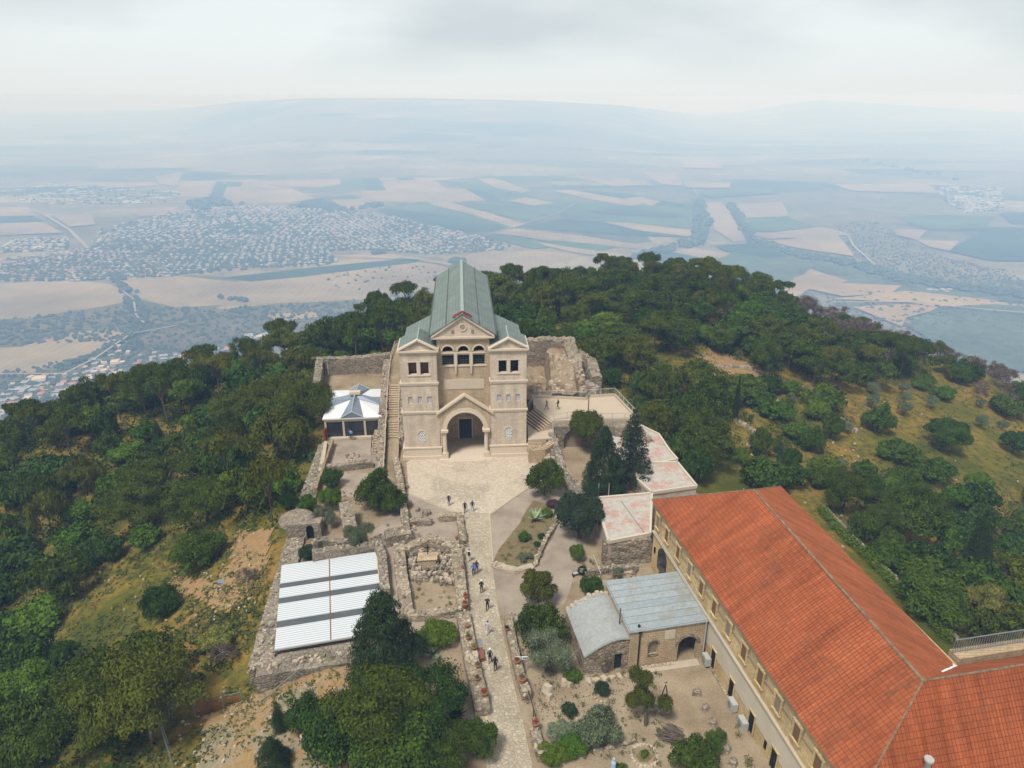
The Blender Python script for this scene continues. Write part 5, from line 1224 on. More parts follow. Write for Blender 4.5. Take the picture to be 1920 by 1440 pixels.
# pediments
P0 = MB(); P0.xprism([(-4.3, 18.55), (4.3, 18.55), (0, 21.5)], rec - .25, rec + .5)
P0.build('gable', 'church_stone', ch)
T0 = MB()
def rake(mb, xa, xb, z0, xc, zt, y0, y1, th=.26, over=.15):
    for x in (xa, xb):
        s = 1 if x > xc else -1; dx, dz = abs(x - xc), zt - z0; L_ = math.hypot(dx, dz); nx, nz = dz / L_, dx / L_
        e = (x + s * over, z0 - dz * over / dx)
        mb.xprism([e, (xc, zt), (xc, zt + th / nz * 1.0), (e[0], e[1] + th / nz * 1.0)], y0, y1)
TC = MB(); rake(TC, -4.3, 4.3, 18.55, 0, 21.5, rec - .55, rec + .5); TC.box(-4.5, 4.5, rec - .45, rec + .3, 18.25, 18.55)
for s in (-1, 1):
    xa, xb = (-9, -3.75) if s < 0 else (3.75, 9); cx = (xa + xb) / 2
    T0 = MB(); rake(T0, xa, xb, zc + .15, cx, 18.45, -.25, .5, .2); T0.box(xa - .28, xb + .28, -.28, 5.7, zc - .12, zc + .14); T0.box(xa - .12, xb + .12, -.14, .0, zc - .3, zc - .12)
    T0.box(xa - .14, xb + .14, -.14, 5.7, 12.0, 12.2).box(xa - .16, xb + .16, -.16, 5.7, 7.5, 7.72).box(xa - .08, xb + .08, -.09, 0, 11.8, 12.0).box(xa - .1, xb + .1, -.1, 0, 7.3, 7.5)
    T0.box(xa - .18, xb + .18, -.2, 5.7, 0, 1.75).box(xa - .26, xb + .26, -.28, 5.7, 1.75, 1.95).box(xa - .3, xb + .3, -.38, 5.7, 0, .55)
    T0.box(cx - .22, cx + .22, .0, .3, 13.35, 15.3).box(cx - 1.6, cx + 1.6, -.02, .1, 15.28, 15.44).box(cx - 1.6, cx + 1.6, -.06, .1, 13.18, 13.34)
    arch_ring(T0, cx - .02, 4.1 if s < 0 else 4.3, .47, .26, -.06, .1, 10); T0.build('cornice', 'church_trim', ch)
T0 = TC
for x in wx: arch_ring(T0, x, 16.3, .78, .2, rec - .1, rec + .1, 12)
T0.box(-3.2, 3.2, rec - .1, rec, 15.92, 16.12)
for x in (-1.11, 1.11):
    T0.box(x - .2, x + .2, rec - .22, rec, 14.2, 15.9); T0.tube((x, rec - .12, 12.9), (x, rec - .12, 14.2), .12, .2, 8)
T0.box(-3.3, 3.3, rec - .12, rec, 13.98, 14.16)
ring = [(math.cos(6.283 * i / 16), math.sin(6.283 * i / 16)) for i in range(16)]
for i in range(16):
    a, b_ = ring[i], ring[(i + 1) % 16]; T0.xprism([(a[0] * .42, 19.9 + a[1] * .42), (b_[0] * .42, 19.9 + b_[1] * .42), (b_[0] * .56, 19.9 + b_[1] * .56), (a[0] * .56, 19.9 + a[1] * .56)], rec - .35, rec - .2)
T0.box(-3.2, 3.2, rec - .05, rec, 18.0, 18.1)
T0.build('cornice', 'church_trim', ch)
MB().box(-.05, .05, rec - .31, rec - .25, 19.6, 20.2).box(-.3, .3, rec - .31, rec - .25, 19.86, 19.94).box(-.26, -.2, rec - .3, rec - .25, 19.7, 20.1).box(.2, .26, rec - .3, rec - .25, 19.7, 20.1).build('emblem', 'church_stone_shaded', ch)
for x in (-1.4, 1.4): MB().box(x - .2, x + .2, rec - .29, rec - .2, 19.0, 19.55).build('niche', 'shutter_grey', ch)
tb = MB().box(-2.9, 2.9, rec - .07, rec, 10.45, 11.95).build('inscription_panel', 'tablet_stone', ch); tb['label'] = 'pale stone panel with worn upright ribs'
mb = MB()
for i in range(14): mb.box(-2.7 + i * .41, -2.62 + i * .41, rec - .10, rec - .068, 10.55, 11.85)
mb.build('rib', 'church_trim', tb)
# porch
PO = MB(); panel(PO, -3.75, 3.75, 4.75, 7.45, -.05, 1.5, [(-2.7, 2.7, 4.75, 4.76, True)], seg=24)
PO.xprism([(-3.75, 7.45), (3.75, 7.45), (0, 10.0)], -.05, 1.45)
PO.box(-3.72, -2.95, .1, 6.3, 0, 4.75).box(2.95, 3.72, .1, 6.3, 0, 4.75)
panel(PO, -3.0, 3.0, 0, 7.4, 6.2, .5, [(-.98, .98, 0, 3.5, False)]); PO.box(-3.7, 3.7, 1.45, 6.3, 7.3, 7.5)
for i in range(12):
    t0, t1 = math.pi * i / 12, math.pi * (i + 1) / 12; f = lambda q, t: (-q * math.cos(t), 4.75 + q * math.sin(t)); PO.xprism([f(2.7, t0), f(2.7, t1), f(2.95, t1), f(2.95, t0)], 1.46, 6.2)
PO.build('porch', 'church_stone_shaded', ch)
PT_ = MB(); rake(PT_, -3.9, 3.9, 7.25, 0, 10.0, -.35, .3, .28, .25); arch_ring(PT_, 0, 4.75, 2.72, .62, -.16, -.04, 24); arch_ring(PT_, 0, 4.75, 2.68, .2, -.24, -.15, 24)
MB().box(-1.2, 1.2, 6.08, 6.2, 3.5, 3.85).box(-1.2, -.98, 6.1, 6.2, 0, 3.5).box(.98, 1.2, 6.1, 6.2, 0, 3.5).build('door_frame', 'church_trim', ch)
PT_.build('porch_trim', 'church_trim', ch)
for x in (-3.05, 3.05):
    MB().box(x - .45, x + .45, -.5, .4, 0, .95).lathe((x, -.05, .95), [(.40, 0), (.40, .12), (.32, .2), (.29, 2.85)], 14).build('column', 'church_trim', ch)
    MB().lathe((x, -.05, 3.8), [(.30, 0), (.34, .3), (.5, .62)], 12).box(x - .55, x + .55, -.6, .5, 4.42, 4.75).build('capital', 'church_trim', ch)
MB().box(-.98, .98, 6.5, 6.6, 0, 3.5).build('door', 'dark_door', ch)
MB().box(-3.9, 3.9, -.9, 6.2, 0, .12).box(-2.6, 2.6, -1.3, -.9, 0, .06).build('step', 'church_trim', ch)
# window infills
for s in (-1, 1):
    cx = s * 6.375
    for o in (-.85, .85): MB().box(cx + o - .57, cx + o + .57, 1.2, 1.3, 13.35, 15.25).build('window', 'dark_opening' if s > 0 else 'shutter_interior_brown', ch)  # back planes in the open tower windows, interior darkness put into their colour
    for o in (-1.38, -.02, 1.34):
        wn_ = MB().box(cx + o - .31, cx + o + .31, .25, .3, 8.95, 10.0).build('window', 'glass_pale', ch); g_ = MB()
        for k in range(3): g_.box(cx + o - .31 + k * .2 + .08, cx + o - .31 + k * .2 + .13, .17, .22, 8.95, 10.0)
        for k in range(5): g_.box(cx + o - .31, cx + o + .31, .16, .17, 9.05 + k * .2, 9.1 + k * .2)
        g_.build('lattice', 'lattice_white', wn_)
    zb = 2.7 if s < 0 else 2.9; wn_ = MB().box(cx - .47, cx + .43, .3, .35, zb, zb + 1.85).build('window', 'dark_opening', ch); g_ = MB()
    for r_ in range(7):
        for k in range(3):
            ox = (cx - .32 + k * .30) + (.0 if r_ % 2 else .0); oz = zb + .14 + r_ * .26
            if r_ % 2 and k == 2: pass
            g_.box(ox - .15, ox + .15, .02, .14, oz + .05, oz + .13)
            g_.box(ox - .15 + (r_ % 2) * .13, ox + .02 + (r_ % 2) * .13, .02, .14, oz - .13, oz + .02)
    g_.build('lattice', 'lattice_white', wn_)
for x in wx:
    wn_ = MB().box(x - .82, x + .82, rec + .45, rec + .5, 14.1, 15.75).build('window', 'dark_opening', ch); g_ = MB()
    for k in range(5): g_.box(x - .8 + k * .39, x - .77 + k * .39, rec + .3, rec + .33, 14.15, 15.7)
    for k in range(4): g_.box(x - .82, x + .82, rec + .26, rec + .29, 14.5 + k * .36, 14.53 + k * .36)
    g_.build('grille', 'roof_line', wn_)
# roofs
RF = MB()
def slab(mb, a, b_, c, d, th=.14, mi=0):
    n = (Vector(b_) - Vector(a)).cross(Vector(d) - Vector(a)).normalized() * -th
    if n.z > 0: n = -n
    q = [Vector(p) + n for p in (a, b_, c, d)]; n_up = (Vector(b_) - Vector(a)).cross(Vector(d) - Vector(a)).z > 0
    A_ = [a, b_, c, d] if n_up else [d, c, b_, a]; B_ = q if n_up else q[::-1]
    mb.poly(A_, mi); mb.poly(list(B_)[::-1], mi)
    for i in range(4): j = (i + 1) % 4; mb.poly([A_[i], B_[i], B_[j], A_[j]], mi)
ye = 36.3
slab(RF, (-4.7, .9, 18.9), (0, .9, 21.85), (0, ye, 21.85), (-4.7, ye, 18.9)); slab(RF, (0, .9, 21.85), (4.7, .9, 18.9), (4.7, ye, 18.9), (0, ye, 21.85))
RF.build('roof', 'church_roof', ch)
RS = MB(); RS.box(-.22, .22, .9, ye, 21.72, 21.98)
RS.build('ridge_strip', 'roof_strip', ch)
RL = MB()
for s in (-1, 1):
    RL.box(s * 2.35 - .07, s * 2.35 + .07, 1.2, ye + .1, 20.25, 20.48); RL.box(s * 4.72 - .1, s * 4.72 + .1, .8, ye + .1, 18.72, 18.98)
RL.build('gutter', 'roof_line', ch)
for s in (-1, 1):
    cx = s * 6.375; o = MB()
    slab(o, (cx - 2.95, -.2, zc + .05), (cx, -.2, 18.5), (cx, 5.9, 18.5), (cx - 2.95, 5.9, zc + .05)); slab(o, (cx, -.2, 18.5), (cx + 2.95, -.2, zc + .05), (cx + 2.95, 5.9, zc + .05), (cx, 5.9, 18.5))
    o.xprism([(cx - 2.7, zc + .1), (cx + 2.7, zc + .1), (cx, 18.35)], 5.5, 5.75)
    tr_ = o.build('tower_roof', 'church_roof', ch); MB().box(cx - .1, cx + .1, -.25, 5.9, 18.42, 18.62).build('ridge_strip', 'roof_strip', tr_)
    o = MB(); slab(o, (s * 9.0, 5.7, 15.6), (s * 4.4, 5.7, 17.9), (s * 4.4, 15.6, 17.9), (s * 9.0, 15.6, 15.6)); slab(o, (s * 8.2, 18.0, 10.1), (s * 4.4, 18.0, 11.6), (s * 4.4, 30, 11.6), (s * 8.2, 30, 10.1))
    o.build('aisle_roof', 'church_roof', ch)
mb = MB()
for s in (-1, 1):
    mb.tube((0, .75, 22.25), (s * 1.35, .75, 21.5), .10).tube((0, 1.5, 22.2), (s * 1.3, 1.5, 21.5), .08)
    for k in (.5, 1.1): mb.tube((s * k, .75, 22.25 - k * .6), (s * k, 1.5, 22.25 - k * .6), .07).box(s * k - .09, s * k + .09, .65, .85, 22.1 - k * .6, 22.36 - k * .6)
mb.build('ridge_ornament', 'red_metal', ch)

# ------------------------------------------------------------ stairs beside the church (left)
def rail(name, pts, label, matn='cream_paint', hgt=1.05, group=None, mesh=False, gap=1.6):
    o = MB(); 
    for p, q in zip(pts, pts[1:]):
        p, q = Vector(p), Vector(q); n = max(1, round((q - p).length / gap)); up = Vector((0, 0, hgt))
        o.tube(p + up, q + up, .045, n=5)
        if mesh: o.tube(p + up * .12, q + up * .12, .03, n=4)
        for i in range(n + 1): c = p + (q - p) * i / n; o.tube(c, c + up, .04, n=5)
        if mesh:
            m_ = int((q - p).length / .35)
            for i in range(m_): c = p + (q - p) * i / m_; o.tube(c + up * .12, c + up, .010, n=3, caps=False)
            for k in (.35, .55, .78): o.tube(p + up * k, q + up * k, .008, n=3, caps=False)
    return tag(o.build(name, matn), label, 'railing', group)
SX = lambda y: -17.55 - (y - 92) * .115
st = thing('staircase', 'long stone staircase climbing between pavilion and church', 'stairs', (0, 0, 0))
mb = MB(); mb.prism([(SX(90) - .9, 90), (SX(90) + .9, 90), (SX(98) + .9, 98), (SX(98) - .9, 98)], -.3, .06)
pr = [(90, 0), (98, 1.0)]
mb2 = MB(); b0 = [(SX(90) - .9, 90, .05), (SX(90) + .9, 90, .05), (SX(98) + .9, 98, 1.3), (SX(98) - .9, 98, 1.3)]
mb2.poly(b0); mb2.poly([(x, y, -.3) for x, y, z in b0][::-1])
for i in range(4): j = (i + 1) % 4; mb2.poly([(b0[i][0], b0[i][1], -.3), (b0[j][0], b0[j][1], -.3), b0[j], b0[i]])
mb2.build('ramp', 'dirt', st)
mb = MB(); y, z = 98.0, 1.3
for k in range(21):
    dy = .5 if k != 6 else 1.6; z += .2; mb.box(SX(y) - .9, SX(y) + .9, y, y + dy, -.3, z, 0); mb.box(SX(y) - .92, SX(y) + .92, y - .05, y + .07, z - .05, z + .02, 1); y += dy
YT, ZT = y, z
mb.build('step', ['annex_stone', 'pale_stone'], st)
MB().prism([(SX(YT) - 1.2, YT), (SX(YT) + 1.5, YT), (-16.6, 131), (-22.6, 131)], -.3, ZT + .02).build('landing', 'dirt', st)
rwall('stair_wall', [(SX(88) - 1.6, 88), (SX(97) - 1.7, 97), (SX(103) - 1.7, 103), (SX(112) - 1.6, 112.5), (-22.6, 121)], 1.2, [1.0, 2.4, 4.0, 6.0, 5.7], 'rough stone wall on the left side of the long staircase', mats=('ruin_stone', 'loose_stone'), topn=1.4)
rwall('stair_wall', [(SX(97) + 1.25, 97), (SX(103) + 1.25, 103), (SX(112) + 1.2, 112)], .7, [1.9, 3.8, 6.2], 'rough stone wall between the long staircase and the church', mats=('ruin_stone', 'loose_stone'), topn=1.4)
rail('stair_railing', [(SX(88) - .95, 88, .9), (SX(97) - 1.0, 97, 2.4), (SX(110) - 1.0, 110, 5.5), (-21.9, 121, 5.6)], 'pale handrail along the left of the long staircase')
rail('stair_railing', [(SX(98) + .85, 98, 1.6), (SX(104) + .85, 104, 3.4), (SX(109) + .85, 109, 5.2)], 'pale handrail along the right of the long staircase')
rail('landing_railing', [(-22.0, 121, 5.5), (-22.4, 129, 5.5), (-17.2, 129, 5.5)], 'mesh railing around the landing at the top of the long staircase', mesh=True)

# ------------------------------------------------------------ pavilion (left)
pv_ = thing('pavilion', 'glass fronted pavilion with a white roof and dark star shaped skylight', 'pavilion', (-29.3, 100.5, 0), R(5.5))
Wd, Dp, Ze = 8.7, 11.0, 3.6
mb = MB().box(0, .25, 0, Dp, 0, Ze - .3).box(Wd - .25, Wd, 0, Dp, 0, Ze - .3).box(.25, Wd - .25, Dp - .25, Dp, 0, Ze - .3)
mb.build('wall', 'cream_paint', pv_)
mb = MB().box(0, Wd, -.1, .2, Ze - .75, Ze - .3).box(-.15, Wd + .15, -.6, 0, 0, .25)
for x in (.0, 2.75, 6.05, Wd - .3): mb.box(x, x + .3, -.12, .2, .25, Ze - .75)
mb.build('frame', 'cream_paint', pv_)
for x0, x1 in ((.3, 2.75), (3.05, 6.05), (6.35, Wd - .3)):
    g_ = MB().box(x0, x1, .05, .12, .25, Ze - .75).build('window', 'glass_dark', pv_); f_ = MB(); n = 4 if x1 - x0 > 2.6 else 3
    for i in range(n + 1): x = x0 + (x1 - x0) * i / n; f_.box(x - .03, x + .03, -.0, .05, .25, Ze - .75)
    f_.box(x0, x1, 0, .04, 1.0, 1.05); f_.build('mullion', 'black_pipe', g_)
rf = MB(); cxr, cyr = Wd / 2, Dp / 2; A0 = [(-.2, -.3), (Wd + .2, -.3), (Wd + .2, Dp + .3), (-.2, Dp + .3)]; zt = 4.6
for i in range(4): a, b_ = A0[i], A0[(i + 1) % 4]; rf.poly([(*a, Ze - .1), (*b_, Ze - .1), (cxr, cyr, zt)])
rf.prism(A0, Ze - .32, Ze - .1); rf.build('roof', 'white_paint', pv_)
ski = MB(); edge = MB(); gap = 1.75; zg = Ze + .95; za = 5.3
for i in range(4):
    a, b_ = A0[i], A0[(i + 1) % 4]; m_ = ((a[0] + b_[0]) / 2, (a[1] + b_[1]) / 2); d = Vector((b_[0] - a[0], b_[1] - a[1], 0)).normalized()
    l = Vector((*m_, Ze - .02)) - d * gap; r_ = Vector((*m_, Ze - .02)) + d * gap; t_ = Vector((*m_, zg if i % 2 == 0 else Ze + .3)); c = Vector((cxr, cyr, za)); cl = Vector((cxr, cyr, zt + .05)) - d * .5; cr_ = Vector((cxr, cyr, zt + .05)) + d * .5
    ski.poly([l, t_, c, cl]); ski.poly([t_, r_, cr_, c]); ski.poly([l, r_, t_])
    edge.tube(l, t_, .09, n=5).tube(t_, r_, .09, n=5)
    edge.tube(t_, c, .05, n=4)
    for k in (.25, .5, .75):
        for s0, e0 in ((l, cl), (r_, cr_)): p = s0.lerp(e0, k); q = t_.lerp(c, k); edge.tube(p + Vector((0, 0, .02)), q + Vector((0, 0, .02)), .022, n=4)
s_ = ski.build('skylight', 'glass_blue', pv_); edge.build('glazing_bar', 'white_metal', s_)
MB().box(cxr - .85, cxr + .85, cyr - .5, cyr + .5, 5.15, 5.6).build('roof_cap', 'cream_paint', pv_)
# small stair by the patio
st = thing('patio_stairs', 'short stone flight beside the patio right of the pavilion', 'stairs', (-21.0, 95.0, 0), R(5))
mb = MB()
for k in range(8): mb.box(0, 1.9, k * .45, (k + 1) * .45 if k < 7 else 5.0, 0, .22 * (k + 1), 0); mb.box(-.02, 1.92, k * .45 - .04, k * .45 + .06, .22 * (k + 1) - .05, .22 * (k + 1) + .015, 1)
mb.build('step', ['annex_stone', 'pale_stone'], st)
rail('patio_railing', [(-21.1, 94.9, 0), (-21.5, 99, 1.7)], 'dark handrail at the left of the short patio flight', 'black_pipe')
rail('patio_railing', [(-18.9, 88.5, .2), (-18.9, 95, .8), (-19.5, 99, 2.2), (-19.7, 103, 2.6)], 'pale handrail at the right of the short patio flight')
tag(MB().prism([G(597, 884, .8), G(606, 882, .8), G(614, 828, .8), G(608, 828, .8)], 0, .9).build('parapet', 'pale_stone'), 'pale smooth parapet on the left edge of the patio', 'parapet')
for px, py, r_ in ((662, 856, .9), (658, 868, .7)):
    mb = MB()
    for i in range(12): a = 6.283 * i / 12; x, y = G(px, py); mb.stone(x + math.cos(a) * r_, y + math.sin(a) * r_ * .8, 0, .35, mi=rnd.randint(0, 1))
    mb.stone(x, y, 0, .5); tag(mb.build('stone_ring', ['loose_stone', 'rubble_grey']), 'ring of stones in the middle of the patio' if r_ > .8 else 'smaller stone heap at the lower edge of the patio', 'stone ring')
x, y = G(610, 815, 1); tag(MB().box(x - .15, x + .15, y - .5, y + .5, .0, 2.0).build('red_banner', 'red_flowers'), 'narrow red banner at the left of the pavilion', 'banner')

# ------------------------------------------------------------ lamp and flag poles
def pole(px, py, z, hgt, label, matn='white_metal', lamp=True, name='lamp_post', cat='lamp post'):
    x, y = G(px, py, z); t_ = thing(name, label, cat, (x, y, z)); MB().tube((0, 0, 0), (0, 0, hgt), .07, .045, 6).build('pole', matn, t_)
    if lamp: MB().box(-.25, .25, -.15, .1, hgt, hgt + .22).build('lamp', 'grey_metal', t_)
pole(616, 703, 3.4, 2.6, 'floodlight post on the wall behind the pavilion'); pole(1033, 704, 6, 3.4, 'thin pale pole on the ruined wall right of the church', lamp=False, name='pole', cat='pole')
pole(1069, 741, 4, 2.4, 'thin pale pole behind the terrace railing', lamp=False, name='pole', cat='pole')
x, y = G(1102, 795, 3.4); t_ = thing('flagpole', 'rusty brown mast at the front edge of the terrace', 'mast', (x, y, 3.2)); MB().tube((0, 0, 0), (0, 0, 4.9), .12, .07, 6).build('pole', 'wood', t_); MB().box(-.2, .2, -.15, .15, 4.9, 5.15).build('lamp', 'grey_metal', t_)
for px, py, lb in ((1122, 930, 'left one of two short pale posts beside the dark fig tree'), (1141, 930, 'right one of two short pale posts beside the dark fig tree')): pole(px, py, 1, 1.9, lb, lamp=False, name='post', cat='post')
# ------------------------------------------------------------ terrace right of the church
te = thing('terrace', 'cream viewing terrace right of the church', 'terrace', (0, 0, 0))
TP = [(6.2, 98.6), (19.2, 99.2), (17.0, 108.3), (12.3, 107.6), (12.1, 106.6), (3.6, 107.8), (3.6, 103.5)]
MB().prism(TP, -1.5, 4.0).build('floor', 'terrace_floor', te)
mb = MB(); A_s, B_s = Vector((3.6, 103.5)), Vector((6.2, 98.6)); n_s = Vector((-.88, -.47))
for k in range(6):
    q = [A_s + n_s * .40 * k, B_s + n_s * .40 * k, B_s + n_s * .40 * (k + 1), A_s + n_s * .40 * (k + 1)]; mb.prism([tuple(v) for v in q], -.2, 3.8 - k * .2, 0)
    q = [A_s + n_s * (.40 * k + .34), B_s + n_s * (.40 * k + .34), B_s + n_s * (.40 * (k + 1) + .01), A_s + n_s * (.40 * (k + 1) + .01)]; mb.prism([tuple(v) for v in q], 3.6 - k * .2, 3.81 - k * .2, 1)
mb.build('step', ['terrace_floor', 'shutter_interior_brown'], te)
mb = MB()
for a, b_ in zip([TP[6], TP[5], TP[4], TP[3], TP[2]], [TP[5], TP[4], TP[3], TP[2], TP[1]]):
    d = Vector((b_[0] - a[0], b_[1] - a[1])).normalized(); n = Vector((-d.y, d.x)) * .15; a_, b2 = Vector(a), Vector(b_); mb.prism([tuple(a_ + n), tuple(a_ - n), tuple(b2 - n), tuple(b2 + n)], 3.5, 4.35)
mb.build('parapet', 'terrace_floor', te)
MB().prism([(2.4, 94.8), (6.2, 95.4), (6.2, 98.5), (3.0, 104.8), (2.4, 104.8)], -.5, 2.6).build('lower_landing', 'terrace_floor', te)
rail('terrace_railing', [(3.7, 106.8, 4.3), (7.6, 107.3, 4.3), (12.0, 106.7, 4.3), (12.3, 107.6, 4.3), (17.0, 108.3, 4.3), (19.2, 99.2, 4.2)], 'white mesh railing along the rear and right of the terrace', 'white_metal', mesh=True, gap=2.0)
rail('terrace_railing', [(19.2, 99.2, 4.0), (13.5, 98.9, 4.0), (12.6, 100.6, 4.0), (6.4, 98.7, 4.0)], 'pale mesh railing along the front edge of the terrace', 'white_metal', mesh=True, gap=2.0)
rail('stair_railing', [(6.2, 95.6, 2.6), (6.2, 98.4, 2.6)], 'short railing at the lower landing right of the church', 'white_metal', mesh=True)
rail('stair_railing', [(2.6, 104.5, 3.0), (3.7, 106.8, 4.0)], 'short railing beside the church at the top of the terrace steps', 'white_metal', mesh=True)
mb = MB()
for k in range(5): mb.box(2.4, 4.4, 94.8 - (k + 1) * .4, 94.8 - k * .4, 0, 2.2 - k * .25)
tag(mb.build('side_steps', 'annex_stone'), 'few stone steps against the right flank of the church', 'stairs')
# masonry below the terrace with the arched gateway
tw = thing('terrace_substructure', 'rough stone wall with a wide arched gateway below the terrace', 'wall', (0, 0, 0))
mb = MB(); panel(mb, 6.2, 15.5, 0, 3.7, 97.0, 1.2, [(7.9, 11.5, 0, 1.6, True)], seg=12); mb.box(15.5, 19.3, 96.6, 98.9, -.3, 3.7, j=.1).box(6.2, 15.5, 98.2, 98.55, 0, 3.6)
mb.build('wall', 'ruin_stone', tw); mb = MB(); arch_ring(mb, 9.7, 1.6, 1.8, .4, 96.88, 97.05, 14); mb.build('arch_trim', 'rubble_grey', tw)
MB().box(7.9, 11.5, 97.6, 97.75, 0, 3.4).build('gate', 'shutter_grey', tw)
rwall('landing_wall', [(2.5, 92.8), (4.6, 92.9), (6.0, 94.6)], 1.0, [2.2, 2.3, 2.4], 'stone block wall below the landing at the right corner of the church', mats=('annex_stone', 'loose_stone'))
mb = MB()
for k in range(9): mb.stone(5.6 + k * .10, 92.3 - k * .55 + 3, max(.1, 2.4 - k * .3) - .4, .9, .7, .5, mi=k % 2)
wallrun(mb, [(6.0, 96.5), (6.6, 93.5), (7.2, 90.5)], 1.0, [3.0, 1.8, .6], 0)
tag(mb.build('broken_stair', ['rubble_grey', 'pale_stone']), 'crumbling stepped stub of masonry left of the arched gateway', 'masonry')
mb = MB()
for k in range(9): mb.box(4.7, 5.6, 90.2 + k * .5, 90.7 + k * .5, 0, .2 + k * .2)
tag(mb.build('narrow_stairs', 'loose_stone'), 'narrow steep stair left of the crumbling masonry stub', 'stairs')

# ruined fortress walls behind the terrace
rwall('fortress_wall', [(2.2, 124.5), (6, 124.8), (10.2, 125.2)], 2.2, [8.2, 8.6, 8.3], 'high ruined wall of grey masonry behind the terrace', mats=('ruin_stone', 'loose_stone'), topn=1.2, jit=.18)
rwall('fortress_wall', [(10.4, 125.6), (11.2, 120), (11.4, 114.5)], 2.2, [8.6, 6.4, 4.6], 'broken tower stub at the end of the high ruined wall', mats=('ruin_stone', 'loose_stone'), jit=.25)
rwall('fortress_wall', [(11.9, 124), (14.4, 121.0), (14.8, 115.5)], 1.8, [6.6, 5.6, 4.6], 'outer ruined wall curving down beside the woods', z0=0, mats=('ruin_stone', 'loose_stone'), jit=.22)
mb = MB(); NXX, NYY = 16, 18; b = 0
for j in range(NYY):
    for i in range(NXX):
        x = 2.6 + i * .68; y = 108.2 + j * .96; f = j / (NYY - 1); z = (3.9 + 2.6 * f + (.5 if x < 11 else -.8) if x > 6.6 else 3.2 - 1.2 * math.sin(f * 3.1) + .5 * f) + rnd.uniform(-.25, .25)
        mb.v.append((x, y, z))
for j in range(NYY - 1):
    for i in range(NXX - 1): k = j * NXX + i; mb.f.append((k, k + 1, k + NXX + 1, k + NXX)); mb.m.append(0)
for _ in range(110): x, y = rnd.uniform(3, 12.5), rnd.uniform(108.5, 123); mb.stone(x, y, (4.2 + 2.6 * (y - 108.2) / 16.3) if x > 6.6 else 2.4, rnd.uniform(.3, .9), mi=1)
tag(mb.build('rubble_slope', ['ruin_earth', 'loose_stone']), 'sloping rubble and earth between terrace and high ruined wall', 'rubble')
rwall('fallen_wall', [(12.6, 113), (14.2, 110.5), (13.4, 109.2)], 1.2, [4.9, 4.6, 4.2], 'tumbled stones at the rear right corner of the terrace', z0=0, mats=('ruin_stone', 'loose_stone'), jit=.2, topn=2)

# ------------------------------------------------------------ peeling painted roof terraces
def roofterr(name, pix, z, label, rim=.22, thick=4.5):
    ps = [G(px, py, z) for px, py in pix]; o = thing(name, label, 'roof terrace', (0, 0, 0))
    MB().prism(ps, z - thick, z).build('roof_slab', ['peeling_paint'], o); mb = MB()
    for a, b_ in zip(ps, ps[1:] + ps[:1]):
        a, b_ = Vector(a), Vector(b_); d = (b_ - a).normalized(); n = Vector((-d.y, d.x)) * .14
        mb.prism([tuple(a + n), tuple(a - n), tuple(b_ - n), tuple(b_ + n)], z - .2, z + rim)
    mb.build('rim', 'plaster', o); return o
o = roofterr('roof_terrace', [(1116,935),(1222,926),(1219,1001),(1141,1016)], 3.3, 'peeling white roof terrace with faint red paint beside the long building')
ps = [G(px, py, 3.3) for px, py in ((1164, 939), (1210, 1002))]; MB().tube((*ps[0], 3.33), (*ps[1], 3.33), .05, n=4).build('seam', 'grey_metal', o)
roofterr('roof_terrace', [(1205,868),(1270,868),(1306,912),(1222,924),(1195,900)], 2.6, 'peeling red and white roof terrace touching the corner of the long building')
roofterr('roof_terrace', [(1110,800),(1150,790),(1190,793),(1235,815),(1255,845),(1270,862),(1215,872),(1195,885),(1150,850)], 2.2, 'upper roof terrace with large red peeling patches below the viewing terrace')
o = roofterr('roof_terrace', [(1170,862),(1205,858),(1222,880),(1196,894)], 2.9, 'small raised white roof beside the tall tiered conifer'); 
rwall('yard_retaining_wall', [G(1130, 1056, 0), G(1217, 1050, 0)], 1.0, [2.9, 3.1], 'earthy rubble wall holding up the peeling roof terrace', mats=('ruin_stone', 'loose_stone'), jit=.15, topn=.4)
rwall('rock_edge', [(19.6, 98.0), (20.6, 93.5), (22.2, 89.5), (23.4, 86.5)], 1.8, [5.6, 5.2, 5.0, 4.6], 'broken rock edge along the outer side of the peeling roof terraces', z0=-3.2, mats=('ruin_stone', 'loose_stone'), jit=.25, topn=1.5)

# ------------------------------------------------------------ annex and vault
AR = math.atan2(.186, .982)
an = thing('annex', 'square stone annex with a patched grey metal roof and arched opening', 'annex', (10.85, 51.9, 0), AR)
mb = MB(); panel(mb, 0, 7.6, 0, 4.35, 0, .5, [(1.9, 2.9, 1.3, 2.45, True), (4.9, 6.85, 0, 1.9, True)], seg=12)
mb.box(0, .5, .5, 7.3, 0, 4.35).box(.5, 7.6, 6.8, 7.3, 0, 4.35); mb.box(4.3, 4.55, .5, 3.5, 0, 4.3).box(4.55, 7.6, 3.4, 3.6, 0, 4.3); mb.build('wall', 'annex_stone', an)
mb = MB(); arch_ring(mb, 5.875, 1.9, .98, .3, -.04, .06, 14); arch_ring(mb, 2.4, 2.45, .5, .16, -.03, .05, 10); mb.box(1.82, 2.98, -.06, .1, 1.18, 1.3); mb.build('arch_trim', 'rubble_grey', an)
MB().box(1.9, 2.9, .3, .36, 1.3, 2.96).build('window', 'shutter_grey', an)
MB().box(3.45, 4.45, -.04, .02, 2.95, 3.95).build('panel', 'plaster', an)
mb = MB(); slab(mb, (-.12, -.15, 4.42), (7.7, -.15, 4.55), (7.7, 7.4, 4.62), (-.12, 7.4, 4.5), .1); mb.build('roof', 'annex_roof', an)
MB().tube((.95, -.12, 0), (.95, -.12, 4.35), .07, n=6).box(.8, 1.1, -.22, 0, 4.2, 4.4).build('downpipe', 'black_pipe', an)
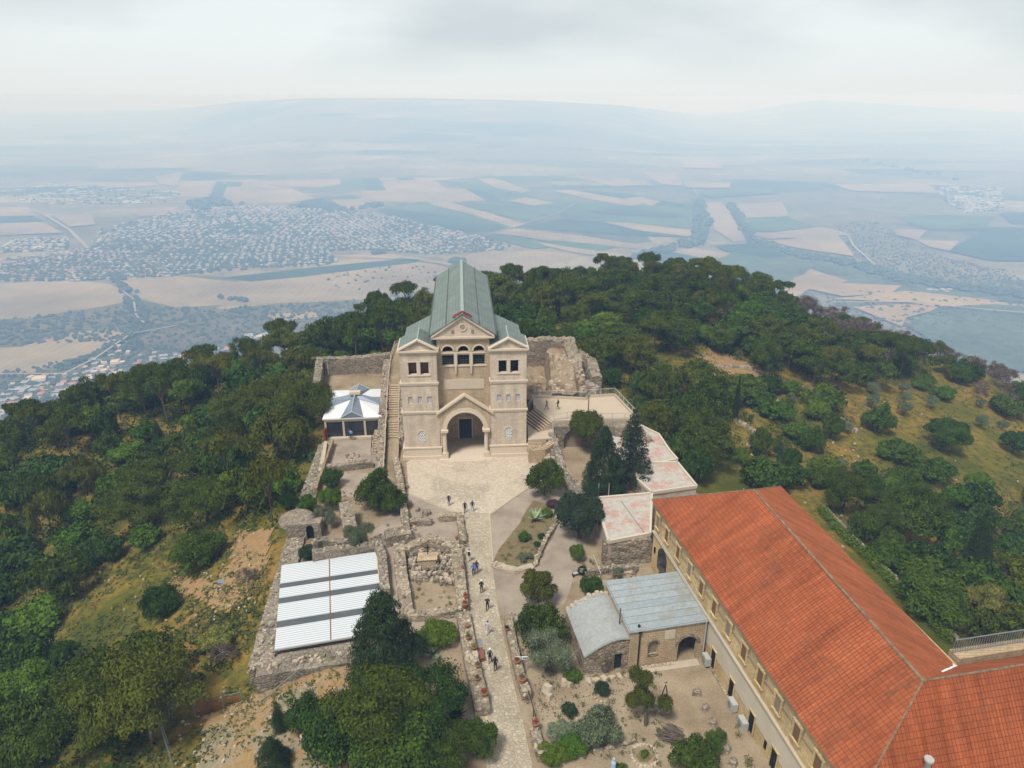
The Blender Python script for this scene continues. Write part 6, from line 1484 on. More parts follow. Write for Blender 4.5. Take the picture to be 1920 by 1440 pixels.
MB().tube((-.35, 1.9, 1.9), (-.35, 1.9, 5.6), .05, n=5).build('flue', 'black_pipe', an)
MB().tube((7.45, -.15, 0), (7.45, -.15, 4.6), .06, n=5).build('drainpipe', 'white_metal', an)
MB().box(.9, 1.1, .3, .5, 4.5, 4.68).build('roof_outlet', 'black_pipe', an)
MB().box(.6, 6.9, -.9, -.05, 0, .12).build('threshold', 'pale_stone', an)
mb = MB()
for k in range(9): mb.stone(1.3 + k * .38, -.28, 0, .38, .3, .3)
mb.build('base_stone', 'loose_stone', an)
va = thing('vaulted_outbuilding', 'small stone outbuilding with a half barrel roof beside the annex', 'outbuilding', (10.85, 51.9, 0), AR)
prof = [(-4.3, 2.25)] + [(-4.3 + 4.3 * f, 2.25 + 1.55 * math.sin(f * math.pi * .62) / math.sin(math.pi * .5)) for f in [i / 10 for i in range(1, 11)]]
mb = MB(); mb.xprism([(-4.3, -.2)] + [(x, z - .12) for x, z in prof if x < -1.35] + [(-1.35, 3.5), (-1.35, -.2)], 0, .45)
mb.xprism([(-.55, -.2), (-.55, 3.4), (-.02, 3.4), (-.02, -.2)], 0, .45).xprism([(-1.35, 2.0), (-1.35, 3.5), (-.55, 3.4), (-.55, 2.0)], 0, .45).box(-4.3, -3.9, .45, 6.6, -.2, 2.1).box(-3.9, 0, 6.2, 6.6, -.2, 2.6)
mb.build('wall', 'rubble_wall', va)
MB().box(-1.35, -.55, .3, .4, 0, 2.0).build('door', 'dark_door', va)
mb = MB()
for (a, b_) in zip(prof, prof[1:]): slab(mb, (a[0], -.1, a[1]), (b_[0], -.1, b_[1]), (b_[0], 6.7, b_[1]), (a[0], 6.7, a[1]), .14)
mb.build('roof', 'vault_roof', va)
mb = MB()
for k in range(26): f = (k % 13) / 12; i = min(9, int(f * 10)); mb.stone(prof[i][0] + .2, 6.5 + rnd.uniform(-.3, .3), prof[i][1] - .1, .4, mi=k % 2)
mb.build('rubble_edge', ['pale_stone', 'loose_stone'], va)
mb = MB(); 
for k in range(24): mb.tube((-2.1 + rnd.uniform(-.25, .25), -.12, .0), (-2.1 + rnd.uniform(-.9, .9), -.1, rnd.uniform(1.2, 2.5)), .025, .01, 4)
tag(mb.build('dry_climber', 'twig_brown'), 'leafless climber on the front of the small vaulted outbuilding', 'climber').location = (10.85, 51.9, 0); bpy.data.objects['dry_climber'].rotation_euler = (0, 0, AR)
mb = MB()
for k in range(8): mb.stone(-4 + k * .75, -.6 + rnd.uniform(-.15, .15), -.02, .7, .5, .18)
o = tag(mb.build('stone_slab', 'pale_stone'), 'row of flat slabs in front of the vaulted outbuilding', 'slabs'); o.location = (10.85, 51.9, 0); o.rotation_euler = (0, 0, AR)

# ------------------------------------------------------------ long convent building with red roof
BR = math.atan2(.186, .982)
cv = thing('convent_building', 'long two storey stone building with a red tiled hipped roof', 'building', (15.45, 67.8, 0), BR)
# local x across (to the right), local y = away; the building runs towards -y
LB_, WB, ZE, ZR = 36.0, 15.3, 8.85, 14.05; WD_ = 8.8; cv.rotation_euler = (.021, 0, BR)
mb = MB(); mb.box(.35, WB - .35, -LB_ + .35, -.35, -1.5, ZE); mb.box(WB - .35, 50, -LB_ + .35, -LB_ + WD_ - .35, -1.5, ZE); mb.build('wall', 'convent_stone', cv)
MB().box(.29, .35, -LB_ + .6, -9.5, 2.2, 4.72).build('plaster_band', 'plaster', cv)
mb = MB(); mb.box(.12, .35, -LB_ + .3, -.3, 4.88, 5.04).box(.22, .35, -LB_ + .3, -.3, ZE - .25, ZE - .02); mb.build('string_course', 'pale_stone', cv)
MB().tube((.2, -1, 5.3), (.2, -LB_ + 1, 4.8), .06, n=5).build('gutter_pipe', 'white_metal', cv)
mb = MB(); mb.box(.15, .35, -LB_ + .3, -14, 0, .5); mb.build('plinth', 'rubble_wall', cv)
# upper windows
ys_up = [-1.4, -3.95, -6.95, -9.8, -12.55, -15.3, -18.1, -20.95, -23.7, -26.4, -29.1, -31.8]
for i, y in enumerate(ys_up):
    wn_ = MB().box(.24, .36, y - .42, y + .42, 6.1, 7.65).build('window', 'shutter_interior_brown' if i % 3 else 'shutter_grey', cv)
    f_ = MB().box(.15, .34, y - .56, y - .42, 6.0, 7.8).box(.15, .34, y + .42, y + .56, 6.0, 7.8).box(.13, .34, y - .62, y + .62, 7.65, 7.84).box(.1, .34, y - .6, y + .6, 5.97, 6.1)
    f_.build('frame', 'convent_stone', wn_)
for a, b_ in zip(ys_up, ys_up[1:]):
    mb = MB(); mb.box(.22, .34, b_ + .62, a - .62, 7.1, 7.19).box(.24, .34, b_ + .56, b_ + .64, 7.1, 7.8).box(.24, .34, a - .64, a - .56, 7.1, 7.8); mb.build('moulding', 'shutter_grey', cv)
for i, y in enumerate([-16.35, -19.96, -23.58, -27.2, -31.0]):
    h0 = (.75, 2.75)
    wn_ = MB().box(.25, .33, y - .4, y + .4, *h0).build('window', 'dark_opening', cv)
    MB().box(.2, .3, y - .5, y - .4, h0[0] - .1, h0[1] + .1).box(.2, .3, y + .4, y + .5, h0[0] - .1, h0[1] + .1).box(.18, .3, y - .52, y + .52, h0[1], h0[1] + .12).build('frame', 'convent_stone', wn_)
MB().box(.27, .34, -25.95, -25.65, 1.3, 2.1).build('window', 'dark_opening', cv)
# arched glazed door at the far end
o = MB(); pts = [(-4.4, 1.6), (-4.4, 3.4)] + [(-3.3 - 1.1 * math.cos(t), 3.4 + 1.1 * math.sin(t)) for t in [math.pi * i / 10 for i in range(1, 10)]] + [(-2.2, 3.4), (-2.2, 1.6)]
b = len(o.v)
for x in (.22, .33): o.v += [(x, yy, zz) for yy, zz in pts]
n = len(pts); o.f.append(tuple(range(n))); o.m.append(0); o.f.append(tuple(range(n, 2 * n))[::-1]); o.m.append(0)
for i in range(n): j = (i + 1) % n; o.f.append((j, i, n + i, n + j)); o.m.append(0)
o.build('arched_window', 'glass_dark', cv); MB().box(.24, .34, -1.3, -1.0, 2.6, 3.3).build('window', 'dark_opening', cv); MB().box(.24, .34, -3.6, -3.0, .1, 1.4).build('window', 'dark_opening', cv)
# roof
hx = WB / 2; e = .10
def rp(x, y, z): return (x, y, z)
NL, NR = (-e, e, ZE), (WB + e, e, ZE); RN = (7.1, -7.7, ZR); JN = (6.4, -32.3, ZR); SL = (-e, -LB_ - e, ZE); IN_ = (WB + e - .6, -LB_ + WD_, ZE); WE = (50, -32.4, ZR); WF = (50, -LB_ - e, ZE); WR = (50, -LB_ + WD_, ZE)
o = MB().poly([NL, SL, JN, RN]); o.build('roof', 'roof_tiles_old', cv)
o = MB().poly([RN, JN, IN_, NR]); r1 = o.build('roof', 'roof_tiles_new', cv); r1['label'] = 'newer smooth orange roof slope'
o = MB().poly([NL, RN, NR]); o.build('roof', 'roof_tiles_new', cv)
o = MB().poly([SL, WF, WE, JN]); r1 = o.build('roof', 'roof_tiles_wing', cv); r1['label'] = 'darker red roof slope of the wing'
o = MB().poly([JN, WE, WR, IN_]); o.build('roof', 'roof_tiles_new', cv)
o = MB().prism([(-e + .02, e - .02), (WB + e - .02, e - .02), (WB + e - .62, -LB_ + WD_), (50, -LB_ + WD_), (50, -LB_ - e + .02), (-e + .02, -LB_ - e + .02)], ZE - .14, ZE - .012); o.build('eaves', 'shutter_grey', cv)
o = MB()
for a, b_, r_ in ((RN, JN, .13), (JN, WE, .09), (NL, RN, .07), (RN, NR, .06), (SL, JN, .07)):
    a, b_ = Vector(a), Vector(b_); n = int((b_ - a).length / .45)
    for i in range(n): p = a.lerp(b_, i / n); q = a.lerp(b_, (i + 1.08) / n); o.tube(p, q, r_ * rnd.uniform(.85, 1.15), r_ * rnd.uniform(.8, 1.0), 7)
o.build('ridge_tiles', 'ridge_mortar', cv)
o = MB(); jn, iv = Vector(JN), Vector(IN_)
for i in range(26):
    f = .55 + .45 * i / 26; p = jn.lerp(iv, f); s_ = rnd.uniform(.05, .16); o.box(p.x - s_, p.x + s_, p.y - .06, p.y + .06, p.z - .02, p.z + .05, rz=rnd.uniform(-.5, .8))
p = jn.lerp(iv, .965); q = jn.lerp(iv, .90); o.poly([(q.x, q.y, q.z + .06), (p.x, p.y - .32, p.z - .0), (p.x + .28, p.y, p.z - .03), (p.x, p.y + .32, p.z + .02)])
o.build('valley_flashing', 'lattice_white', cv)
vx, vy = 5.2, -35.5; fz = ZE + (vy + LB_ + e) * (ZR - ZE) / 4.05
v_ = MB().tube((vx, vy, fz - .2), (vx, vy + .05, fz + .95), .20, .20, 12).build('roof_vent', 'vent_metal', cv)
MB().tube((vx, vy + .05, fz + .95), (vx, vy + .05, fz + 1.12), .30, .30, 12).build('cap', 'white_metal', v_)
MB().tube((vx, vy - .1, fz + .02), (vx, vy - .5, fz - .52), .14, .18, 8).build('flashing', 'vent_metal', v_)
# fence on the terrace behind the wing
o = thing('iron_fence', 'dark iron fence behind the wing of the red roofed building', 'fence', (0, 0, 0)); wx_ = Vector((15.45, 67.8)); ca, sa = math.cos(BR), math.sin(BR)
def cvw(x, y): return (15.45 + x * ca - y * sa, 67.8 + x * sa + y * ca)
a, b_ = cvw(15.3, -26.3), cvw(36, -26.3); fr = MB(); brs = MB(); zf = 8.6
fr.tube((*a, zf + 1.2), (*b_, zf + 1.2), .05, n=5).tube((*a, zf), (*b_, zf), .05, n=5)
for i in range(90): f = i / 89; x, y = a[0] + (b_[0] - a[0]) * f, a[1] + (b_[1] - a[1]) * f; brs.tube((x, y, zf), (x, y, zf + 1.2), .028, n=4)
fr.build('rail', 'grey_metal', o); brs.build('bar', 'grey_metal', o)
tag(MB().prism([cvw(15.4, -27.0), cvw(40, -27.0), cvw(40, -25.9), cvw(15.4, -25.9)], -3, 8.5).build('back_terrace', 'annex_stone'), 'narrow stone terrace behind the wing under the iron fence', 'terrace')
# air conditioners
for k, (y, z, lb) in enumerate(((-15.69, .3, 'air conditioner unit on the wall by the annex arch'), (-21.0, .15, 'upper one of two neighbouring air conditioner units on the long wall'), (-22.9, .0, 'lower one of two neighbouring air conditioner units on the long wall'))):
    x, yy = cvw(-.02, y); a = thing('air_conditioner', lb, 'air conditioner', (x, yy, z), BR, 'air conditioners on the long wall')
    MB().box(-.25, .25, -.5, .5, 0, .85).build('casing', 'white_metal', a); MB().lathe((0, 0, 0), [(.3, 0), (.3, .03)], 12).build('fan', 'grey_metal', a).matrix_local = Matrix.Translation((-.26, .1, .42)) @ Matrix.Rotation(-math.pi / 2, 4, 'Y')
    MB().box(-.2, .3, -.45, -.38, -.12, 0).box(-.2, .3, .38, .45, -.12, 0).build('bracket', 'black_pipe', a)
# green strip and low wall behind the long building
hp_ = [hit(*p) for p in ((1534, 958), (1594, 1022), (1688, 1118), (1782, 1212))]
mb = MB()
for a, b_ in zip(hp_, hp_[1:]):
    zz_ = min(gz(*a), gz(*b_)); wallrun(mb, [(a[0] + .9, a[1] + .5), (b_[0] + .9, b_[1] + .5)], .5, [gz(*a) - zz_ + .9, gz(*b_) - zz_ + .9], zz_ - .3, topn=1)
tag(mb.build('rear_wall', ['rubble_grey', 'pale_stone']), 'thin stone wall behind the red roof at the edge of the slope', 'wall')
tuf = []
for a, b_ in zip(hp_, hp_[1:]):
    for i in range(16): f = i / 16 + rnd.uniform(0, .05); x, y = a[0] + (b_[0] - a[0]) * f, a[1] + (b_[1] - a[1]) * f; tuf.append((x, y, gz(x, y) + .6, rnd.uniform(.7, 1.1), rnd.uniform(.7, 1.1), rnd.uniform(.6, 1.0)))
o = link('hedge', leafmesh('hedge', leaves(tuf, 9000, .20, 9, shell=.8)), 'leaf_bright'); tag(o, 'narrow bright green hedge along the rear edge of the red roof', 'hedge')

# ------------------------------------------------------------ white corrugated roof shelter
zz = .75; O_s, A_s, B_s = Vector(G(515, 1218, zz)), Vector(G(530, 1060, zz)), Vector(G(706, 1035, zz))
sh = thing('roofed_shelter', 'white corrugated shelter roof with three grey stripes over an excavation', 'shelter', (*O_s, 0), math.atan2((B_s - A_s).y, (B_s - A_s).x))
RW, RD = (B_s - A_s).length, (A_s - O_s).length
sheet('masonry_platform', [(478,1243),(478,1225),(516,1090),(540,1040),(565,1030),(600,1050),(700,1035),(722,1030),(722,1110),(735,1180),(735,1215),(560,1246),(500,1255)], .028, 'worn_masonry'); stripes = [(3.0, 4.0), (6.75, 7.7), (9.35, 10.2)]
for a, b_ in zip([0] + [s[1] for s in stripes], [s[0] for s in stripes] + [RD]):
    for xa, xb in ((0, RW / 2 - .03), (RW / 2 + .03, RW)): MB().box(xa, xb, a + .01, b_ - .01, zz, zz + .06).build('roof_sheet', 'corrugated_white', sh)
for a, b_ in stripes: MB().box(0, RW, a + .02, b_ - .02, zz - .03, zz + .035).build('translucent_strip', 'corrugated_grey', sh)
MB().box(RW / 2 - .05, RW / 2 + .05, 0, RD, zz + .01, zz + .09).build('joint_rail', 'rust', sh)
MB().box(RW, RW + .28, -.05, RD + .1, zz - .05, zz + .16).build('edge_beam', 'cream_paint', sh)
mb = MB()
for x in (.1, RW - .1):
    for y in (.1, RD / 2, RD - .1): mb.box(x - .08, x + .08, y - .08, y + .08, 0, zz - .1)
mb.build('support', 'grey_metal', sh)
MB().box(-.02, RW + .02, -.12, 0, zz - .12, zz + .06).build('gutter', 'white_metal', sh)
# ------------------------------------------------------------ gate and wire fence, lower left
def wpt(px, py): p = hit(px, py); return (p[0], p[1], gz(*p))
g0 = (-29.4, 49.6, gz(-29.4, 49.6)); g1 = (-25.2, 50.4, gz(-25.2, 50.4)); zg_ = min(g0[2], g1[2])
ga = thing('rusty_gate', 'rusty iron gate beside the grey retaining wall', 'gate', (g0[0], g0[1], zg_), math.atan2(g1[1] - g0[1], g1[0] - g0[0]))
gl = math.dist(g0[:2], g1[:2]); ln = MB(); 
for k in range(2):
    x0, x1 = k * gl * .62 + .05, (gl * .60 if k == 0 else gl - .05); lf = MB(); lf.box(x0, x1, -.02, .02, .1, .62)
    for z in (.8, 1.0, 1.2, 1.4, 1.6, 1.78): lf.tube((x0, 0, z), (x1, 0, z), .04, n=4)
    for i in range(13): x = x0 + (x1 - x0) * i / 12; lf.tube((x, 0, .6), (x, 0, 1.8), .03, n=4)
    lf.build('gate_leaf', 'rust', ga)
for x in (0, gl * .61, gl): MB().tube((x, 0, -.4), (x, 0, 2.7), .06, n=6).build('post', 'grey_metal', ga)
MB().tube((gl * .61, 0, 2.1), (gl, 0, 2.25), .03, n=4).build('crossbar', 'grey_metal', ga)
fpts = [hit(*p) for p in ((362, 1293), (338, 1322), (318, 1350), (308, 1382), (315, 1412), (328, 1448))]
fe = thing('wire_fence', 'leaning grey wire fence along the lower left woods', 'fence', (0, 0, 0))
fp = [(x, y, gz(x, y)) for x, y in fpts]
for i, p in enumerate(fp): MB().tube((p[0], p[1], p[2] - .3), (p[0] + rnd.uniform(-.2, .2), p[1], p[2] + 2.2), .05, n=6).build('post', 'grey_metal', fe)
wr = MB()
for p, q in zip(fp, fp[1:]):
    for h_ in (.3, .7, 1.1, 1.5, 1.9): wr.tube((p[0], p[1], p[2] + h_), (q[0], q[1], q[2] + h_), .012, n=3)
    for i in range(7): f = i / 7; c = [p[k] + (q[k] - p[k]) * f for k in range(3)]; wr.tube((c[0], c[1], c[2] + .2), (c[0], c[1], c[2] + 2.0), .010, n=3)
wr.build('wire', 'grey_metal', fe)
for i in (1, 3): p, q = fp[i], fp[i + 1]; MB().tube((p[0], p[1], p[2] + 2), (q[0] + .3, q[1], q[2] + .1), .04, n=5).build('brace', 'grey_metal', fe)
bt = MB(); bt.tube((fp[0][0], fp[0][1], fp[0][2] + .2), (fp[1][0] + .5, fp[1][1] + .2, fp[1][2] + 1.2), .05, n=5); bt.build('brace', 'grey_metal', fe)
tag(MB().tube((-23.4, 49.4, gz(-23.4, 49.4) + .1), (-20.0, 51.1, .5), .05, n=5).tube((-20.0, 51.1, .5), (-18.2, 51.2, -1.3), .04, n=5).tube((-23.6, 50.0, -1.9), (-13.5, 52.5, -1.0), .05, n=5).build('metal_pole', 'grey_metal'), 'grey metal poles leaning on the retaining wall', 'pole')
# rubbish and stones on the ground
mb = MB()
for i in range(60):
    x, y = rnd.uniform(-25.6, -24.4), rnd.uniform(37.8, 41.5); mb.stone(x, y, gz(x, y) - .05 + .12, rnd.uniform(.15, .5), mi=0 if rnd.random() < .5 else 1)
tag(mb.build('rubbish_heap', ['white_paint', 'pale_stone']), 'white rubbish and stones heaped along the wire fence', 'rubbish')
mb = MB()
for _ in range(150):
    q = rnd.random(); px, py = (rnd.uniform(320, 640), rnd.uniform(1290, 1440)) if q < .4 else (rnd.uniform(180, 420), rnd.uniform(1060, 1190)) if q < .7 else (rnd.uniform(400, 480), rnd.uniform(1000, 1170))
    p = hit(px, py)
    if p and dist_out(*p) > .4: mb.stone(p[0], p[1], gz(*p) + .1, rnd.uniform(.12, .34), mi=rnd.randint(0, 1))
for _ in range(190):
    px, py = rnd.uniform(1330, 1920), rnd.uniform(680, 1150); p = hit(px, py)
    if p and dist_out(*p) > 1: mb.stone(p[0], p[1], gz(*p) - .05, rnd.uniform(.15, .42), mi=0)
tag(mb.build('scattered_stones', ['loose_stone', 'pale_stone']), 'pale stones strewn over the slopes and dry grass', 'stones', kind='stuff')
tag((lambda p: MB().box(p[0] - .5, p[0] + .5, p[1] - .3, p[1] + .3, gz(*p), gz(*p) + .25, j=.08))(hit(418, 1096)).build('green_tarpaulin', 'glass_blue'), 'crumpled green sheet lying on the stony dirt slope', 'tarpaulin')
# terrace walls of the right slope
def slopewall(pix, label, wd=.6, hh=.7, st_=2.2):
    ps = [hit(px, py) for px, py in pix]; mb = MB(); pts = []
    for a, b_ in zip(ps, ps[1:]):
        n = max(1, int(math.dist(a, b_) / st_))
        for i in range(n): f = i / n; pts.append((a[0] + (b_[0] - a[0]) * f, a[1] + (b_[1] - a[1]) * f))
    pts.append(ps[-1])
    for p, q in zip(pts, pts[1:]):
        dx, dy = q[0] - p[0], q[1] - p[1]; L_ = math.hypot(dx, dy); n = int(L_ / .42) + 1
        for i in range(n):
            f = i / n
            for s in (-1, 0, 1): x, y = p[0] + dx * f - dy / L_ * s * wd * .3, p[1] + dy * f + dx / L_ * s * wd * .3; mb.stone(x + rnd.uniform(-.08, .08), y + rnd.uniform(-.08, .08), gz(x, y) - .1, rnd.uniform(.3, .55), c=hh * rnd.uniform(.6, 1.1), mi=rnd.randint(0, 1))
    tag(mb.build('terrace_wall', ['loose_stone', 'rubble_grey']), label, 'stone wall')
slopewall([(1380,790),(1420,815),(1450,840)], 'dry stone terrace wall starting below the slim cypress')
slopewall([(1345,690),(1400,690),(1470,720)], 'long dry stone wall running down the bare slope above the slim cypress')
slopewall([(1440,780),(1490,800),(1530,840)], 'dry stone terrace wall in the grass right of the slim cypress')
slopewall([(1535,765),(1580,790),(1612,815)], 'dry stone wall bordering the dense bushes on the right slope')
slopewall([(1345,810),(1362,825),(1350,838)], 'short curved line of stones on the grass above the red roof', hh=.4)
slopewall([(1400,835),(1440,858)], 'short straight line of stones below the terrace walls', hh=.4)
slopewall([(1800,915),(1830,950)], 'stone outcrop on the slope above the tall dark cypress')
slopewall([(390,840),(430,825)], 'little heap of stones in a gap of the left woods', hh=.4)

# ------------------------------------------------------------ people (one skinned body each, clothes coloured by height)
def mcol(name, c): 
    if name not in M: simple(name, c, .85, .08, 6)
    return name
mcol('skin', (.42, .24, .16)); mcol('hair_dark', (.02, .015, .012)); mcol('hair_red', (.25, .05, .02)); mcol('cap_white', (.75, .75, .75)); VERB = False
def person(x, y, z, rz, pose, top, legs, hair, label, bag=None, shoes=(.03, .03, .03), hat=None, hgt=1.74):
    """pose: stride (metres between the feet / 2), arm swing, arm bend flag"""
    st_, sw, bend = pose; k = hgt / 1.74
    V = {'pel': (0, 0, .95, .125), 'wai': (0, -.01, 1.12, .115), 'che': (0, 0, 1.33, .135), 'nec': (0, .01, 1.47, .055), 'hd0': (0, .03, 1.56, .075), 'hd1': (0, .03, 1.66, .085), 'hd2': (0, .02, 1.72, .05)}
    E_ = [('pel', 'wai'), ('wai', 'che'), ('che', 'nec'), ('nec', 'hd0'), ('hd0', 'hd1'), ('hd1', 'hd2')]
    for s, n in ((-1, 'l'), (1, 'r')):
        a = s * st_; kn = .05 + max(0, -a) * .1 + abs(a) * .3
        V['hp' + n] = (s * .09, 0, .90, .095); V['kn' + n] = (s * .10, a * .45 + .04, .49, .062); V['an' + n] = (s * .10, a - .02, .09 + max(0, -a) * .25, .042); V['to' + n] = (s * .11, a + .15, .045 + max(0, -a) * .05, .038)
        V['sh' + n] = (s * .19, 0, 1.40, .062); V['el' + n] = (s * .25, -a * sw * .5 - .02, 1.13, .046)
        V['wr' + n] = (s * .24, -a * sw + .12, .90, .034) if not bend else (s * .14, .24, 1.22, .034)
        V['ha' + n] = (s * .23, -a * sw + .16, .81, .036) if not bend else (s * .07, .29, 1.28, .036)
        E_ += [('pel', 'hp' + n), ('hp' + n, 'kn' + n), ('kn' + n, 'an' + n), ('an' + n, 'to' + n), ('che', 'sh' + n), ('sh' + n, 'el' + n), ('el' + n, 'wr' + n), ('wr' + n, 'ha' + n)]
    names = list(V); me = bpy.data.meshes.new('person'); me.from_pydata([V[n][:3] for n in names], [(names.index(a), names.index(b)) for a, b in E_], [])
    o = bpy.data.objects.new('person', me); COL.objects.link(o); md = o.modifiers.new('s', 'SKIN'); md.use_smooth_shade = True
    for i, n in enumerate(names): me.skin_vertices[0].data[i].radius = (V[n][3],) * 2; me.skin_vertices[0].data[i].use_root = (n == 'pel')
    o.modifiers.new('u', 'SUBSURF').levels = 1; o.modifiers['u'].render_levels = 1
    dg = bpy.context.evaluated_depsgraph_get(); nm = bpy.data.meshes.new_from_object(o.evaluated_get(dg)); o.modifiers.clear(); o.data = nm
    nm.materials.clear()
    for q in (top, legs, 'skin', hair, mcol('shoe_dark', shoes)): nm.materials.append(M[q])
    for p in nm.polygons:
        c = p.center
        if c.z > 1.50: mi = 3 if (c.z > 1.64 or c.y < .03) else 2
        elif c.z < .10: mi = 4
        elif abs(c.x) > .17 and c.z < .86 and c.z > .7: mi = 2
        elif c.z < .96 and abs(c.x) < .2: mi = 1
        else: mi = 0
        if bend and c.y > .25 and c.z > 1.2: mi = 2
        p.material_index = mi; p.use_smooth = True
    o.location = (x, y, z + .01); o.rotation_euler = (0, 0, rz); o.scale = (k, k, k); tag(o, label, 'person', 'people on the square and path' if z < 1 and y < 90 else None)
    if hat: MB().lathe((0, .03, 1.655), [(.10, 0), (.098, .05), (.06, .1)], 10).box(-.06, .06, .09, .19, 1.655, 1.675).build('cap', hat, o)
    if bag: MB().box(-.15, .15, -.30, -.13, 1.0, 1.42, j=.02, top=.8).build('backpack', bag, o)
    return o
black, navy, khaki, jeans = mcol('cloth_black', (.015, .015, .018)), mcol('cloth_navy', (.035, .03, .085)), mcol('cloth_khaki', (.13, .11, .08)), mcol('cloth_jeans', (.30, .38, .46))
blue, white, lilac, grey, lb_ = mcol('cloth_blue', (.06, .16, .48)), mcol('cloth_white', (.62, .60, .62)), mcol('cloth_lilac', (.50, .45, .62)), mcol('cloth_grey', (.10, .09, .085)), mcol('cloth_sky', (.12, .38, .70))
PP = [((842, 949), 0, 0, (.10, .5, 0), navy, grey, 'hair_dark', 'person with white cap and dark purple jacket alone on the square', dict(hat='cap_white')),
 ((872, 962), 0, 3.3, (.30, .9, 0), black, black, 'hair_dark', 'person in black striding at the top of the path', {}),
 ((886, 960), 0, 0, (.04, .5, 0), mcol('cloth_dark', (.03, .03, .035)), jeans, 'hair_dark', 'person in dark top and pale jeans at the top of the path', {}),
 ((880, 1053), 0, 0, (.14, .7, 0), white, white, 'hair_red', 'person in white clothes with red headwear and black backpack', dict(bag='cloth_black')),
 ((888, 1080), 0, .2, (.12, .6, 0), blue, navy, 'hair_dark', 'person in bright blue jacket on the path', {}),
 ((894, 1075), 0, -.1, (.10, .5, 0), black, black, 'hair_dark', 'person in dark clothes with backpack next to the blue jacket', dict(bag='cloth_navy')),
 ((903, 1113), 0, 0, (.08, .5, 1), black, khaki, 'hair_dark', 'person with white cap, black jacket and grey green trousers', dict(hat='cap_white')),
 ((914, 1145), 0, 0, (.22, .7, 1), black, black, mcol('hair_grey', (.45, .42, .40)), 'person in black with orange collar and pale hair holding something up', dict(bag=None)),
 ((915, 1190), 0, 0, (.16, .8, 0), lilac, white, 'hair_dark', 'person with long black hair in lilac top and white trousers', {}),
 ((919, 1244), 0, 0, (.14, .5, 0), grey, khaki, 'hair_dark', 'person with white cap and bulky black backpack on the path', dict(hat='cap_white', bag='cloth_black')),
 ((929, 1259), 0, 0, (.06, .5, 0), black, mcol('cloth_dusk', (.09, .07, .06)), 'hair_dark', 'person in black jacket with bare calves, nearest on the path', dict(bag='cloth_black')),
 ((659, 824), .25, 0, (.05, .5, 0), lb_, mcol('cloth_dark', (.03, .03, .035)), 'hair_dark', 'person in light blue shirt at the pavilion door', {}),
 ((656, 822), .25, .4, (.04, .5, 0), mcol('cloth_red', (.16, .03, .02)), black, 'hair_red', 'red haired person hidden behind the light blue shirt at the pavilion door', {}),
 ((1025, 768), 4.02, 2.0, (.26, .8, 0), mcol('cloth_brown', (.14, .10, .07)), grey, 'hair_dark', 'person in brown grey clothes stepping on the viewing terrace', {}),
 ((1046, 767), 4.02, 1.2, (.22, .8, 0), black, mcol('cloth_wine', (.05, .02, .035)), 'hair_dark', 'person in black walking on the viewing terrace', {})]
for (px, py), z, rz, pose, tp, lg, hr, lb, kw in PP:
    x, y = G(px, py, z); person(x, y, z + (.034 if z < 1 else 0), rz, pose, tp, lg, hr, lb, **kw)

# ------------------------------------------------------------ pots, bench, sign, urn
def pot(px, py, z, r, label, flower=None, matn='terracotta'):
    x, y = G(px, py, z); o = thing('flower_pot', label, 'flower pot', (x, y, z), 0, 'clay pots on the planter walls')
    MB().lathe((0, 0, 0), [(r * .65, 0), (r, r * 1.3), (r * 1.12, r * 1.35), (r * 1.12, r * 1.55)], 12).build('pot', matn, o)
    MB().lathe((0, 0, r * 1.52), [(r * .95, 0), (r * .95, .02)], 10).build('soil', 'bed_soil', o)
    if flower:
        mm = leafmesh('plant', leaves([(0, 0, r * 2.1, r * 1.0, r * 1.0, r * .7)], 170, .09, int(px), shell=.8)); link('plant', mm, flower, o)
for a in ((873,1122,.85,.26,'clay pot with red flowers, upper one at the chapel corner','red_flowers'), (872,1137,.85,.3,'clay pot with red flowers, lower one at the chapel corner','red_flowers'), (876,1176,.85,.24,'empty clay pot highest on the left planter wall',None),
          (878,1199,.85,.26,'clay pot with yellow green plant on the left planter wall','leaf_bright'), (889,1218,.85,.26,'clay pot with tall yellow plant beside the reddish bench','leaf_yellow'), (896,1252,.9,.25,'clay pot with dry plant below the stone pile','leaf_tan'),
          (895,1276,.9,.22,'small clay pot alone in the middle of the lower left planter wall','leaf_tan'), (908,1305,.9,.3,'clay pot with dark red plant, lowest on the left planter wall','red_flowers'), (950,1183,.8,.24,'dark pot highest on the right planter wall','leaf_dark'),
          (969,1245,.85,.3,'pot with bright red flowers on the right planter wall','red_flowers'), (979,1279,.95,.36,'large clay bowl with brown plant on the right planter wall','leaf_tan'), (1004,1362,.6,.3,'pot with pink flowers by the broken railing','red_flowers'), (857,1012,.8,.22,'small pot with orange flower on the wall at the top of the path','terracotta'),
          (868,1068,.85,.22,'orange pot on the right wall of the chapel ruin','terracotta')): pot(*a)
x, y = G(802, 1212, .0); u = thing('urn', 'large clay urn on a stone pedestal beside the bright round bush', 'urn', (x, y, 0)); MB().box(-.45, .45, -.4, .4, 0, .8, j=.04).build('pedestal', 'pale_stone', u)
MB().lathe((0, 0, .8), [(.22, 0), (.38, .25), (.46, .55), (.40, .7), (.30, .66), (.28, .5)], 14).build('bowl', 'terracotta', u)
x, y = G(901, 1232, 0); be = thing('bench', 'small reddish wooden bench at the left edge of the path', 'bench', (x, y, .03), R(8)); MB().box(-.32, .32, -.75, .75, .42, .5).build('seat', 'wood_red', be)
for yy in (-.6, .6): MB().box(-.28, .28, yy - .08, yy + .08, 0, .42).build('leg', 'wood_red', be)
